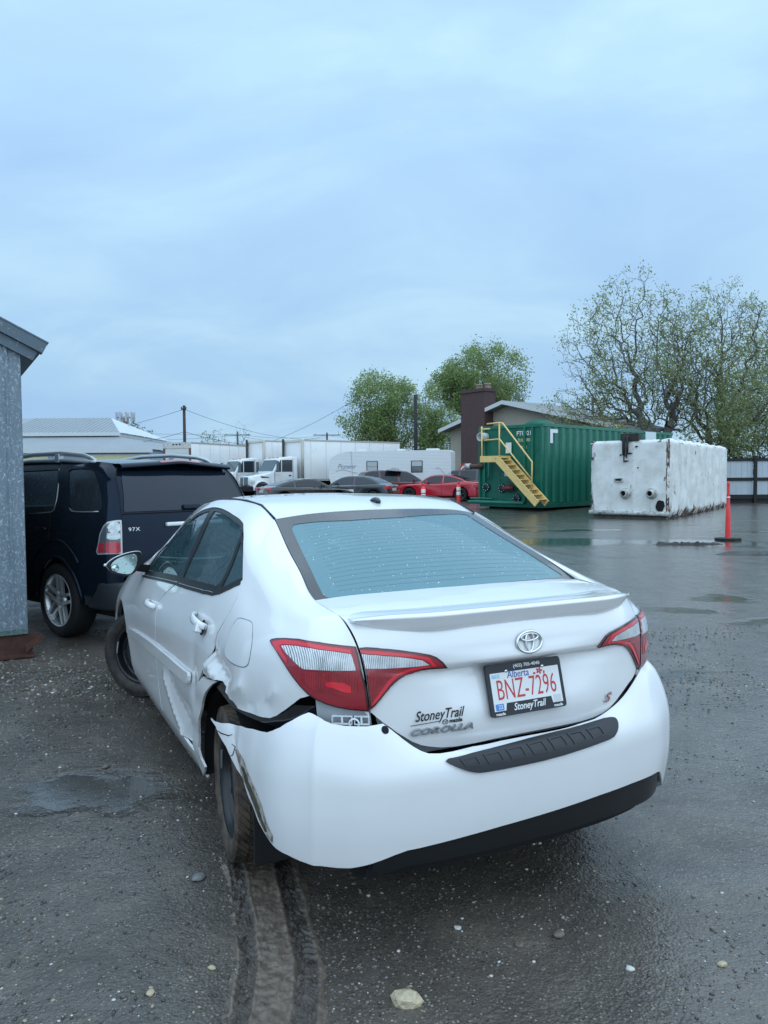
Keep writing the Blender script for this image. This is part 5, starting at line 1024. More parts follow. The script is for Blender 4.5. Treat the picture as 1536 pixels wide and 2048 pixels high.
# ---- smooth surface patches: a net of control points interpolated in both directions ----
def _tangent_matrix(k):
    n = len(k); T = np.zeros((n, n))
    for i in range(1, n-1):
        a, b = k[i]-k[i-1], k[i+1]-k[i]
        T[i, i-1] = -b/(a*(a+b)); T[i, i] = (b-a)/(a*b); T[i, i+1] = a/(b*(a+b))
    T[0, 0], T[0, 1] = -1/(k[1]-k[0]), 1/(k[1]-k[0])
    T[-1, -2], T[-1, -1] = -1/(k[-1]-k[-2]), 1/(k[-1]-k[-2])
    return T
def _weights(k, T, t):
    t = np.asarray(t, float); n = len(k)
    i = np.clip(np.searchsorted(k, t, side='right')-1, 0, n-2)
    h = (k[i+1]-k[i]); s = (t-k[i])/h
    I = np.eye(n)
    h00 = 2*s**3-3*s**2+1; h10 = s**3-2*s**2+s; h01 = -2*s**3+3*s**2; h11 = s**3-s**2
    return h00[:, None]*I[i]+(h10*h)[:, None]*T[i]+h01[:, None]*I[i+1]+(h11*h)[:, None]*T[i+1]
class Net:
    def __init__(self, cols, u=None, v=None):
        self.P = np.array(cols, float)
        P = self.P
        if u is None:
            d = np.linalg.norm(np.diff(P, axis=0), axis=2).mean(1); u = np.concatenate([[0], np.cumsum(np.maximum(d, 1e-3))])
        if v is None:
            d = np.linalg.norm(np.diff(P, axis=1), axis=2).mean(0); v = np.concatenate([[0], np.cumsum(np.maximum(d, 1e-3))])
        self.u, self.v = np.array(u, float), np.array(v, float)
        self.Tu, self.Tv = _tangent_matrix(self.u), _tangent_matrix(self.v)
    def __call__(self, u, v):
        u = np.atleast_1d(np.asarray(u, float)); v = np.atleast_1d(np.asarray(v, float))
        return np.einsum('ni,nj,ijk->nk', _weights(self.u, self.Tu, u), _weights(self.v, self.Tv, v), self.P)
    def normal(self, u, v, e=2e-3):
        u = np.atleast_1d(np.asarray(u, float)); v = np.atleast_1d(np.asarray(v, float))
        du = self(u+e, v)-self(u-e, v); dv = self(u, v+e)-self(u, v-e)
        n = np.cross(du, dv); return n/np.maximum(np.linalg.norm(n, axis=1), 1e-12)[:, None]
# ---- the white sedan: car space, x to its right, y forward from the rear bumper, z up ----
SIDE_COLS = [
 [(.50,.20,.45),(.53,.18,.55),(.555,.16,.66),(.575,.14,.75),(.59,.14,.88),(.604,.17,1.0),(.618,.25,1.08),(.62,.40,1.105),(.618,.546,1.112)],
 [(.60,.26,.45),(.63,.24,.55),(.655,.22,.66),(.675,.20,.76),(.685,.20,.89),(.692,.225,.995),(.688,.33,1.07),(.66,.50,1.115),(.598,.70,1.18)],
 [(.74,.42,.35),(.76,.40,.47),(.775,.37,.60),(.785,.345,.74),(.792,.345,.88),(.782,.39,.99),(.748,.52,1.065),(.678,.74,1.165),(.572,.93,1.265)],
 [(.82,.66,.25),(.84,.65,.40),(.855,.63,.56),(.862,.61,.73),(.855,.62,.89),(.828,.66,.99),(.77,.80,1.09),(.675,1.02,1.245),(.532,1.225,1.38)],
 [(.835,1.0,.20),(.86,1.0,.36),(.882,1.0,.54),(.889,1.0,.72),(.872,1.0,.88),(.825,1.03,1.03),(.755,1.13,1.17),(.645,1.32,1.355),(.53,1.42,1.435)],
 [(.825,1.35,.19),(.858,1.35,.28),(.880,1.35,.47),(.888,1.35,.66),(.875,1.35,.87),(.815,1.35,1.06),(.735,1.42,1.21),(.632,1.58,1.385),(.535,1.65,1.452)],
 [(.825,1.8,.19),(.858,1.8,.28),(.878,1.8,.46),(.888,1.8,.65),(.878,1.8,.86),(.81,1.8,1.035),(.73,1.82,1.21),(.63,1.88,1.402),(.54,1.92,1.455)],
 [(.825,2.35,.19),(.858,2.35,.28),(.876,2.35,.45),(.887,2.35,.63),(.878,2.35,.83),(.81,2.35,.995),(.73,2.33,1.18),(.635,2.28,1.37),(.545,2.3,1.436)],
 [(.82,3.0,.19),(.853,3.0,.28),(.870,3.0,.44),(.882,3.0,.60),(.873,3.0,.79),(.81,3.0,.945),(.735,2.86,1.115),(.652,2.66,1.265),(.57,2.72,1.345)],
 [(.82,3.35,.19),(.855,3.35,.28),(.875,3.35,.43),(.883,3.35,.58),(.868,3.35,.76),(.805,3.35,.90),(.75,3.3,.985),(.69,3.15,1.09),(.60,3.2,1.17)],
 [(.83,3.75,.19),(.86,3.75,.28),(.88,3.75,.42),(.885,3.75,.57),(.86,3.75,.73),(.79,3.75,.86),(.74,3.75,.91),(.70,3.7,.95),(.64,3.7,.98)],
 [(.78,4.2,.22),(.80,4.22,.3),(.81,4.24,.42),(.81,4.25,.55),(.79,4.22,.68),(.73,4.2,.79),(.69,4.18,.84),(.65,4.15,.87),(.60,4.15,.88)],
 [(.5,4.52,.22),(.55,4.56,.3),(.58,4.60,.42),(.58,4.60,.55),(.57,4.55,.66),(.55,4.50,.74),(.53,4.45,.78),(.52,4.42,.80),(.5,4.4,.81)],
 [(0,4.6,.22),(0,4.63,.3),(0,4.64,.42),(0,4.64,.55),(0,4.60,.67),(0,4.55,.75),(0,4.5,.79),(0,4.46,.81),(0,4.44,.82)],
]
def mirrored(half):            # half: columns from the centre (x=0) outward; returns columns from -x to +x
    return [[(-x, y, z) for x, y, z in c] for c in half[:0:-1]]+half
BUMPER_HALF = [
 [(0,.10,.19),(0,.045,.26),(0,.015,.38),(0,.002,.52),(0,.002,.59),(0,.012,.625),(0,.036,.645),(0,.068,.652)],
 [(.25,.108,.19),(.25,.053,.26),(.25,.023,.38),(.25,.010,.52),(.25,.010,.59),(.25,.020,.627),(.25,.043,.65),(.25,.073,.66)],
 [(.46,.13,.19),(.46,.075,.26),(.46,.045,.38),(.46,.032,.52),(.46,.032,.595),(.455,.046,.645),(.452,.074,.685),(.45,.098,.705)],
 [(.63,.175,.19),(.635,.118,.26),(.64,.088,.38),(.64,.075,.52),(.637,.077,.61),(.625,.098,.69),(.607,.118,.755),(.59,.136,.79)],
 [(.74,.25,.19),(.762,.195,.26),(.772,.163,.38),(.774,.150,.52),(.77,.154,.63),(.752,.172,.72),(.722,.192,.79),(.69,.208,.82)],
 [(.80,.36,.20),(.832,.305,.27),(.847,.27,.38),(.85,.258,.52),(.845,.265,.62),(.83,.28,.71),(.808,.30,.775),(.785,.32,.80)],
 [(.83,.54,.22),(.86,.50,.29),(.878,.47,.39),(.882,.455,.51),(.88,.455,.59),(.872,.455,.65),(.86,.455,.70),(.848,.46,.72)],
 [(.845,.74,.26),(.868,.70,.33),(.885,.67,.41),(.891,.66,.50),(.89,.66,.55),(.886,.66,.59),(.88,.66,.635),(.87,.66,.665)],
 [(.85,.95,.30),(.87,.95,.37),(.887,.95,.44),(.894,.95,.50),(.894,.95,.53),(.891,.95,.555),(.886,.95,.585),(.878,.95,.615)],
 [(.85,1.2,.30),(.87,1.2,.36),(.885,1.2,.42),(.893,1.2,.47),(.895,1.2,.49),(.892,1.2,.51),(.888,1.2,.535),(.88,1.2,.57)],
]
def creased(cols, i, e=.018):
    a, b, c = (np.array(cols[k]) for k in (i-1, i, i+1)); un = lambda d: d/np.maximum(np.linalg.norm(d, axis=1), 1e-6)[:, None]
    return cols[:i]+[[tuple(p) for p in b-un(b-a)*e], cols[i], [tuple(p) for p in b+un(c-b)*e]]+cols[i+1:]
BUMPER_HALF = creased(BUMPER_HALF, 4)
LID_HALF = [
 [(0,.10,.62),(0,.078,.74),(0,.112,.87),(0,.126,.919),(0,.074,.925),(0,.062,.985),(0,.085,1.05),(0,.12,1.088),(0,.25,1.108),(0,.40,1.122),(0,.50,1.13)],
 [(.15,.10,.62),(.15,.078,.74),(.15,.112,.87),(.15,.125,.919),(.15,.076,.925),(.15,.064,.985),(.15,.087,1.05),(.15,.122,1.088),(.15,.25,1.108),(.15,.40,1.122),(.15,.505,1.13)],
 [(.26,.10,.62),(.26,.076,.74),(.26,.100,.87),(.26,.112,.919),(.26,.080,.925),(.26,.07,.985),(.26,.093,1.05),(.26,.128,1.087),(.26,.255,1.107),(.26,.41,1.12),(.26,.51,1.128)],
 [(.36,.105,.62),(.36,.083,.74),(.36,.090,.87),(.36,.096,.919),(.36,.086,.925),(.36,.08,.985),(.36,.103,1.05),(.36,.138,1.086),(.36,.265,1.105),(.36,.41,1.118),(.36,.52,1.126)],
 [(.47,.12,.62),(.47,.10,.74),(.47,.10,.87),(.47,.10,.919),(.47,.10,.925),(.47,.10,.985),(.47,.125,1.05),(.47,.16,1.084),(.47,.275,1.102),(.47,.42,1.115),(.47,.53,1.123)],
 [(.55,.145,.62),(.55,.125,.74),(.55,.122,.87),(.55,.123,.919),(.55,.1235,.925),(.555,.135,.985),(.56,.17,1.05),(.565,.21,1.080),(.57,.30,1.098),(.575,.42,1.108),(.575,.54,1.116)],
 [(.56,.16,.66),(.575,.14,.75),(.59,.14,.88),(.5935,.1435,.919),(.5945,.1445,.925),(.604,.17,1.0),(.612,.21,1.05),(.618,.25,1.08),(.62,.32,1.095),(.62,.42,1.105),(.618,.546,1.112)],
]
GLASS_HALF = [   # rear window: rows from its foot up to the roof
 [(0,.50,1.13),(0,.68,1.225),(0,.90,1.325),(0,1.14,1.415)],
 [(.25,.505,1.128),(.25,.69,1.22),(.25,.91,1.32),(.25,1.15,1.41)],
 [(.45,.525,1.12),(.43,.71,1.207),(.41,.94,1.302),(.40,1.18,1.40)],
 [(.618,.546,1.112),(.598,.70,1.18),(.572,.93,1.265),(.532,1.225,1.38)],
]
ROOF_HALF = [
 [(0,1.14,1.415),(0,1.30,1.45),(0,1.55,1.473),(0,1.92,1.478),(0,2.3,1.468),(0,2.72,1.405)],
 [(.2,1.145,1.413),(.2,1.305,1.448),(.2,1.56,1.471),(.2,1.92,1.475),(.2,2.3,1.464),(.2,2.72,1.40)],
 [(.40,1.18,1.40),(.40,1.33,1.44),(.40,1.58,1.463),(.41,1.92,1.466),(.42,2.3,1.453),(.42,2.72,1.38)],
 [(.532,1.225,1.38),(.53,1.42,1.435),(.535,1.65,1.452),(.54,1.92,1.455),(.545,2.3,1.436),(.57,2.72,1.345)],
]
SHIELD_HALF = [   # windscreen, roof to cowl
 [(0,2.72,1.405),(0,3.0,1.28),(0,3.3,1.14),(0,3.62,.99)],
 [(.3,2.72,1.392),(.32,3.0,1.27),(.35,3.28,1.135),(.38,3.58,.99)],
 [(.57,2.72,1.345),(.585,2.95,1.265),(.60,3.2,1.17),(.64,3.5,1.02)],
]
HOOD_HALF = [
 [(0,3.58,.99),(0,3.9,.955),(0,4.2,.90),(0,4.44,.82)],
 [(.33,3.58,.985),(.32,3.9,.955),(.31,4.2,.895),(.28,4.43,.82)],
 [(.64,3.5,1.02),(.625,3.9,.945),(.60,4.15,.88),(.5,4.4,.81)],
]
NET_SIDE = Net(SIDE_COLS)
NET_BUMPER = Net(mirrored(BUMPER_HALF)); NET_BUMPER.u -= NET_BUMPER.u[len(BUMPER_HALF)-1]
NET_LID = Net(mirrored(LID_HALF)); NET_LID.u -= NET_LID.u[len(LID_HALF)-1]
NET_GLASS = Net(mirrored(GLASS_HALF)); NET_ROOF = Net(mirrored(ROOF_HALF))
NET_SHIELD = Net(mirrored(SHIELD_HALF)); NET_HOOD = Net(mirrored(HOOD_HALF))
TRACED = {
 'QUARTER_LOW': [(1.0473, 0.4623), (1.0524, 0.4439), (1.0207, 0.4403), (0.9901, 0.4291), (0.937, 0.4364), (0.9051, 0.4341), (0.8752, 0.4403), (0.8347, 0.4436), (0.8174, 0.438), (0.7902, 0.4352), (0.7791, 0.4176), (0.7587, 0.4119), (0.7488, 0.4002), (0.7249, 0.3976), (0.7067, 0.3883), (0.6934, 0.3796), (0.5697, 0.3892), (0.4926, 0.3925), (0.4412, 0.3988), (0.3988, 0.4158), (0.3469, 0.4475), (0.303, 0.4768), (0.2655, 0.5011), (0.2118, 0.5144), (0.1333, 0.4936), (0.0631, 0.4865), (0.0427, 0.4937)],
 'REAR_DOOR_GAP': [(0.7969, 0.8559), (0.7981, 0.7995), (0.8499, 0.7282), (0.8951, 0.6756), (0.9507, 0.6175), (0.9809, 0.5544), (1.0363, 0.4816)],
 'WIN_TOP': [(2.8921, 0.72), (2.9495, 0.9075), (3.0499, 1.1374), (2.3847, 1.0077), (2.1502, 1.0355), (1.8397, 1.0466)],
 'WIN_TOP_REAR': [(1.758, 1.0458), (1.3568, 1.037), (1.1235, 1.0305), (0.9732, 1.025)],
 'WIN_REAR': [(0.8819, 0.9908), (0.8224, 0.9442), (0.7733, 0.8738)],
 'BELT_REAR': [(0.7922, 0.8613), (0.9332, 0.7968), (1.0554, 0.7504), (1.1649, 0.7221), (1.3186, 0.707), (1.4784, 0.7053), (1.8494, 0.7095)],
 'BELT_FRONT': [(1.8754, 0.7106), (2.1827, 0.7132), (2.6152, 0.7122), (2.8782, 0.7165)],
 'BPILLAR': [(1.8494, 0.7095), (1.8397, 1.0466)],
 'QBAR': [(0.9429, 0.9741), (1.1013, 0.746)],
 'DOOR_SEAM': [(1.8602, 0.7091), (1.9586, 0.6799), (2.0568, 0.6485), (2.1056, 0.6132), (2.0968, 0.5725), (2.0805, 0.5077), (2.0926, 0.4496), (2.1064, 0.3275), (2.1014, 0.2437), (2.0842, 0.1679), (2.072, 0.1142)],
 'REAR_DOOR_EDGE': [(1.0363, 0.4816), (1.0859, 0.4497), (1.146, 0.4153), (1.2057, 0.3736), (1.2556, 0.3286), (1.2968, 0.274), (1.3406, 0.2167), (1.3586, 0.1785), (1.3521, 0.137)],
 'FRONT_DOOR_EDGE': [(2.8758, 0.7042), (2.9929, 0.6204), (3.0175, 0.5452), (3.041, 0.4582), (3.0299, 0.3572), (2.9896, 0.1982), (2.9771, 0.0598)],
 'DOGLEG': [(1.1554, 0.4042), (1.2071, 0.3664), (1.2478, 0.3239), (1.2846, 0.2704), (1.3218, 0.2166), (1.34, 0.1646), (1.3126, 0.1106), (1.3044, 0.0506), (1.3343, 0.0017), (1.1881, 0.1002), (1.225, 0.1368), (1.2339, 0.1723), (1.2149, 0.2166), (1.1658, 0.2724), (1.0955, 0.3313), (1.0202, 0.3711), (0.9351, 0.4111), (0.8574, 0.4403), (0.9114, 0.4349), (0.9971, 0.4265), (1.0676, 0.4332)],
 'FUEL': [(0.759, 0.7162), (0.7404, 0.7305), (0.7078, 0.7436), (0.6196, 0.7609), (0.5878, 0.7609), (0.575, 0.7491), (0.5679, 0.6649), (0.5783, 0.5781), (0.5927, 0.5597), (0.6204, 0.5472), (0.6865, 0.5409), (0.7587, 0.5441), (0.8076, 0.5549), (0.8191, 0.5687), (0.8091, 0.6304), (0.792, 0.6832)],
 'LAMP_OUT': [(0.4164, 0.7132), (0.4015, 0.7236), (0.3663, 0.733), (0.3056, 0.7431), (0.2329, 0.7509), (0.1379, 0.7444), (0.0442, 0.7268), (0.004, 0.721), (0.006, 0.6312), (0.0, 0.5651), (0.0, 0.5229), (0.0, 0.4763), (0.064, 0.4732), (0.1065, 0.4764), (0.1436, 0.4848), (0.1819, 0.499), (0.2204, 0.5223), (0.2535, 0.5516), (0.2878, 0.5875), (0.3321, 0.6353), (0.3738, 0.6773), (0.4026, 0.7003)],
 'LAMP_OUT_CLEAR': [(0.3354, 0.7035), (0.2968, 0.7109), (0.2465, 0.7148), (0.1827, 0.7124), (0.1013, 0.7037), (0.0314, 0.6906), (0.0283, 0.6575), (0.0258, 0.6308), (0.0665, 0.6284), (0.1094, 0.6263), (0.1675, 0.6254), (0.2266, 0.6246), (0.2448, 0.6324), (0.2631, 0.6455), (0.2884, 0.6638), (0.3151, 0.6816)],
 'LAMP_OUT_STRIP': [(0.3929, 0.7115), (0.3161, 0.7327), (0.2415, 0.7371), (0.1771, 0.7338), (0.1221, 0.7249), (0.0729, 0.7168), (0.0294, 0.7074), (0.0295, 0.6943), (0.0765, 0.703), (0.1262, 0.7094), (0.1815, 0.7172), (0.2453, 0.7203), (0.3269, 0.7104), (0.3473, 0.7017), (0.3373, 0.6839), (0.3073, 0.651), (0.3103, 0.6403), (0.3498, 0.6713), (0.381, 0.691)],
 'LAMP_OUT_RED': [(0.2308, 0.6137), (0.1685, 0.6154), (0.0911, 0.6185), (0.0253, 0.6227), (0.0247, 0.5849), (0.0325, 0.5379), (0.0558, 0.5304), (0.0825, 0.5286), (0.1296, 0.5292), (0.1819, 0.5379), (0.2121, 0.5557), (0.2303, 0.5739)],
 'LAMP_OUT_BRIGHT': [(0.1408, 0.5721), (0.1147, 0.5799), (0.0956, 0.5798), (0.0772, 0.5798), (0.0517, 0.5688), (0.052, 0.5428), (0.0768, 0.5418), (0.0989, 0.5494), (0.1173, 0.5552), (0.1396, 0.5586)],
 'LAMP_IN': [(-0.6108284669668078, 0.39), (-0.5885, 0.4003), (-0.5586, 0.4053), (-0.518, 0.4025), (-0.4749, 0.395), (-0.4318, 0.3871), (-0.3875, 0.3767), (-0.3649, 0.3677), (-0.3418, 0.3509), (-0.3229, 0.3297), (-0.3538, 0.3297), (-0.3861, 0.3306), (-0.413, 0.3285), (-0.4398, 0.3208), (-0.4627, 0.2995), (-0.4871, 0.2848), (-0.507, 0.2741), (-0.5267, 0.2614), (-0.5463, 0.243), (-0.5663, 0.2195), (-0.5858, 0.1972), (-0.6108284669668078, 0.1776), (-0.6108284669668078, 0.1768), (-0.6108284669668078, 0.2136), (-0.6108284669668078, 0.2594), (-0.6108284669668078, 0.3274), (-0.6108284669668078, 0.3564)],
 'LAMP_IN_STRIP': [(-0.6104, 0.3826), (-0.561, 0.3944), (-0.5199, 0.3923), (-0.4761, 0.3844), (-0.4324, 0.3771), (-0.3923, 0.3685), (-0.3666, 0.3421), (-0.3778, 0.3398), (-0.3921, 0.3547), (-0.4148, 0.3658), (-0.4548, 0.3732), (-0.5214, 0.3832), (-0.5629, 0.385), (-0.609, 0.3747)],
 'LAMP_IN_CLEAR': [(-0.6087, 0.3721), (-0.5636, 0.3815), (-0.5219, 0.3798), (-0.4549, 0.37), (-0.4147, 0.3619), (-0.3909, 0.3472), (-0.432, 0.3453), (-0.4773, 0.3449), (-0.5254, 0.3451), (-0.5708, 0.3426), (-0.6076, 0.3384), (-0.6075, 0.3551)],
 'LAMP_IN_RED': [(-0.606, 0.3312), (-0.572, 0.3346), (-0.5014, 0.3323), (-0.5317, 0.293), (-0.5512, 0.2766), (-0.5732, 0.2495), (-0.5923, 0.2193), (-0.6038, 0.2014), (-0.6064, 0.2425)],
 'LAMP_IN_GUIDE': [(-0.3756, 0.3396), (-0.4182, 0.3378), (-0.4585, 0.3299), (-0.4869, 0.3101), (-0.512, 0.283), (-0.5341, 0.2655), (-0.5562, 0.2427), (-0.5795, 0.2137), (-0.6014, 0.1935), (-0.6024, 0.1996), (-0.5815, 0.2254), (-0.561, 0.2528), (-0.5415, 0.2735), (-0.5169, 0.2933), (-0.4916, 0.3255), (-0.4543, 0.3389), (-0.4141, 0.3439)],
 'LID_LOW': [(-0.61, 0.17), (-0.5891, 0.161), (-0.5657, 0.1511), (-0.5287, 0.1294), (-0.4938, 0.1025), (-0.4662, 0.0842), (-0.4401, 0.0678), (-0.4108, 0.0539), (-0.3835, 0.0451), (-0.3365, 0.035), (-0.2825, 0.0304), (-0.2024, 0.0299), (-0.1197, 0.0325), (0.0192, 0.0342), (0.1691, 0.0352), (0.2571, 0.0372), (0.3284, 0.043), (0.3718, 0.0511), (0.4066, 0.0665), (0.4588, 0.1062), (0.5162, 0.1446), (0.5827, 0.172)],
 'BUMPER_TOP': [(-1.6018, 0.5219), (-1.5513, 0.5137), (-1.4759, 0.5163), (-1.4012, 0.5272), (-1.276, 0.525), (-1.151, 0.5054), (-1.0707, 0.4845), (-1.0179, 0.4731), (-0.9771, 0.4733), (-0.9389, 0.4776), (-0.8912, 0.4938), (-0.8611, 0.5096), (-0.8433, 0.5181), (-0.8296, 0.5153), (-0.8094, 0.5084), (-0.7765, 0.4985), (-0.7468, 0.4961), (-0.7059, 0.4992), (-0.6651, 0.5063), (-0.6313, 0.5144), (-0.6015, 0.5282), (-0.5741, 0.5435), (-0.5389, 0.5391), (-0.5115, 0.5319), (-0.4852, 0.5191), (-0.4626, 0.5058), (-0.4373, 0.4931), (-0.4126, 0.4862), (-0.3707, 0.489), (-0.322, 0.4999), (-0.2344, 0.528), (-0.1119, 0.5435), (0.0167, 0.5435), (0.1561, 0.5435), (0.2402, 0.5426), (0.3091, 0.5343)],
 'BUMPER_ARCH': [(-1.5714, 0.5107), (-1.512, 0.4939), (-1.462, 0.4564), (-1.3893, 0.4096), (-1.3362, 0.351), (-1.2885, 0.3121), (-1.2395, 0.2932), (-1.1865, 0.2793), (-1.1546, 0.2479), (-1.1039, 0.2192), (-1.0671, 0.1929), (-1.0088, 0.1727), (-0.9599, 0.1564)],
 'BUMPER_FOOT': [(-0.94, 0.1524), (-0.8854, 0.1482), (-0.8351, 0.14), (-0.7615, 0.1376), (-0.707, 0.1334), (-0.6691, 0.1338), (-0.6354, 0.1392), (-0.6042, 0.1452)],
 'VALANCE_TOP': [(-0.6042, 0.1452), (-0.5679, 0.1541), (-0.5281, 0.1644), (-0.4874, 0.1726), (-0.4455, 0.1744), (-0.4112, 0.1771), (-0.285, 0.1843), (-0.1511, 0.1927), (0.058, 0.2011), (0.2934, 0.2116), (0.4552, 0.2157), (0.5793, 0.2155), (0.6351, 0.2155), (0.6725, 0.2064)],
 'PAD': [(-0.3672, 0.4599), (-0.3028, 0.4696), (-0.2424, 0.4865), (-0.1393, 0.5019), (-0.0092, 0.5123), (0.1548, 0.526), (0.3238, 0.5154), (0.377, 0.5017), (0.3935, 0.4858), (0.3867, 0.4565), (0.3656, 0.4277), (0.3406, 0.4092), (0.2584, 0.4015), (0.0475, 0.3825), (-0.1207, 0.3814), (-0.2188, 0.382), (-0.2528, 0.384), (-0.293, 0.4), (-0.3369, 0.4312)],
 'FRIT_IN': [(0.058, 0.6092), (0.0754, 0.6356), (0.0981, 0.636), (0.3495, 0.6024), (0.5997, 0.6088), (1.023, 0.6677), (1.059, 0.6673), (1.0737, 0.5705), (1.1025, 0.3765), (1.1145, 0.1791), (1.131, 0.0502), (1.1212, 0.0311), (1.0905, 0.0225), (0.7809, 0.0047), (0.4171, 0.0), (0.1416, 0.0053), (0.0715, 0.008), (0.0567, 0.0169), (0.0479, 0.0454), (0.0448, 0.1646), (0.0501, 0.3911)],
 'EMBLEM': (0.0004, 0.3846),
 'PLATE': (-0.0018, 0.2009),
 'BADGE_S': (0.3771, 0.1107),
 'DECAL': (-0.3522, 0.152),
 'NAME': (-0.344, 0.1048),
 'SCUFF': [(-1.3167, 0.4139), (-1.2572, 0.4175), (-1.192, 0.3787), (-1.1441, 0.3348), (-1.0771, 0.2948), (-1.0268, 0.2631), (-0.9947, 0.2215), (-0.9552, 0.1916), (-0.9595, 0.1642), (-0.9944, 0.1729), (-1.0493, 0.2005), (-1.0947, 0.2274), (-1.1345, 0.2562), (-1.1808, 0.2895), (-1.251, 0.3213)],
 'SCUFF_DARK': [(-1.2199, 0.3527), (-1.1854, 0.3498), (-1.1395, 0.3051), (-1.0723, 0.2658), (-1.0352, 0.2293), (-0.9895, 0.194), (-1.0043, 0.1828), (-1.0608, 0.2135), (-1.1029, 0.2464), (-1.17, 0.2894)],
 'CRACK1': [(-1.5005, 0.4788), (-1.4451, 0.4735), (-1.3818, 0.4748), (-1.3536, 0.4837)],
 'CRACK2': [(-1.3446, 0.4376), (-1.3129, 0.4265), (-1.3247, 0.3764), (-1.3547, 0.3552)],
 'CREASE_Q': [(0.789, 0.5827), (0.6975, 0.5485), (0.6479, 0.5202)],
 'BUMPER_HOLE': (-0.566, 0.5267),
 'MOULD': [(3.0378, 0.4017), (2.2461, 0.424), (1.7118, 0.4239), (1.3123, 0.4327), (1.285, 0.429), (1.2967, 0.3941), (1.3345, 0.3907), (1.7207, 0.3788), (2.2597, 0.3743), (3.0774, 0.3588)],
 'HANDLE_F': [(2.3865, 0.5799), (2.0711, 0.5971)],
 'HANDLE_R': [(1.3337, 0.6098), (1.0593, 0.6264)],
 'ANT': (0.5402, 0.1564),
}
# ================= the damaged white sedan =================
M_WHITE = mat('white car paint', (.77, .78, .79), .32, coat=1., coat_rough=.04, vary=.025, vscale=3., dirt=(.50, .49, .46), dirt_amt=.17, dirt_scale=9, bump=.012, bscale=60, drops=.10)
M_WHITE2 = mat('clean white car paint', (.77, .78, .79), .28, coat=1., coat_rough=.03, vary=.02, vscale=2., bump=.008, bscale=40, drops=.14)
M_BUMPER = mat('white plastic bumper paint', (.77, .78, .79), .34, coat=.9, coat_rough=.06, vary=.02, vscale=3., dirt=(.42, .39, .33), dirt_amt=.10, dirt_scale=6, drops=.06)
M_TRIM = mat('black trim', (.012, .013, .015), .38, spec=.4, bump=.02)
M_GLOSSBLK = mat('gloss black', (.008, .009, .011), .12, coat=.6, vary=.3, vscale=20)
M_RUBBER = mat('muddy rubber', (.017, .017, .018), .6, dirt=(.060, .046, .036), dirt_amt=.44, dirt_scale=14, bump=.2, bscale=120)
M_SIDEWALL = mat('tyre rubber', (.014, .015, .017), .55, dirt=(.06, .055, .05), dirt_amt=.2, dirt_scale=18)
M_STEEL = mat('black steel rim', (.010, .012, .016), .32, spec=.5, dirt=(.05, .045, .04), dirt_amt=.2, dirt_scale=20)
M_CHROME = mat('chrome', (.72, .74, .76), .10, metal=1.)
M_DARK = mat('dark underbody', (.008, .009, .011), .9)
M_GREYIN = mat('unpainted body shell', (.44, .47, .50), .5, vary=.1, vscale=12)
M_FRIT = mat('window frit', (.010, .012, .016), .16, coat=.5, drops=1.2)
M_REDDK = mat('lamp crimson', (.29, .005, .016), .10, coat=1., coat_rough=.02)
M_REDRIM = mat('lamp dark rim', (.035, .004, .010), .12, coat=1., coat_rough=.02)
M_REDBR = mat('lamp bright red', (.72, .012, .03), .10, coat=1., coat_rough=.02)
def ribbed(name, base, dark, scale, rough=.12, metal=0., axis='X', second=None):
    m, nt, b = _nodes(name); N = nt.nodes.new; K = nt.links.new
    tc = N('ShaderNodeTexCoord'); w = N('ShaderNodeTexWave'); w.wave_type = 'BANDS'; w.bands_direction = axis; w.inputs['Scale'].default_value = scale; w.inputs['Distortion'].default_value = 1.5; w.inputs['Detail'].default_value = 2; K(tc.outputs['Object'], w.inputs['Vector'])
    n = N('ShaderNodeTexNoise'); n.inputs['Scale'].default_value = 22; n.inputs['Detail'].default_value = 2; K(tc.outputs['Object'], n.inputs['Vector'])
    ad = N('ShaderNodeMath'); ad.operation = 'MULTIPLY_ADD'; K(w.outputs['Fac'], ad.inputs[0]); ad.inputs[1].default_value = .45; 
    sc = N('ShaderNodeMath'); sc.operation = 'MULTIPLY'; sc.inputs[1].default_value = .75; K(n.outputs['Fac'], sc.inputs[0]); K(sc.outputs[0], ad.inputs[2])
    r = N('ShaderNodeValToRGB'); K(ad.outputs[0], r.inputs[0]); r.color_ramp.elements[0].position = .38; r.color_ramp.elements[0].color = rgba(dark); r.color_ramp.elements[1].position = .66; r.color_ramp.elements[1].color = rgba(base)
    K(r.outputs[0], b.inputs['Base Color']); b.inputs['Roughness'].default_value = .3; b.inputs['Metallic'].default_value = metal; b.inputs['Coat Weight'].default_value = 1; b.inputs['Coat Roughness'].default_value = .02
    bp = N('ShaderNodeBump'); bp.inputs['Strength'].default_value = .6; bp.inputs['Distance'].default_value = .004; K(w.outputs['Fac'], bp.inputs['Height']); K(bp.outputs[0], b.inputs['Normal'])
    MATS[name] = m; return m
M_CLEAR = ribbed('clear ribbed lens', (.82, .85, .87), (.22, .25, .27), 60)
M_REDRIB = ribbed('red ribbed lens', (.44, .006, .018), (.14, .002, .008), 75)
M_GLASS_SIDE = tinted_glass('side glass', (.34, .52, .55), .42, haze=(.055, .135, .155), drops=.9)
M_GLASS_REAR = tinted_glass('misted rear glass', (.4, .6, .66), .12, rough=.35, haze=(.070, .205, .245), drops=.25, coat=.35)
M_GLASS_FRONT = tinted_glass('windscreen glass', (.5, .6, .62), .75, haze=(.05, .08, .09))

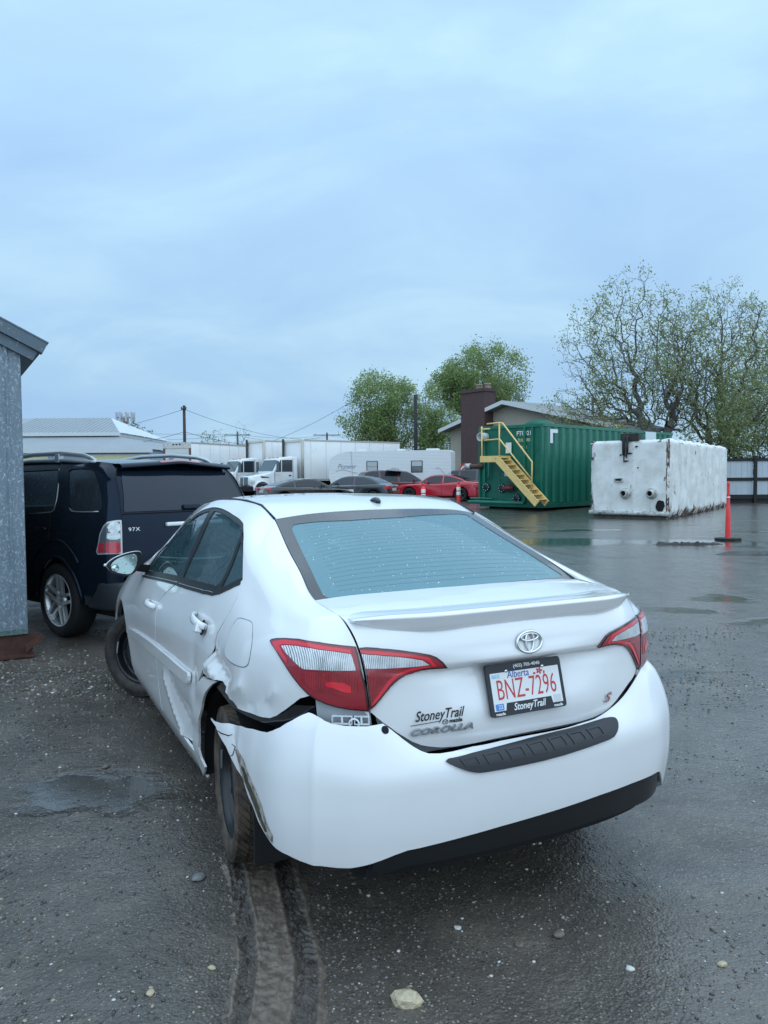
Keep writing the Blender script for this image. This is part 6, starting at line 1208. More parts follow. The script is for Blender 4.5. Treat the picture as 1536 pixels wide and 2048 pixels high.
CAR = thing('sedan', 'white sedan with a torn rear bumper and crumpled rear wheel arch', 'car', (.5296, 2.642, 0), radians(26.495))
T = TRACED
uS, vS = NET_SIDE.u, NET_SIDE.v; VM = float(vS[-1]); UB = NET_BUMPER; 
def ridge(S, p0, p1, w):
    a = np.array(p0); d = np.array(p1)-a; q = S[:, 1:3]-a; t = np.clip((q@d)/(d@d), 0, 1); r = q-t[:, None]*d
    return np.exp(-(np.sqrt((r**2).sum(1))/w)**1.25)      # a pinched crest, as folded sheet metal
def bowl(S, c, ry, rz): return np.exp(-((S[:, 1]-c[0])/ry)**2-((S[:, 2]-c[1])/rz)**2)
def dent_door(S, N):
    a = -.026*bowl(S, (1.55, .36), .20, .15)+.012*ridge(S, (2.02, .52), (1.62, .24), .03)-.010*ridge(S, (1.9, .55), (1.45, .36), .05)+.008*ridge(S, (1.72, .30), (1.46, .46), .025)
    a += -.008*bowl(S, (1.32, .62), .06, .16)
    return S+N*a[:, None]
def dent_quarter(S, N):
    a = .016*ridge(S, (1.13, .80), (.94, .765), .035)-.020*ridge(S, (1.06, .865), (.80, .79), .05)+.012*ridge(S, (.82, .73), (.64, .80), .03)-.012*ridge(S, (.72, .70), (.46, .78), .05)+.007*ridge(S, (.52, .75), (.40, .83), .025)
    a += .010*ridge(S, (1.02, .80), (.95, .86), .02)
    a += .003*np.sin(S[:, 1]*70+S[:, 2]*35)*bowl(S, (.98, .76), .16, .06)
    return S+N*a[:, None]
def dent_bumper(S, N):
    L = (S[:, 0] < 0)
    a = .022*bowl(S, (.95, .55), .25, .12)*L-.012*ridge(S, (.70, .64), (.50, .40), .05)*L+.008*ridge(S, (.62, .60), (.45, .34), .03)*L
    return S+N*a[:, None]
def side(name, poly, m, sx, **k):
    k.setdefault('gap', .0025); return panel(name, NET_SIDE, poly, m, CAR, sx, **k)
def clean_arch(cy, r, z0, front=True, n=18):
    """undamaged wheel-arch curve in (u, v) for the far side"""
    return [(float(np.interp(cy+r*cos(a), [c[2][1] for c in SIDE_COLS[:11]], uS[:11])), float(np.interp(.30+r*sin(a), [c[2] for c in SIDE_COLS[4]], vS))) for a in np.linspace(0, pi, n)]
top_u = float(uS[9])
rail = [(float(u), VM) for u in np.linspace(0, top_u, 24)]
seam0 = [(0., v) for v in np.linspace(float(vS[3])+.04, VM, 10)]
def uy(y, row=3): return float(np.interp(y, [c[row][1] for c in SIDE_COLS], uS))
def vz(z, col=6): return float(np.interp(z, [p[2] for p in SIDE_COLS[col]], vS))
for sx in (-1, 1):
    L = sx < 0
    # quarter panel with roof pillar and rail: lower edge, trunk seam, rail, window line, door gap
    if L: low = T['QUARTER_LOW']
    else:
        ar = [(uy(.98+.385*cos(a)), vz(.31+.385*sin(a), 4)) for a in np.linspace(radians(25), radians(160), 20)]
        low = [T['REAR_DOOR_GAP'][-1]]+ar+[(float(uS[2])+.02, float(vS[2])+.05), (float(uS[1]), float(vS[3])+.02)]
    poly = low+seam0+rail[1:]+T['WIN_TOP']+T['WIN_TOP_REAR']+T['WIN_REAR']+T['REAR_DOOR_GAP']
    side('quarter_panel', poly, M_WHITE2, sx, step=.018, disp=dent_quarter if L else None, hem=.006)
    # doors (below the window line)
    bottom = [(T['DOOR_SEAM'][-1][0], T['DOOR_SEAM'][-1][1])]
    rd = T['BELT_REAR']+T['DOOR_SEAM'][1:]+[T['REAR_DOOR_EDGE'][-1]]+T['REAR_DOOR_EDGE'][-2::-1]+T['REAR_DOOR_GAP'][-2:0:-1]
    side('rear_door', rd, M_WHITE, sx, step=.018, disp=dent_door if L else None, off=-.001)
    fe = T['FRONT_DOOR_EDGE']
    fd = T['BELT_FRONT']+fe[1:]+[T['DOOR_SEAM'][-1]]+T['DOOR_SEAM'][-2:0:-1]
    side('front_door', fd, M_WHITE, sx, step=.04)
    # front fender with its wheel arch, front corner
    arch = [(uy(3.66+.385*cos(a)), vz(.315+.385*sin(a), 10)) for a in np.linspace(pi, 0, 22)]
    fen = [fe[-1]]+[(a, v) for a, v in arch]+[(float(uS[11]), .0), (float(uS[-1]), 0.), (float(uS[-1]), VM), (float(uS[9])+.2, VM), (float(uS[9]), float(vS[6])), T['BELT_FRONT'][-1]]+fe[1:-1]
    side('front_fender', fen, M_WHITE, sx, step=.04)
    # rocker
    ro = [fe[-1], T['DOOR_SEAM'][-1], T['REAR_DOOR_EDGE'][-1], (uy(1.34), vz(.21)), (uy(1.36), .0), (uy(2.2), 0.), (uy(3.22), 0.)]
    side('rocker_panel', ro, M_WHITE, sx, step=.05, off=-.004)
    if L: side('wheel_arch_lip', T['DOGLEG'], M_WHITE, sx, step=.02, off=.002, hem=.01, disp=lambda S, N: S+N*(.0025*np.sin(S[:, 2]*40))[:, None])
    else: side('wheel_arch_lip', [T['REAR_DOOR_EDGE'][0]]+T['REAR_DOOR_EDGE'][1:]+[(uy(1.335), vz(.24)), (uy(1.345), vz(.42)), (uy(1.30), vz(.53)), (uy(1.2), vz(.63))], M_WHITE, sx, step=.03, off=.0)
    # windows: black surround, then glass a little proud of it
    surround = T['WIN_TOP']+T['WIN_TOP_REAR']+T['WIN_REAR']+T['BELT_REAR']+T['BELT_FRONT']
    side('window_frame', surround, M_TRIM, sx, gap=-.001, off=-.006, hem=.004, step=.05,
         holes=[inset(resample(T['WIN_TOP']+[T['BPILLAR'][1], T['BPILLAR'][0]]+T['BELT_FRONT'], .03), .022),
                inset(resample(T['WIN_TOP_REAR']+[T['WIN_REAR'][0], T['QBAR'][0], T['QBAR'][1]]+T['BELT_REAR'][3:], .03), .022),
                inset(resample([T['QBAR'][0], T['WIN_REAR'][1], T['WIN_REAR'][2]]+T['BELT_REAR'][:3]+[T['QBAR'][1]], .02), .012)])
    g1 = inset(resample(T['WIN_TOP']+[T['BPILLAR'][1], T['BPILLAR'][0]]+T['BELT_FRONT'], .03), .018)
    side('window_glass', g1, M_GLASS_SIDE, sx, gap=0, off=-.010, hem=0, step=.06)
    g2 = inset(resample(T['WIN_TOP_REAR']+[T['WIN_REAR'][0], T['QBAR'][0], T['QBAR'][1]]+T['BELT_REAR'][3:], .03), .018)
    side('window_glass', g2, M_GLASS_SIDE, sx, gap=0, off=-.010, hem=0, step=.06)
    g3 = inset(resample([T['QBAR'][0], T['WIN_REAR'][1], T['WIN_REAR'][2]]+T['BELT_REAR'][:3]+[T['QBAR'][1]], .02), .009)
    side('quarter_glass', g3, M_GLASS_SIDE, sx, gap=0, off=-.010, hem=0, step=.04)
    # belt moulding and body-side moulding
    bl = T['BELT_REAR']+T['BELT_FRONT']
    strip = [(u, v-.004) for u, v in bl]+[(u, v-.016) for u, v in bl[::-1]]
    side('belt_moulding', strip, M_TRIM, sx, gap=0, off=.003, hem=.008, step=.04)
    side('side_moulding', chaikin(T['MOULD'], 1), M_WHITE2, sx, gap=0, off=.016, hem=.016, step=.018)
    # fuel flap (left only)
    if L:
        fl = side('fuel_flap_gap', chaikin(T['FUEL'], 1), mat('panel gap grey', (.16, .18, .20), .7), sx, gap=-.0022, off=.0006, hem=0, step=.03)
        side('fuel_flap', chaikin(T['FUEL'], 1), M_WHITE2, sx, gap=.0016, off=.0016, hem=.003, step=.03)
    # lamps on the body: layers of lens
    lo = panel('tail_lamp', NET_SIDE, T['LAMP_OUT'], M_REDRIM, CAR, sx, step=.03, off=.008, hem=.02)
    lo['label'] = 'outer red and clear tail lamp on the rear corner'
    panel('lens', NET_SIDE, T['LAMP_OUT'], M_REDDK, lo, sx, step=.025, off=.0095, gap=.007, hem=0)
    panel('clear_lens', NET_SIDE, T['LAMP_OUT_CLEAR'], M_CLEAR, lo, sx, step=.02, off=.0115, hem=.002)
    panel('light_strip', NET_SIDE, T['LAMP_OUT_STRIP'], M_REDBR, lo, sx, step=.02, off=.0112, hem=.002)
    panel('reflector', NET_SIDE, T['LAMP_OUT_RED'], M_REDRIB, lo, sx, step=.02, off=.0108, hem=.001)
    panel('bright_reflector', NET_SIDE, T['LAMP_OUT_BRIGHT'], M_REDBR, lo, sx, step=.02, off=.0122, hem=.001)
    mir = lambda p: p if L else [(-u, v) for u, v in p]
    li = panel('tail_lamp', NET_LID, mir(T['LAMP_IN']), M_REDRIM, CAR, 1, step=.025, off=.008, hem=.02)
    li['label'] = 'inner tail lamp on the boot lid'
    panel('lens', NET_LID, mir(T['LAMP_IN']), M_REDDK, li, 1, step=.02, off=.0095, gap=.006, hem=0)
    panel('clear_lens', NET_LID, mir(T['LAMP_IN_CLEAR']), M_CLEAR, li, 1, step=.02, off=.0115, hem=.002)
    panel('light_strip', NET_LID, mir(T['LAMP_IN_STRIP']), M_REDBR, li, 1, step=.02, off=.0112, hem=.002)
    panel('reflector', NET_LID, mir(T['LAMP_IN_RED']), M_REDRIB, li, 1, step=.02, off=.0108, hem=.001)
    panel('light_guide', NET_LID, mir(T['LAMP_IN_GUIDE']), M_REDBR, li, 1, step=.015, off=.0112, hem=.002)
# boot lid
def rect(net, gu=0., gv=0.): return [(net.u[0]+gu, net.v[0]+gv), (net.u[-1]-gu, net.v[0]+gv), (net.u[-1]-gu, net.v[-1]-gv), (net.u[0]+gu, net.v[-1]-gv)]
lidv = float(NET_LID.v[-1])
lid_poly = T['LID_LOW']+[(float(NET_LID.u[-1])-.004, v) for v in np.linspace(T['LID_LOW'][-1][1]+.02, lidv-.004, 16)]+[(float(NET_LID.u[0])+.004, v) for v in np.linspace(lidv-.004, T['LID_LOW'][0][1]+.02, 16)]
LV = NET_LID.v; LID = panel('boot_lid', NET_LID, lid_poly, M_WHITE2, CAR, 1, step=.022, hem=.02, vlines=[float(LV[3])-.006, float(LV[3]), float((LV[3]+LV[4])/2), float(LV[4]), float(LV[4])+.005])
spo = []
for x in (0, .2, .38, .50, .57, .605):
    k = max(0, (x-.30)/.305)**2; y0 = .085+.14*k; t = 1-.85*max(0, (x-.45)/.155)**2
    z0 = 1.100-.012*k
    spo.append([(x, y0+.16, z0+.006), (x, y0+.09, z0+.010*t+.002), (x, y0+.03, z0+.013*t), (x, y0-.014, z0+.012*t), (x, y0-.021, z0+.006*t), (x, y0-.018, z0-.002*t), (x, y0-.009, z0-.022*t), (x, y0+.002, z0-.042*t), (x, y0+.022, z0-.050*t)])
NET_SPOILER = Net(mirrored(spo))
panel('lip_spoiler', NET_SPOILER, rect(NET_SPOILER), M_WHITE2, CAR, 1, step=.012, hem=.006, flip=True)
# roof, windows, bonnet
ROOF = panel('roof', NET_ROOF, rect(NET_ROOF, .004, .0), M_WHITE2, CAR, 1, step=.05, hem=.012)
for sx in (-1, 1):
    mb = MB(); mb.smooth = True; mb.tube([(sx*p[0], p[1], p[2]+.0015) for p in [ROOF_HALF[-1][i] for i in range(6)]], .006, 6); mb.build('roof_ditch_strip', M_TRIM, CAR)
RW = panel('rear_window', NET_GLASS, rect(NET_GLASS, .003, .002), M_FRIT, CAR, 1, step=.05, off=-.002, hem=.006, holes=[inset(resample(T['FRIT_IN'], .03), -.001)])
panel('misted_glass', NET_GLASS, inset(resample(T['FRIT_IN'], .03), -.004), M_GLASS_REAR, RW, 1, step=.05, off=-.004, hem=0)
panel('windscreen', NET_SHIELD, rect(NET_SHIELD, .01, .01), M_GLASS_FRONT, CAR, 1, step=.08, hem=.004)
panel('bonnet', NET_HOOD, rect(NET_HOOD, .004, .004), M_WHITE2, CAR, 1, step=.06, hem=.012)
# demister wires
mb = MB()
for k in range(20):
    v = .05+k*.0305; us = np.linspace(NET_GLASS.u[0]+.11, NET_GLASS.u[-1]-.11, 14); S = NET_GLASS(us, np.full(14, v)); Nn = NET_GLASS.normal(us, np.full(14, v))
    a = S-Nn*.0028; b = NET_GLASS(us, np.full(14, v+.0009))-Nn*.0028
    mb.add(np.concatenate([a, b]), [(i, i+1, 14+i+1, 14+i) for i in range(13)])
mb.build('demister_wires', mat('demister wire', (.055, .13, .155), .5), RW)
# aerial
mb = MB(); mb.smooth = True; p = NET_ROOF([T['ANT'][0]], [T['ANT'][1]])[0]
for i in range(7):
    t = i/6; mb_r = []
rings = []
for i in range(9):
    t = i/8; y = -.055+.11*t; h = .022*sin(pi*min(1, t*1.0+.06))**.6 if 0 < t < 1 else .002; w = .020*sin(pi*(t*.94+.03))**.6
    rings.append([(w*cos(a), y, max(-.004, h*sin(a))) for a in np.linspace(-.2, pi+.2, 10)])
mb.add([q for r in rings for q in r], [(i*10+k, i*10+k+1, (i+1)*10+k+1, (i+1)*10+k) for i in range(8) for k in range(9)])
mb.build('roof_aerial', M_GLOSSBLK, CAR, loc=(0, p[1], p[2]), recalc=True)
# bumper
bt, ba, bf, vt = T['BUMPER_TOP'], T['BUMPER_ARCH'], T['BUMPER_FOOT'], T['VALANCE_TOP']
BU = NET_BUMPER.u; ub = lambda i: float(BU[len(BUMPER_HALF)-1+(i if abs(i) < 4 else (i+1 if i > 0 else i-1) if abs(i) == 4 else (i+2 if i > 0 else i-2))])
VT = float(NET_BUMPER.v[-1]); right_up = [(ub(2)-.05, VT-.002), (ub(2)+.01, VT), (ub(3)-.06, VT), (ub(3), VT), (ub(4), VT), (ub(5), VT), (ub(6), VT), (ub(7)-.02, VT-.006)]
right_dn = [(ub(7)-.03, .30), (ub(6)+.06, .12), (ub(6), .06), (ub(5), .045), (ub(4)+.06, .07)]
poly = bt+right_up+right_dn+vt[::-1]+bf[-2::-1]+ba[::-1]
BUMP = panel('rear_bumper', NET_BUMPER, poly, M_BUMPER, CAR, 1, step=.022, hem=.006, disp=dent_bumper)
BUMP['label'] = 'white rear bumper torn loose at the wheel arch'
low_edge = [(vt[-1][0]+.02, vt[-1][1]-.045), (ub(4)-.05, .105)]+[(u, .112) for u in np.linspace(ub(3)+.02, ub(-2)-.02, 10)]+[(ub(-3)+.09, .095), (ub(-3)+.03, .078), (vt[0][0]+.01, vt[0][1]-.012)]
panel('valance', NET_BUMPER, [(u, v+.004) for u, v in vt]+low_edge, M_TRIM, CAR, 1, step=.03, off=-.010, hem=.03)
panel('valance_lip', NET_BUMPER, [(ub(-3)+.10, .03), (ub(3)-.02, .03), (ub(3)-.02, .118), (ub(-3)+.10, .118)], M_DARK, CAR, 1, step=.05, off=-.035, hem=.02)
PAD = panel('bumper_step_pad', NET_BUMPER, chaikin(T['PAD'], 1), mat('black step pad', (.022, .025, .03), .42, bump=.03, bscale=60), CAR, 1, step=.02, off=.010, hem=.012)
pu = [q[0] for q in T['PAD']]; u0, u1 = min(pu), max(pu)
padv = lambda u: (np.interp(u, [T['PAD'][i][0] for i in range(0, 7)], [T['PAD'][i][1] for i in range(0, 7)]), np.interp(u, [T['PAD'][i][0] for i in (18, 17, 16, 15, 14, 13, 12)], [T['PAD'][i][1] for i in (18, 17, 16, 15, 14, 13, 12)]))
for k in range(7):       # raised pattern on the pad
    a = u0+.07+(u1-u0-.13)*k/7; b = a+(u1-u0-.13)/7*.72; vt0, vb0 = padv(a); vt1, vb1 = padv(b)
    q = [(a, vb0+(vt0-vb0)*.30), (b, vb1+(vt1-vb1)*.30), (b-.015, vb1+(vt1-vb1)*.78), (a-.015, vb0+(vt0-vb0)*.78)]
    panel('raised_rib', NET_BUMPER, q, mat('step pad rib', (.024, .027, .032), .38), PAD, 1, step=.012, off=.0125, hem=.004, holes=[inset(q, .007)])
mb = MB(); mb.smooth = True; F = frame_at(NET_BUMPER, T['BUMPER_HOLE'], .001)
mb.add([F @ Vector((.011*cos(a)*r, .011*sin(a)*r, z)) for r, z in ((1.25, .0), (1, .001)) for a in np.linspace(0, 2*pi, 17)[:-1]], [(i, (i+1) % 16, 16+(i+1) % 16, 16+i) for i in range(16)]+[tuple(range(16, 32))])
mb.build('screw_hole', M_DARK, BUMP)
# scuffed mud along the torn edge of the bumper
panel('scuff', NET_BUMPER, T['SCUFF'], mat('scuffed mud on paint', (.50, .49, .45), .7, dirt=(.16, .13, .085), dirt_amt=.52, dirt_scale=30, vary=.2), BUMP, 1, step=.012, off=.0016, hem=0, disp=dent_bumper)
panel('scuff_gouge', NET_BUMPER, T['SCUFF_DARK'], mat('dark scraped plastic', (.10, .085, .06), .7, dirt=(.03, .028, .024), dirt_amt=.5, dirt_scale=40, vary=.3), BUMP, 1, step=.008, off=.0024, hem=0, disp=dent_bumper)
for q in ('CRACK1', 'CRACK2'):
    S = NET_BUMPER([a for a, _ in T[q]], [b for _, b in T[q]]); Nn = NET_BUMPER.normal([a for a, _ in T[q]], [b for _, b in T[q]]); S = dent_bumper(S, Nn)+Nn*.0008
    mb = MB(); mb.tube([tuple(v) for v in S], [.0008, .0026, .002, .0006], 5); mb.build('crack', M_DARK, BUMP)
# what shows where the bumper hangs away: black retainer, bare shell, lamp bracket
ret = [(1.02, vz(.66)), (uy(.80), vz(.60)), (uy(.45), vz(.60)), (float(uS[2]), float(vS[2])+.06), (float(uS[1])+.02, float(vS[3])-.02), (float(uS[1])+.06, float(vS[3])+.06), (float(uS[2])+.02, float(vS[3])+.06), (uy(.55), vz(.80)), (uy(.9), vz(.80))]
panel('bumper_retainer', NET_SIDE, ret, M_GLOSSBLK, CAR, -1, step=.03, off=-.022, hem=.0)
for sx in (-1, 1):
    panel('rear_shell', NET_SIDE, [(0., float(vS[1])), (float(uS[1])+.07, float(vS[1])), (float(uS[1])+.09, float(vS[4])), (0., float(vS[4]))], M_GREYIN, CAR, sx, step=.05, off=-.018, hem=0)
panel('lid_aperture', NET_LID, [(u, v) for u, v in rect(NET_LID, .02, 0)][:2]+[(float(NET_LID.u[-1])-.02, .30), (float(NET_LID.u[0])+.02, .30)], M_GREYIN, CAR, 1, step=.05, off=-.045, hem=0)
bk = thing('lamp_bracket', None, None, parent=CAR)
F = Matrix(); F.translation = Vector((-.635, .168, .772)); F = F @ Euler((0, 0, radians(-32))).to_matrix().to_4x4()
mb = MB()
for x0, x1 in ((-.062, -.028), (-.028, .006), (.012, .036), (.036, .062)):
    for bx in ((x0, x1, -.004, .008, .012, .0155), (x0, x1, -.004, .008, -.014, -.0105), (x0, x0+.003, -.004, .008, -.0105, .012), (x1-.003, x1, -.004, .008, -.0105, .012)): mb.box(*bx)
mb.add([F.inverted() @ Vector((0, 0, 0))]*0, [])
o = mb.build('bracket_frame', mat('white nylon', (.74, .78, .80), .45), bk); o.matrix_local = F
mb = MB(); mb.lathe([(-.004, .019), (-.006, .016), (-.006, .0135), (.006, .013)], 18, 'y'); o = mb.build('bracket_boss', MATS['white nylon'], bk); o.matrix_local = F @ Matrix.Translation((.012, 0, -.010))
mb = MB(); mb.lathe([(.0, .0135), (-.001, .001)], 18, 'y'); o = mb.build('bracket_hole', M_DARK, bk); o.matrix_local = F @ Matrix.Translation((.012, -.001, -.010))
# dark inner body
mb = MB(); mb.box(-.60, .60, .20, 4.35, .22, .60); mb.box(-.53, .53, .27, 3.3, .60, .92); mb.build('underbody', M_DARK, CAR)
for cy in (.98, 3.66):
    for sx in (-1, 1):
        mb = MB(); mb.smooth = True; mb.lathe([(sx*.60, .375), (sx*.835, .375)], 24, 'x', (0, cy, .315), -.25, pi+.25); mb.build('wheel_arch_liner', M_DARK, CAR)
mb = MB(); mb.prism([(-.60, .16), (-.70, .16), (-.88, .10), (-.60, .10)], 'y', .62, .63); 
mb = MB(); mb.bbox(-.845, -.68, .565, .58, .15, .42, .004); mb.build('mud_flap', M_TRIM, CAR)
# seats and dash, seen through the glass
M_SEAT = mat('dark grey seat cloth', (.035, .04, .045), .85)
for x in (-.36, .36):
    st = thing('front_seat', None, None, parent=CAR)
    mb = MB(); mb.smooth = True; mb.bbox(x-.24, x+.24, 2.12, 2.62, .50, .68, .05); mb.build('seat_cushion', M_SEAT, st)
    mb = MB(); mb.bbox(x-.23, x+.23, 1.98, 2.12, .62, 1.14, .05); mb.build('backrest', M_SEAT, st)
    mb = MB(); mb.bbox(x-.12, x+.12, 1.95, 2.05, 1.16, 1.33, .04); mb.build('headrest', M_SEAT, st)
mb = MB(); mb.bbox(-.60, .60, 1.10, 1.26, .60, 1.10, .06); mb.build('rear_seat_back', M_SEAT, CAR)
mb = MB(); mb.add([(-.58, .56, 1.085), (.58, .56, 1.085), (.6, 1.12, 1.085), (-.6, 1.12, 1.085)], [(0, 1, 2, 3)]); mb.build('parcel_shelf', M_SEAT, CAR)
mb = MB(); mb.bbox(-.64, .64, 3.0, 3.45, .70, .96, .06); mb.build('dashboard', M_SEAT, CAR)
for sx in (-1, 1): mb = MB(); mb.bbox(min(sx*.70, sx*.745), max(sx*.70, sx*.745), 1.32, 3.05, .40, .90, .02); mb.build('door_trim', M_SEAT, CAR)
# door handles
def left_frame(net, uv, off=0.):
    p = net([uv[0]], [uv[1]])[0]*[-1, 1, 1]; n = Vector(net.normal([uv[0]], [uv[1]])[0]*[-1, 1, 1])
    x = Vector((0, 0, 1)).cross(n).normalized(); y = n.cross(x); M = Matrix((x, y, n)).transposed().to_4x4(); M.translation = Vector(p)+n*off; return M
for key, broken in (('HANDLE_F', 0), ('HANDLE_R', 1)):
    (a, b), (c, d) = T[key]; mid = ((a+c)/2, (b+d)/2)
    for sx in (-1, 1):
        h = thing('door_handle', None, None, parent=CAR)
        F = left_frame(NET_SIDE, mid, .0)
        if broken and sx < 0: F = F @ Matrix.Rotation(radians(-6), 4, 'Z')
        if sx > 0: F = Matrix.Diagonal((-1, 1, 1, 1)) @ F
        mb = MB(); mb.smooth = True; rings = []
        for i in range(13):
            t = i/12; x = -.105+.21*t; z = .006+.034*sin(pi*t)**.45; w = .014+.005*sin(pi*t)
            rings.append([(x, w*cos(q), z+.009*sin(q)) for q in np.linspace(0, 2*pi, 11)[:-1]])
        mb.add([q for r in rings for q in r], [(i*10+k, i*10+(k+1) % 10, (i+1)*10+(k+1) % 10, (i+1)*10+k) for i in range(12) for k in range(10)]+[tuple(range(10)), tuple(range(120, 130))])
        o = mb.build('grip', M_WHITE2, h, recalc=True); o.matrix_local = F
        if broken and sx < 0:
            mb = MB(); mb.add([(.030+.040*cos(q), -.006+.034*sin(q), .0012) for q in np.linspace(0, 2*pi, 17)[:-1]], [tuple(range(16))]); o = mb.build('broken_cup', M_DARK, h); o.matrix_local = F @ Matrix.Translation((.045, -.004, .009))
            mb = MB(); mb.bbox(-.02, .03, -.03, .016, 0, .03, .006); o = mb.build('cracked_end', M_WHITE2, h); o.matrix_local = F @ Matrix.Translation((.055, -.012, .012)) @ Matrix.Rotation(.35, 4, 'Z')
# door mirrors
OUT = [(-1.041,1.038),(-.994,1.072),(-.923,1.096),(-.865,1.106),(-.836,1.102),(-.827,1.084),(-.828,1.044),(-.843,1.004),(-.868,.971),(-.902,.953),(-.949,.958),(-.996,.969),(-1.024,.99),(-1.042,1.016)]
GLS = [(-1.021,1.027),(-.989,1.06),(-.937,1.082),(-.885,1.092),(-.861,1.083),(-.857,1.05),(-.867,1.011),(-.887,.977),(-.906,.962),(-.949,.968),(-.991,.981),(-1.014,.999)]
M_MIRROR = mat('mirror glass', (.42, .56, .55), .10, metal=.85, drops=2.0)
for sx in (-1, 1):
    mr = thing('door_mirror', None, None, parent=CAR)
    f = lambda p: (p[0]*-sx, p[1])
    o2 = resample(chaikin(OUT, 2), .012); n = len(o2); cx, cz = -.935, 1.03
    mb = MB(); mb.smooth = True; rings = []
    for dy, s in ((0, 1.), (.015, 1.03), (.04, 1.0), (.075, .86), (.10, .62), (.115, .3)): rings += [((cx+(x-cx)*s)*-sx, 3.0+dy, cz+(z-cz)*s) for x, z in o2]
    mb.add(rings, [(i*n+k, i*n+(k+1) % n, (i+1)*n+(k+1) % n, (i+1)*n+k) for i in range(5) for k in range(n)]+[tuple(range(5*n, 6*n))])
    mb.build('mirror_cap', M_WHITE2, mr, recalc=True)
    mb = MB(); bz = resample(chaikin(GLS, 2), .012)
    mb.prism([((cx+(x-cx)*.985)*-sx, cz+(z-cz)*.985) for x, z in o2], 'y', 2.992, 3.02); mb.build('mirror_bezel', M_TRIM, mr)
    mb = MB(); mb.prism([(x*-sx, z) for x, z in bz], 'y', 2.988, 3.0); mb.build('mirror_glass', M_MIRROR, mr)
    if sx < 0:
        mb = MB(); mb.prism([((-.995+.024*cos(q)), 1.006+.024*sin(q)) for q in np.linspace(0, 2*pi, 25)[:-1]], 'y', 2.984, 2.99); mb.build('blind_spot_rim', M_TRIM, mr)
        mb = MB(); mb.smooth = True; mb.lathe([(-.0075, .0005), (-.0065, .011), (-.004, .021)], 24, 'y', (-.995, 2.987, 1.006)); mb.build('blind_spot_mirror', mat('blind spot mirror glass', (.55, .68, .66), .06, metal=.9), mr, recalc=True)
        mb = MB(); mb.smooth = True; bmesh_s = [(0, .0), (.006, .008), (.012, .010), (.02, .007), (.024, .001)]; mb.lathe(bmesh_s, 12, 'y', (-1.05, 2.99, 1.027)); mb.build('side_repeater', mat('clear repeater lens', (.7, .68, .68), .15, coat=1), mr, recalc=True)
    mb = MB(); mb.bar((-.86*-sx, 3.03, 1.0), (-.79*-sx, 3.06, .985), .07, .05); mb.build('mirror_arm', M_TRIM, mr)
# wheels
def steel_wheel(parent, loc, rz, flipx=False, muddy=False):
    w = thing('wheel', None, None, loc, rz, parent=parent)
    if flipx: w.scale = (-1, 1, 1)
    if 'tyre_sedan' not in bpy.data.meshes:
        me = tyre_mesh(.314, .205, .213, [M_RUBBER]); me.name = 'tyre_sedan'
        mb = MB(); mb.smooth = True
        mb.lathe([(-.078, .216), (-.088, .212), (-.082, .200), (-.060, .193), (-.038, .188), (-.030, .178), (-.040, .160), (-.052, .140), (-.050, .110), (-.036, .085), (-.034, .055), (-.050, .046), (-.058, .030), (-.060, .001)][::-1], 48, 'x')
        mb.mesh('rim_sedan', M_STEEL)
        mb = MB(); mb.lathe([(-.022, .0005), (-.022, .0085), (-.004, .0105), (.0, .0115)][::-1], 6, 'x'); mb.mesh('lug_nut_sedan', M_CHROME)
        mb = MB(); mb.bbox(-.004, .004, -.045, .045, -.006, .006, .002); mb.mesh('balance_weight_sedan', mat('lead grey', (.35, .38, .4), .4, metal=.6))
    tm = bpy.data.meshes['tyre_sedan']
    if muddy:
        if 'tyre_muddy' not in bpy.data.meshes: t2_ = tm.copy(); t2_.name = 'tyre_muddy'; t2_.materials[0] = mat('mud caked rubber', (.022, .020, .019), .65, dirt=(.115, .085, .062), dirt_amt=.52, dirt_scale=11, bump=.25, bscale=120)
        tm = bpy.data.meshes['tyre_muddy']
    link_mesh('tyre', tm, w); r = link_mesh('rim', bpy.data.meshes['rim_sedan'], w)
    for k in range(5):
        a = 2*pi*k/5+.4; link_mesh('lug_nut', bpy.data.meshes['lug_nut_sedan'], w, (-.035, .057*cos(a), .057*sin(a)))
    for k in range(10):
        a = 2*pi*k/10; mb = None
        if 'slot_sedan' not in bpy.data.meshes:
            q = MB(); q.add([(0, .014*cos(t), .020*sin(t)) for t in np.linspace(0, 2*pi, 13)[:-1]], [tuple(range(11, -1, -1))]); q.mesh('slot_sedan', M_DARK)
        link_mesh('rim_slot', bpy.data.meshes['slot_sedan'], w, (-.0525, .150*cos(a), .150*sin(a)), (a+pi/2, 0, 0))
    link_mesh('balance_weight', bpy.data.meshes['balance_weight_sedan'], w, (-.080, .197, .03), (radians(100), 0, 0))
    return w
steel_wheel(CAR, (-.742, .98, .314), radians(-6), muddy=True); steel_wheel(CAR, (.748, .98, .314), 0, True, muddy=True)
steel_wheel(CAR, (-.70, 3.66, .314), radians(41)); steel_wheel(CAR, (.70, 3.66, .314), radians(36), True)
# badge: three chrome ellipses
EM = frame_at(NET_LID, T['EMBLEM'], .006)
bd = thing('emblem', None, None, parent=CAR)
for a, b, cx, cy, r in ((.053, .0365, 0, 0, .0052), (.0165, .0335, 0, .001, .0042), (.036, .0125, 0, .0165, .0040)):
    mb = MB(); mb.smooth = True; mb.tube([EM @ Vector((cx+a*cos(t), cy+b*sin(t), 0)) for t in np.linspace(0, 2*pi, 41)[:-1]], r, 8, closed=True); mb.build('emblem_ring', M_CHROME, bd)
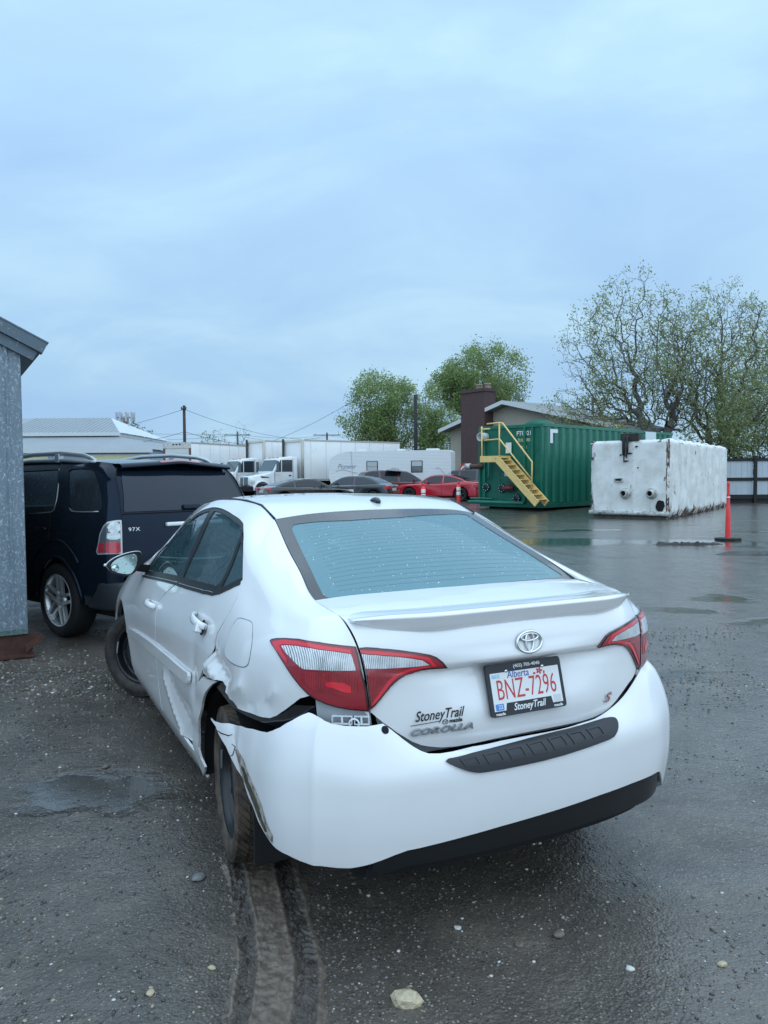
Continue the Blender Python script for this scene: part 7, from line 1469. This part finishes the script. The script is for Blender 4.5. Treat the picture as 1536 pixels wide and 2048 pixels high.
# number plate
PR = Matrix(((1, 0, 0), (0, .262, -.965), (0, .965, .262))); PM = PR.to_4x4(); PM.translation = Vector((0, .078, .826))
PL = thing('number_plate', None, None, parent=CAR)
def rrect(w, h, r, n=5):
    out = []
    for cx, cy, a0 in ((w/2-r, h/2-r, 0), (-w/2+r, h/2-r, pi/2), (-w/2+r, -h/2+r, pi), (w/2-r, -h/2+r, 1.5*pi)): out += [(cx+r*cos(a0+pi/2*k/n), cy+r*sin(a0+pi/2*k/n)) for k in range(n+1)]
    return out
def plate_piece(name, poly, z0, z1, m, parent=PL):
    mb = MB(); mb.prism(poly, 'z', z0, z1); o = mb.build(name, m, parent); o.matrix_local = PM; return o
M_PLATEBLK = mat('plate frame black', (.013, .016, .022), .4); M_PLATEW = mat('plate white', (.72, .73, .73), .35, vary=.03); M_PLRED = mat('plate red', (.50, .045, .05), .45); M_PLBLUE = mat('plate blue', (.03, .09, .36), .45)
M_WTXT = mat('white print', (.75, .77, .78), .5); M_BTXT = mat('black print', (.02, .022, .025), .45); M_LBLUE = mat('pale blue sticker', (.36, .60, .82), .5); M_SBLUE = mat('blue sticker', (.07, .25, .60), .5)
plate_piece('plate_frame', rrect(.322, .178, .012), -.004, .006, M_PLATEBLK)
plate_piece('plate', [(-.147, .056), (.147, .056), (.147, -.050), (.112, -.050), (.105, -.050), (.098, -.046), (.092, -.040), (-.092, -.040), (-.098, -.046), (-.105, -.050), (-.112, -.074), (-.147, -.074)][:0] or
            [(-.147, .058), (.147, .058), (.147, -.070), (.103, -.070), (.098, -.046), (-.094, -.046), (-.100, -.070), (-.147, -.070)], .005, .0068, M_PLATEW)
pm = lambda x, y, z=.0072: PM @ Matrix.Translation((x, y, z))
lettering('plate_number', 'BNZ-7296', .098, M_PLRED, PL, pm(0, -.004), xscale=.60, spacing=1.02, bold=-.0005)
lettering('plate_province', 'Alberta', .036, M_PLBLUE, PL, pm(-.030, .047), shear=.08, xscale=.86)
lettering('frame_phone', '(403) 705-4040', .0165, M_WTXT, PL, pm(.012, .0745, .0064), xscale=1.12, bold=.0003)
lettering('frame_dealer', 'StoneyTrail', .034, M_WTXT, PL, pm(.0, -.064, .0066), shear=.28, xscale=.86, bold=.0004)
for x in (-.124, .124): lettering('frame_maker', 'mazda', .013, M_WTXT, PL, pm(x, -.080, .0064), xscale=1.15, bold=.0003)
lettering('month_sticker', 'MAR', .019, M_LBLUE, PL, pm(-.124, .046), xscale=.85, bold=.0005)
plate_piece('year_sticker', rrect(.034, .022, .003), .0068, .0074, M_SBLUE).location += PR @ Vector((-.124, -.057, 0))
lettering('year_number', '22', .019, M_WTXT, PL, pm(-.121, -.057, .0076))
plate_piece('blank_sticker', rrect(.034, .026, .003), .0068, .0073, mat('faded sticker', (.55, .60, .60), .5)).location += PR @ Vector((.124, -.056, 0))
for sxp in (-.078, .078):
    mb = MB(); mb.smooth = True; mb.lathe([(.012, .0005), (.011, .005), (.007, .0068), (.005, .0072)], 12, 'z'); o = mb.build('plate_screw', M_CHROME, PL, recalc=True); o.matrix_local = pm(sxp, .062, 0)
for k in range(7):      # the wild rose printed on the plate
    a = 2*pi*k/5; r = .0085 if k < 5 else .017
    c = (.062+r*cos(a)*(1 if k < 5 else 1.2), .047+r*sin(a)*.8) if k < 5 else (.062+(-.022 if k == 5 else .020), .040)
    pts = [(c[0]+(.0062*cos(t)*cos(a)-.0038*sin(t)*sin(a)), c[1]+(.0062*cos(t)*sin(a)+.0038*sin(t)*cos(a))) for t in np.linspace(0, 2*pi, 11)[:-1]]
    mb = MB(); mb.prism(pts, 'z', .0068, .0074); o = mb.build('rose_petal', M_PLRED, PL); o.matrix_local = PM
# badges and decals on the lid
FS = frame_at(NET_LID, T['BADGE_S'], .002)
lettering('trim_badge', 'S', .050, M_CHROME, CAR, FS, depth=.003, shear=.28, xscale=1.25, bold=.002)
lettering('trim_badge_face', 'S', .048, mat('badge red', (.5, .05, .07), .2, coat=1), CAR, FS @ Matrix.Translation((0, 0, .0034)), depth=.0008, shear=.28, xscale=1.25, bold=-.0006)
FD = frame_at(NET_LID, T['DECAL'], .0012)
lettering('dealer_decal', 'StoneyTrail', .048, M_BTXT, CAR, FD, depth=.0003, shear=.3, xscale=.80, bold=.0004)
lettering('maker_decal', 'mazda', .019, M_BTXT, CAR, frame_at(NET_LID, T['DECAL'], .0012) @ Matrix.Translation((.062, -.026, 0)), depth=.0003, bold=.0006)
mb = MB(); mb.tube([FD @ Vector((.022+.010*cos(t), -.0265+.0075*sin(t), .0004)) for t in np.linspace(0, 2*pi, 21)[:-1]], .0011, 6, closed=True); mb.bar(FD @ Vector((.0145, -.0225, .0004)), FD @ Vector((.022, -.0285, .0004)), .0016); mb.bar(FD @ Vector((.022, -.0285, .0004)), FD @ Vector((.0295, -.0225, .0004)), .0016); mb.build('maker_decal_mark', M_BTXT, CAR)
mb = MB(); mb.bar(FD @ Vector((-.105, -.026, 0)), FD @ Vector((-.002, -.022, 0)), .0008, .002); mb.build('decal_underline', M_BTXT, CAR)
FN = frame_at(NET_LID, T['NAME'], .002)
lettering('model_badge', 'COROLLA', .031, mat('badge satin', (.40, .43, .46), .2, metal=.75, coat=1), CAR, FN @ Matrix.Translation((0, -.004, .002)), depth=.004, shear=.3, xscale=1.55, spacing=1.08, bold=.0006)
# raindrops
def raindrops(net, poly, n, parent, seed, sx=1, rmin=.0012, rmax=.0034, off=0.):
    rng = random.Random(seed); us = [q[0] for q in poly]; vs = [q[1] for q in poly]; mb = MB(); mb.smooth = True; c = 0
    while c < n:
        u, v = rng.uniform(min(us), max(us)), rng.uniform(min(vs), max(vs))
        if not inside(poly, np.array([u]), np.array([v]))[0]: continue
        c += 1; r = rmin+(rmax-rmin)*rng.random()**2.2; p = Vector(net([u], [v])[0]); nn = Vector(net.normal([u], [v])[0]); x = nn.orthogonal().normalized(); y = nn.cross(x); p += nn*off
        ring = [p+x*r*cos(t)+y*r*sin(t) for t in np.linspace(0, 2*pi, 7)[:-1]]; r2 = [p+(x*cos(t)+y*sin(t))*r*.6+nn*r*.42 for t in np.linspace(0, 2*pi, 7)[:-1]]
        mb.add(ring+r2+[p+nn*r*.55], [(i, (i+1) % 6, 6+(i+1) % 6, 6+i) for i in range(6)]+[(6+i, 6+(i+1) % 6, 12) for i in range(6)])
    o = mb.build('raindrops', mat('raindrop', (.62, .80, .86), .06, coat=1), parent); o['kind'] = 'stuff'; return o  # opaque pale colour stands in for sky light refracted by the drops
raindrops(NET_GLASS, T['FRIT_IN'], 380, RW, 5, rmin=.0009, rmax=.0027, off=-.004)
# ---- the black sport utility vehicle: same conventions as the sedan ----
SUV_SIDE = [
 [(.78,.02,.35),(.80,.02,.60),(.80,.03,.88),(.785,.06,1.18),(.75,.15,1.40),(.70,.28,1.62),(.63,.36,1.70)],
 [(.88,.09,.35),(.895,.09,.60),(.895,.10,.88),(.872,.13,1.18),(.82,.22,1.40),(.755,.35,1.63),(.665,.42,1.722)],
 [(.905,.24,.35),(.93,.24,.60),(.932,.25,.88),(.905,.28,1.19),(.85,.34,1.41),(.785,.45,1.635),(.695,.50,1.732)],
 [(.91,.96,.35),(.94,.96,.60),(.945,.96,.90),(.91,.96,1.21),(.855,.98,1.42),(.79,1.0,1.645),(.70,1.02,1.742)],
 [(.91,1.5,.35),(.935,1.5,.60),(.94,1.5,.90),(.91,1.5,1.20),(.855,1.5,1.42),(.79,1.5,1.645),(.70,1.5,1.745)],
 [(.91,2.2,.35),(.935,2.2,.60),(.94,2.2,.89),(.91,2.2,1.18),(.855,2.18,1.41),(.79,2.15,1.64),(.70,2.15,1.74)],
 [(.91,3.1,.35),(.935,3.1,.60),(.938,3.1,.88),(.905,3.1,1.15),(.84,2.9,1.38),(.775,2.65,1.60),(.69,2.62,1.70)],
 [(.91,3.9,.35),(.94,3.9,.60),(.94,3.9,.85),(.885,3.75,1.06),(.845,3.55,1.12),(.80,3.42,1.17),(.74,3.4,1.21)],
 [(.76,4.72,.35),(.80,4.78,.60),(.78,4.76,.85),(.72,4.6,1.0),(.68,4.5,1.03),(.64,4.45,1.05),(.60,4.42,1.06)],
 [(.0,4.88,.35),(.0,4.92,.60),(.0,4.88,.85),(.0,4.7,1.03),(.0,4.6,1.06),(.0,4.5,1.08),(.0,4.45,1.09)],
]
SUV_TAIL = [
 [(0,-.03,.55),(0,-.02,.88),(0,.02,1.18),(0,.12,1.40),(0,.26,1.62),(0,.33,1.715)],
 [(.30,-.025,.55),(.30,-.015,.88),(.30,.025,1.18),(.29,.125,1.40),(.28,.265,1.62),(.27,.335,1.713)],
 [(.58,.0,.55),(.58,.005,.88),(.57,.04,1.18),(.55,.14,1.40),(.52,.275,1.62),(.47,.35,1.706)],
 [(.80,.02,.60),(.80,.03,.88),(.785,.06,1.18),(.75,.15,1.40),(.70,.28,1.62),(.63,.36,1.70)],
]
SUV_ROOF = [
 [(0,.33,1.715),(0,.8,1.765),(0,1.5,1.785),(0,2.2,1.775),(0,2.6,1.74)],
 [(.35,.34,1.71),(.38,.8,1.757),(.40,1.5,1.777),(.40,2.2,1.768),(.40,2.6,1.732)],
 [(.63,.36,1.70),(.70,.85,1.738),(.70,1.5,1.745),(.70,2.15,1.74),(.69,2.62,1.70)],
]
SUV_SHIELD = [[(0,2.6,1.74),(0,3.0,1.50),(0,3.45,1.23)], [(.4,2.6,1.732),(.42,3.0,1.49),(.44,3.43,1.225)], [(.69,2.62,1.70),(.74,3.0,1.46),(.74,3.4,1.21)]]
SUV_HOOD = [[(0,3.43,1.22),(0,3.9,1.17),(0,4.45,1.09)], [(.4,3.42,1.22),(.4,3.9,1.17),(.36,4.44,1.085)], [(.74,3.4,1.21),(.72,3.9,1.14),(.60,4.42,1.06)]]
def _mir(half): return [[(-x, y, z) for x, y, z in c] for c in half[:0:-1]]+half
NET_USIDE = Net(SUV_SIDE); NET_UTAIL = Net(_mir(SUV_TAIL)); NET_UROOF = Net(_mir(SUV_ROOF)); NET_USHIELD = Net(_mir(SUV_SHIELD)); NET_UHOOD = Net(_mir(SUV_HOOD))
SUVT = {
 'QGLASS': [(0.8891, 1.2723), (0.6502, 1.2827), (0.3583, 1.2775), (0.2654, 1.2304), (0.2123, 1.1257), (0.1858, 1.0053), (0.1725, 0.8901), (0.3715, 0.8691), (0.6104, 0.8587), (0.69, 0.8744), (0.7431, 0.9372), (0.7962, 1.0786), (0.8227, 1.1833)],
 'RDGLASS_REAR': [(1.0881, 1.2723), (0.9952, 1.11), (0.982, 0.9686), (0.9952, 0.8691), (1.0483, 0.8429), (1.2473, 0.8325), (1.4729, 0.8272)],
 'RDGLASS_TOP': [(1.4995, 1.267), (1.2739, 1.2723)],
 'LAMP': [(0.0796, 0.8115), (0.0398, 0.8168), (0.0, 0.8168), (0.0, 0.6806), (0.0, 0.5236), (0.0929, 0.5236), (0.2256, 0.5131), (0.2389, 0.5393), (0.2123, 0.623), (0.199, 0.6911), (0.1592, 0.7644), (0.1194, 0.8011)],
 'LAMP_C1': [(0.0133, 0.7539), (0.0133, 0.733), (0.0265, 0.7173), (0.0398, 0.7068), (0.0663, 0.7068), (0.0796, 0.7068), (0.1062, 0.7225), (0.1062, 0.7382), (0.1194, 0.7539), (0.1062, 0.7749), (0.0929, 0.7906), (0.0796, 0.8011), (0.0663, 0.8063), (0.0398, 0.8011), (0.0265, 0.7906), (0.0133, 0.7749)],
 'LAMP_C2': [(0.1194, 0.7016), (0.0796, 0.7121), (0.0265, 0.7068), (0.0133, 0.6963), (0.0133, 0.6597), (0.0398, 0.6492), (0.0929, 0.6492), (0.1194, 0.6597)],
 'LAMP_R': [(0.1327, 0.6178), (0.1062, 0.6283), (0.0265, 0.6283), (0.0133, 0.6126), (0.0133, 0.5445), (0.0265, 0.5288), (0.1062, 0.5288), (0.1327, 0.5393)],
 'LAMP_L': [(0.199, 0.6178), (0.146, 0.623), (0.146, 0.5393), (0.2123, 0.534), (0.2123, 0.5812)],
 'LAMP_D1': [(0.1592, 0.7173), (0.1327, 0.7487), (0.1327, 0.7173)],
 'LAMP_D2': [(0.1725, 0.7016), (0.1327, 0.7068), (0.1327, 0.6492), (0.1858, 0.6388)],
 'ARCH': [(1.2075, 0.5236), (1.0085, 0.6021)],
 'HANDLE': [(1.2208, 0.6806), (1.1014, 0.6859)],
 'TGLASS': [(0.0, 1.196), (0.6173, 1.2056), (1.3282, 1.196), (1.3095, 1.0999), (1.4142, 0.8069), (0.0187, 0.7012), (0.015, 0.7445)],
 'BADGE': (0.1085, 0.5283),
 'BARHANDLE': [(0.4153, 0.5572), (0.535, 0.562)],
 'GHANDLE': (0.7483, 0.7253),
}
# ================= the black sport utility vehicle =================
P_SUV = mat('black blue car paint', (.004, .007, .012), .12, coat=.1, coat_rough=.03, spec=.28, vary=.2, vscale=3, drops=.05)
P_SUV.node_tree.nodes['Principled BSDF'].inputs['Specular Tint'].default_value = (.42, .62, 1, 1)      # blue tint put into reflections, to cool the sun lamp's grey sheen
M_SUVG = tinted_glass('dark rear glass', (.10, .14, .17), .35, haze=(.010, .014, .020))
SUV = thing('sport_utility', 'black sport utility vehicle with silver roof rails beside the grey shed', 'car', (-1.90, 7.803, 0), .8878)
U = SUVT; uu, uv_ = NET_USIDE.u, NET_USIDE.v; UVM = float(uv_[-1])
uy2 = lambda y, row=2: float(np.interp(y, [c[row][1] for c in SUV_SIDE], uu)); vz2 = lambda z, col=3: float(np.interp(z, [p[2] for p in SUV_SIDE[col]], uv_))
def sarch(cy, r, n=20): return [(uy2(cy+r*cos(a)), vz2(.37+r*sin(a))) for a in np.linspace(0, pi, n)]
QG = chaikin(U['QGLASS'], 1); fr = U['RDGLASS_REAR']
RD = fr+[(uy2(1.95), vz2(1.20)), (uy2(2.02), vz2(1.30)), (uy2(2.02), vz2(1.66))]+[(U['RDGLASS_TOP'][0][0], U['RDGLASS_TOP'][0][1]), (U['RDGLASS_TOP'][1][0], U['RDGLASS_TOP'][1][1])]
FD = [(uy2(2.14), vz2(1.20)), (uy2(3.0), vz2(1.17, 6)), (uy2(2.85), vz2(1.40, 6)), (uy2(2.55), vz2(1.60, 6)), (uy2(2.14), vz2(1.655))]
for sx in (-1, 1):
    ra = sarch(.965, .44); fa = sarch(3.84, .44)
    z0u = 0.02
    poly = [(0., z0u)]+[(uy2(.50), z0u)]+ra[::-1]+[(uy2(1.42), z0u), (uy2(3.38), z0u)]+fa[::-1]+[(uy2(4.3), z0u), (float(uu[-1]), z0u), (float(uu[-1]), UVM)]+[(float(u), UVM) for u in np.linspace(float(uu[-2]), 0, 30)]
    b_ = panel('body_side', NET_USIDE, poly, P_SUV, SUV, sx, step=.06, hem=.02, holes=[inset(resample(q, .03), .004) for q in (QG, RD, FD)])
    for nm, q in (('quarter_window', QG), ('rear_door_window', RD), ('front_door_window', FD)):
        panel(nm, NET_USIDE, resample(q, .03), M_SUVG, SUV, sx, step=.06, off=-.008, hem=0)
    for nm, q in (('window_trim', [p for p in QG if p[1] < vz2(1.30)]),):
        q = sorted(q); S = NET_USIDE([p[0] for p in q], [p[1] for p in q])*[sx, 1, 1]; mb = MB(); mb.smooth = True; mb.tube([tuple(p) for p in S], .006, 6); mb.build('window_trim', mat('satin trim', (.38, .40, .42), .3, metal=.7), SUV)
    S = NET_USIDE([p[0] for p in fr], [p[1] for p in fr])*[sx, 1, 1]; mb = MB(); mb.smooth = True; mb.tube([tuple(p) for p in S], .006, 6); mb.build('window_trim', MATS['satin trim'], SUV)
    # wheel-arch brow and door seams
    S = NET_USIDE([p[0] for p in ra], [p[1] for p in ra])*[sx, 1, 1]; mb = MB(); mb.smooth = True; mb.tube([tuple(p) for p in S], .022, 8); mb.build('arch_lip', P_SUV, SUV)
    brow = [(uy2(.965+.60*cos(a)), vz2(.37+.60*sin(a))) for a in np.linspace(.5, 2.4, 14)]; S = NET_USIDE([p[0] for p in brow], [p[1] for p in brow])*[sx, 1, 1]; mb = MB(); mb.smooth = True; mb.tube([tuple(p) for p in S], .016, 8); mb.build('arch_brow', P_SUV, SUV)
    mb = MB()
    for yy, za, zb in ((1.12, .9, 1.24), (2.08, .40, 1.19), (3.15, .40, 1.12)):
        z = np.linspace(za, zb, 10); S = NET_USIDE([uy2(yy)]*10, [vz2(q) for q in z])*[sx, 1, 1]; mb.tube([tuple(p) for p in S+np.array([sx*.001, 0, 0])], .004, 5)
    mb.build('door_gaps', M_DARK, SUV)
    p = (NET_USIDE([U['HANDLE'][0][0]], [U['HANDLE'][0][1]])[0]+NET_USIDE([U['HANDLE'][1][0]], [U['HANDLE'][1][1]])[0])/2
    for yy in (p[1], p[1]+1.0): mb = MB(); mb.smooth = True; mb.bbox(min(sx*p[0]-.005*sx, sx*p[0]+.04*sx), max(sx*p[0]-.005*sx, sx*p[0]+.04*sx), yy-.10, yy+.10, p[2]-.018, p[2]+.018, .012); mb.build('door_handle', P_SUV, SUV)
    # roof rail
    mb = MB(); mb.smooth = True; pts = [(sx*.70, .62, 1.745), (sx*.70, .70, 1.775), (sx*.69, .85, 1.805), (sx*.685, 1.3, 1.838), (sx*.685, 1.9, 1.835), (sx*.69, 2.35, 1.80), (sx*.69, 2.5, 1.755)]
    mb.tube(pts, [.014, .022, .024, .024, .024, .022, .014], 8); mb.build('roof_rail', mat('silver rail', (.46, .50, .52), .28, metal=.5), SUV)
    mb = MB(); mb.smooth = True; mb.tube([(sx*.71, .60, 1.735), (sx*.71, 1.2, 1.762), (sx*.71, 1.9, 1.764), (sx*.705, 2.5, 1.735)], .018, 8); mb.build('rail_foot', MATS['silver rail'], SUV)
    mb = MB(); mb.bbox(sx*.70-.03, sx*.70+.03, 1.28, 1.36, 1.74, 1.83, .01); mb.build('rail_post', MATS['silver rail'], SUV)
    # lamp
    M_LB = mat('lamp silver bezel', (.40, .43, .44), .25, metal=.4, coat=1.); M_LD = mat('lamp dark cell', (.06, .085, .09), .2, coat=1.)
    lm = panel('tail_lamp', NET_USIDE, U['LAMP'], M_LB, SUV, sx, step=.03, off=.006, hem=.02); lm['label'] = 'tall clear and red tail lamp'
    panel('lamp_cell', NET_USIDE, U['LAMP'], M_LD, lm, sx, step=.03, off=.008, gap=.014, hem=0)
    M_LC = ribbed('clear round lens', (.80, .84, .85), (.30, .34, .36), 40) if 'clear round lens' not in MATS else MATS['clear round lens']
    panel('clear_lens', NET_USIDE, U['LAMP_C1'], M_LC, lm, sx, step=.02, off=.011, hem=.004); panel('clear_lens', NET_USIDE, U['LAMP_C2'], M_LC, lm, sx, step=.02, off=.011, hem=.004)
    MR = mat('suv red lens', (.42, .015, .035), .12, coat=1., vary=.25, vscale=25)
    for q in ('LAMP_R', 'LAMP_L'): panel('red_lens', NET_USIDE, U[q], MR, lm, sx, step=.02, off=.011, hem=.004)
    for cy, st in ((.965, 0), (3.84, 0)):
        w = thing('wheel', None, None, (sx*.83, cy, .368), st, parent=SUV); s = sx; R = .368
        mb = MB(); mb.smooth = True; mb.lathe([(-s*.12, R*.68), (-s*.12, R*.92), (-s*.09, R), (s*.09, R), (s*.115, R*.96), (s*.125, R*.80), (s*.115, R*.70)], 40, 'x'); mb.build('tyre', M_TYRE, w, recalc=True)
        mb = MB(); mb.smooth = True; mb.lathe([(s*.115, R*.715), (s*.122, R*.70), (s*.11, R*.66), (s*.03, R*.64)], 40, 'x'); mb.build('rim_edge', mat('bright alloy', (.62, .64, .64), .3, metal=.6), w, recalc=True)
        mb = MB(); mb.lathe([(s*.03, R*.64), (s*.03, .0005)], 30, 'x'); mb.build('brake_shadow', M_DARK, w, recalc=True)
        me = MB().bar((s*.085, -.040, .05), (s*.105, -.036, R*.67), .036, .03, up=(0, 1, 0)).bar((s*.085, .040, .05), (s*.105, .036, R*.67), .036, .03, up=(0, 1, 0)).mesh('spoke_pair', MATS['bright alloy'])
        for k in range(5): link_mesh('spoke_pair', me, w, (0, 0, 0), (2*pi*k/5+.12, 0, 0))
        mb = MB(); mb.smooth = True; mb.lathe([(s*.06, .085), (s*.095, .075), (s*.10, .045), (s*.085, .036), (s*.085, .0005)], 20, 'x'); mb.build('hub', MATS['bright alloy'], w, recalc=True)
        mb = MB(); mb.smooth = True; mb.lathe([(sx*.62, .43), (sx*.90, .43)], 24, 'x', (0, cy, .37), -.2, pi+.2); mb.build('wheel_arch_liner', M_DARK, SUV)
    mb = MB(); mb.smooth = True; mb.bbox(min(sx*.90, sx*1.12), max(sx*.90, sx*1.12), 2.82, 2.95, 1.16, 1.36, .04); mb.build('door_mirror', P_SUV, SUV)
TG = U['TGLASS']; tg = [TG[0], TG[1], TG[2], TG[3], TG[4], (NET_UTAIL.u[-1]-.03, TG[5][1]), TG[5], TG[6]]
panel('tailgate', NET_UTAIL, [(NET_UTAIL.u[0]+.004, .06), (NET_UTAIL.u[-1]-.004, .06), (NET_UTAIL.u[-1]-.004, NET_UTAIL.v[-1]), (NET_UTAIL.u[0]+.004, NET_UTAIL.v[-1])], P_SUV, SUV, 1, step=.05, hem=.02)
gl = [(NET_UTAIL.u[0]+.028, .70), (NET_UTAIL.u[-1]-.028, .70), (NET_UTAIL.u[-1]-.05, .9), (NET_UTAIL.u[-1]-.075, 1.15), (NET_UTAIL.u[0]+.075, 1.15), (NET_UTAIL.u[0]+.05, .9)]
panel('tailgate_glass', NET_UTAIL, gl, mat('tailgate glass', (.008, .014, .026), .06, coat=.0, spec=.45, drops=.1), SUV, 1, step=.05, off=.006, hem=.006)
mb = MB(); mb.tube([tuple(p) for p in NET_UTAIL(np.linspace(NET_UTAIL.u[0], NET_UTAIL.u[-1], 20), np.full(20, .685))+np.array([0, -.004, 0])], .007, 6); mb.build('tailgate_seam', M_DARK, SUV)
for uE in (NET_UTAIL.u[0]+.002, NET_UTAIL.u[-1]-.002): mb = MB(); mb.tube([tuple(p) for p in NET_UTAIL(np.full(20, uE), np.linspace(.06, 1.24, 20))+np.array([0, -.003, 0])], .006, 6); mb.build('tailgate_seam', M_DARK, SUV)
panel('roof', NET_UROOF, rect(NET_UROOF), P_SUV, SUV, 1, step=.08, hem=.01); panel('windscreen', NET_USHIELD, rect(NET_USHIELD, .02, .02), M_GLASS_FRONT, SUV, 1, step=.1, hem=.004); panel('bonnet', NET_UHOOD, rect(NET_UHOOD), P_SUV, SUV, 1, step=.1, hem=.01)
sp = [[(x, .52, 1.755-.05*abs(x)), (x, .36, 1.757-.06*abs(x)), (x, .20+.10*x*x, 1.742-.07*abs(x)), (x, .185+.10*x*x, 1.722-.07*abs(x)), (x, .24+.08*x*x, 1.706-.07*abs(x))] for x in (0, .2, .4, .6, .66)]
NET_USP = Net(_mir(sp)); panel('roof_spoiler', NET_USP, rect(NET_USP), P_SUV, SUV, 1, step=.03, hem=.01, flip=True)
panel('high_brake_lamp', NET_USP, [(.42, .255), (.90, .255), (.90, .30), (.42, .30)], mat('dark red brake lamp', (.20, .02, .025), .2, coat=1.), SUV, 1, step=.03, off=.003, hem=.004, flip=True)
mb = MB(); mb.prism([(-.93, .16), (-.86, -.02), (-.4, -.07), (.4, -.07), (.86, -.02), (.93, .16), (.93, .45), (.80, .45), (.80, .10), (-.80, .10), (-.80, .45), (-.93, .45)], 'z', .34, .61); bevelled(mb, 'rear_bumper', mat('dark bumper plastic', (.012, .016, .020), .5), SUV, .03, 3, 30)
mb = MB(); mb.box(-.72, .72, .12, 4.6, .24, .62); mb.build('chassis', M_DARK, SUV); mb = MB(); mb.smooth = True; mb.tube([(.45, -.02, .27), (.45, .5, .28)], .04, 10); mb.build('exhaust_pipe', M_CHROME, SUV)
FB = frame_at(NET_UTAIL, U['BADGE'], .004); lettering('badge', '97X', .05, mat('badge white', (.72, .74, .75), .3), SUV, FB, depth=.002, xscale=1.25, spacing=1.15, bold=.0)
mb = MB(); a, b__ = (NET_UTAIL([q[0]], [q[1]])[0]+np.array([0, -.02, 0]) for q in U['BARHANDLE']); mb.bbox(-.34, .34, -.02, .02, 1.105, 1.145, .012); mb.build('tailgate_bar', mat('bright strip', (.70, .73, .74), .25, metal=.4), SUV)
Fg = frame_at(NET_UTAIL, U['GHANDLE'], .012); mb = MB(); mb.bbox(-.11, .11, -.025, .025, -.012, .02, .012); o = mb.build('glass_handle', P_SUV, SUV); o.matrix_local = Fg
for x in (-.38, .38):
    mb = MB(); mb.bbox(x-.22, x+.22, 1.35, 1.50, .95, 1.40, .05); mb.build('rear_seat', M_SEAT, SUV); mb = MB(); mb.bbox(x-.12, x+.12, 1.32, 1.42, 1.40, 1.58, .04); mb.build('headrest', M_SEAT, SUV)
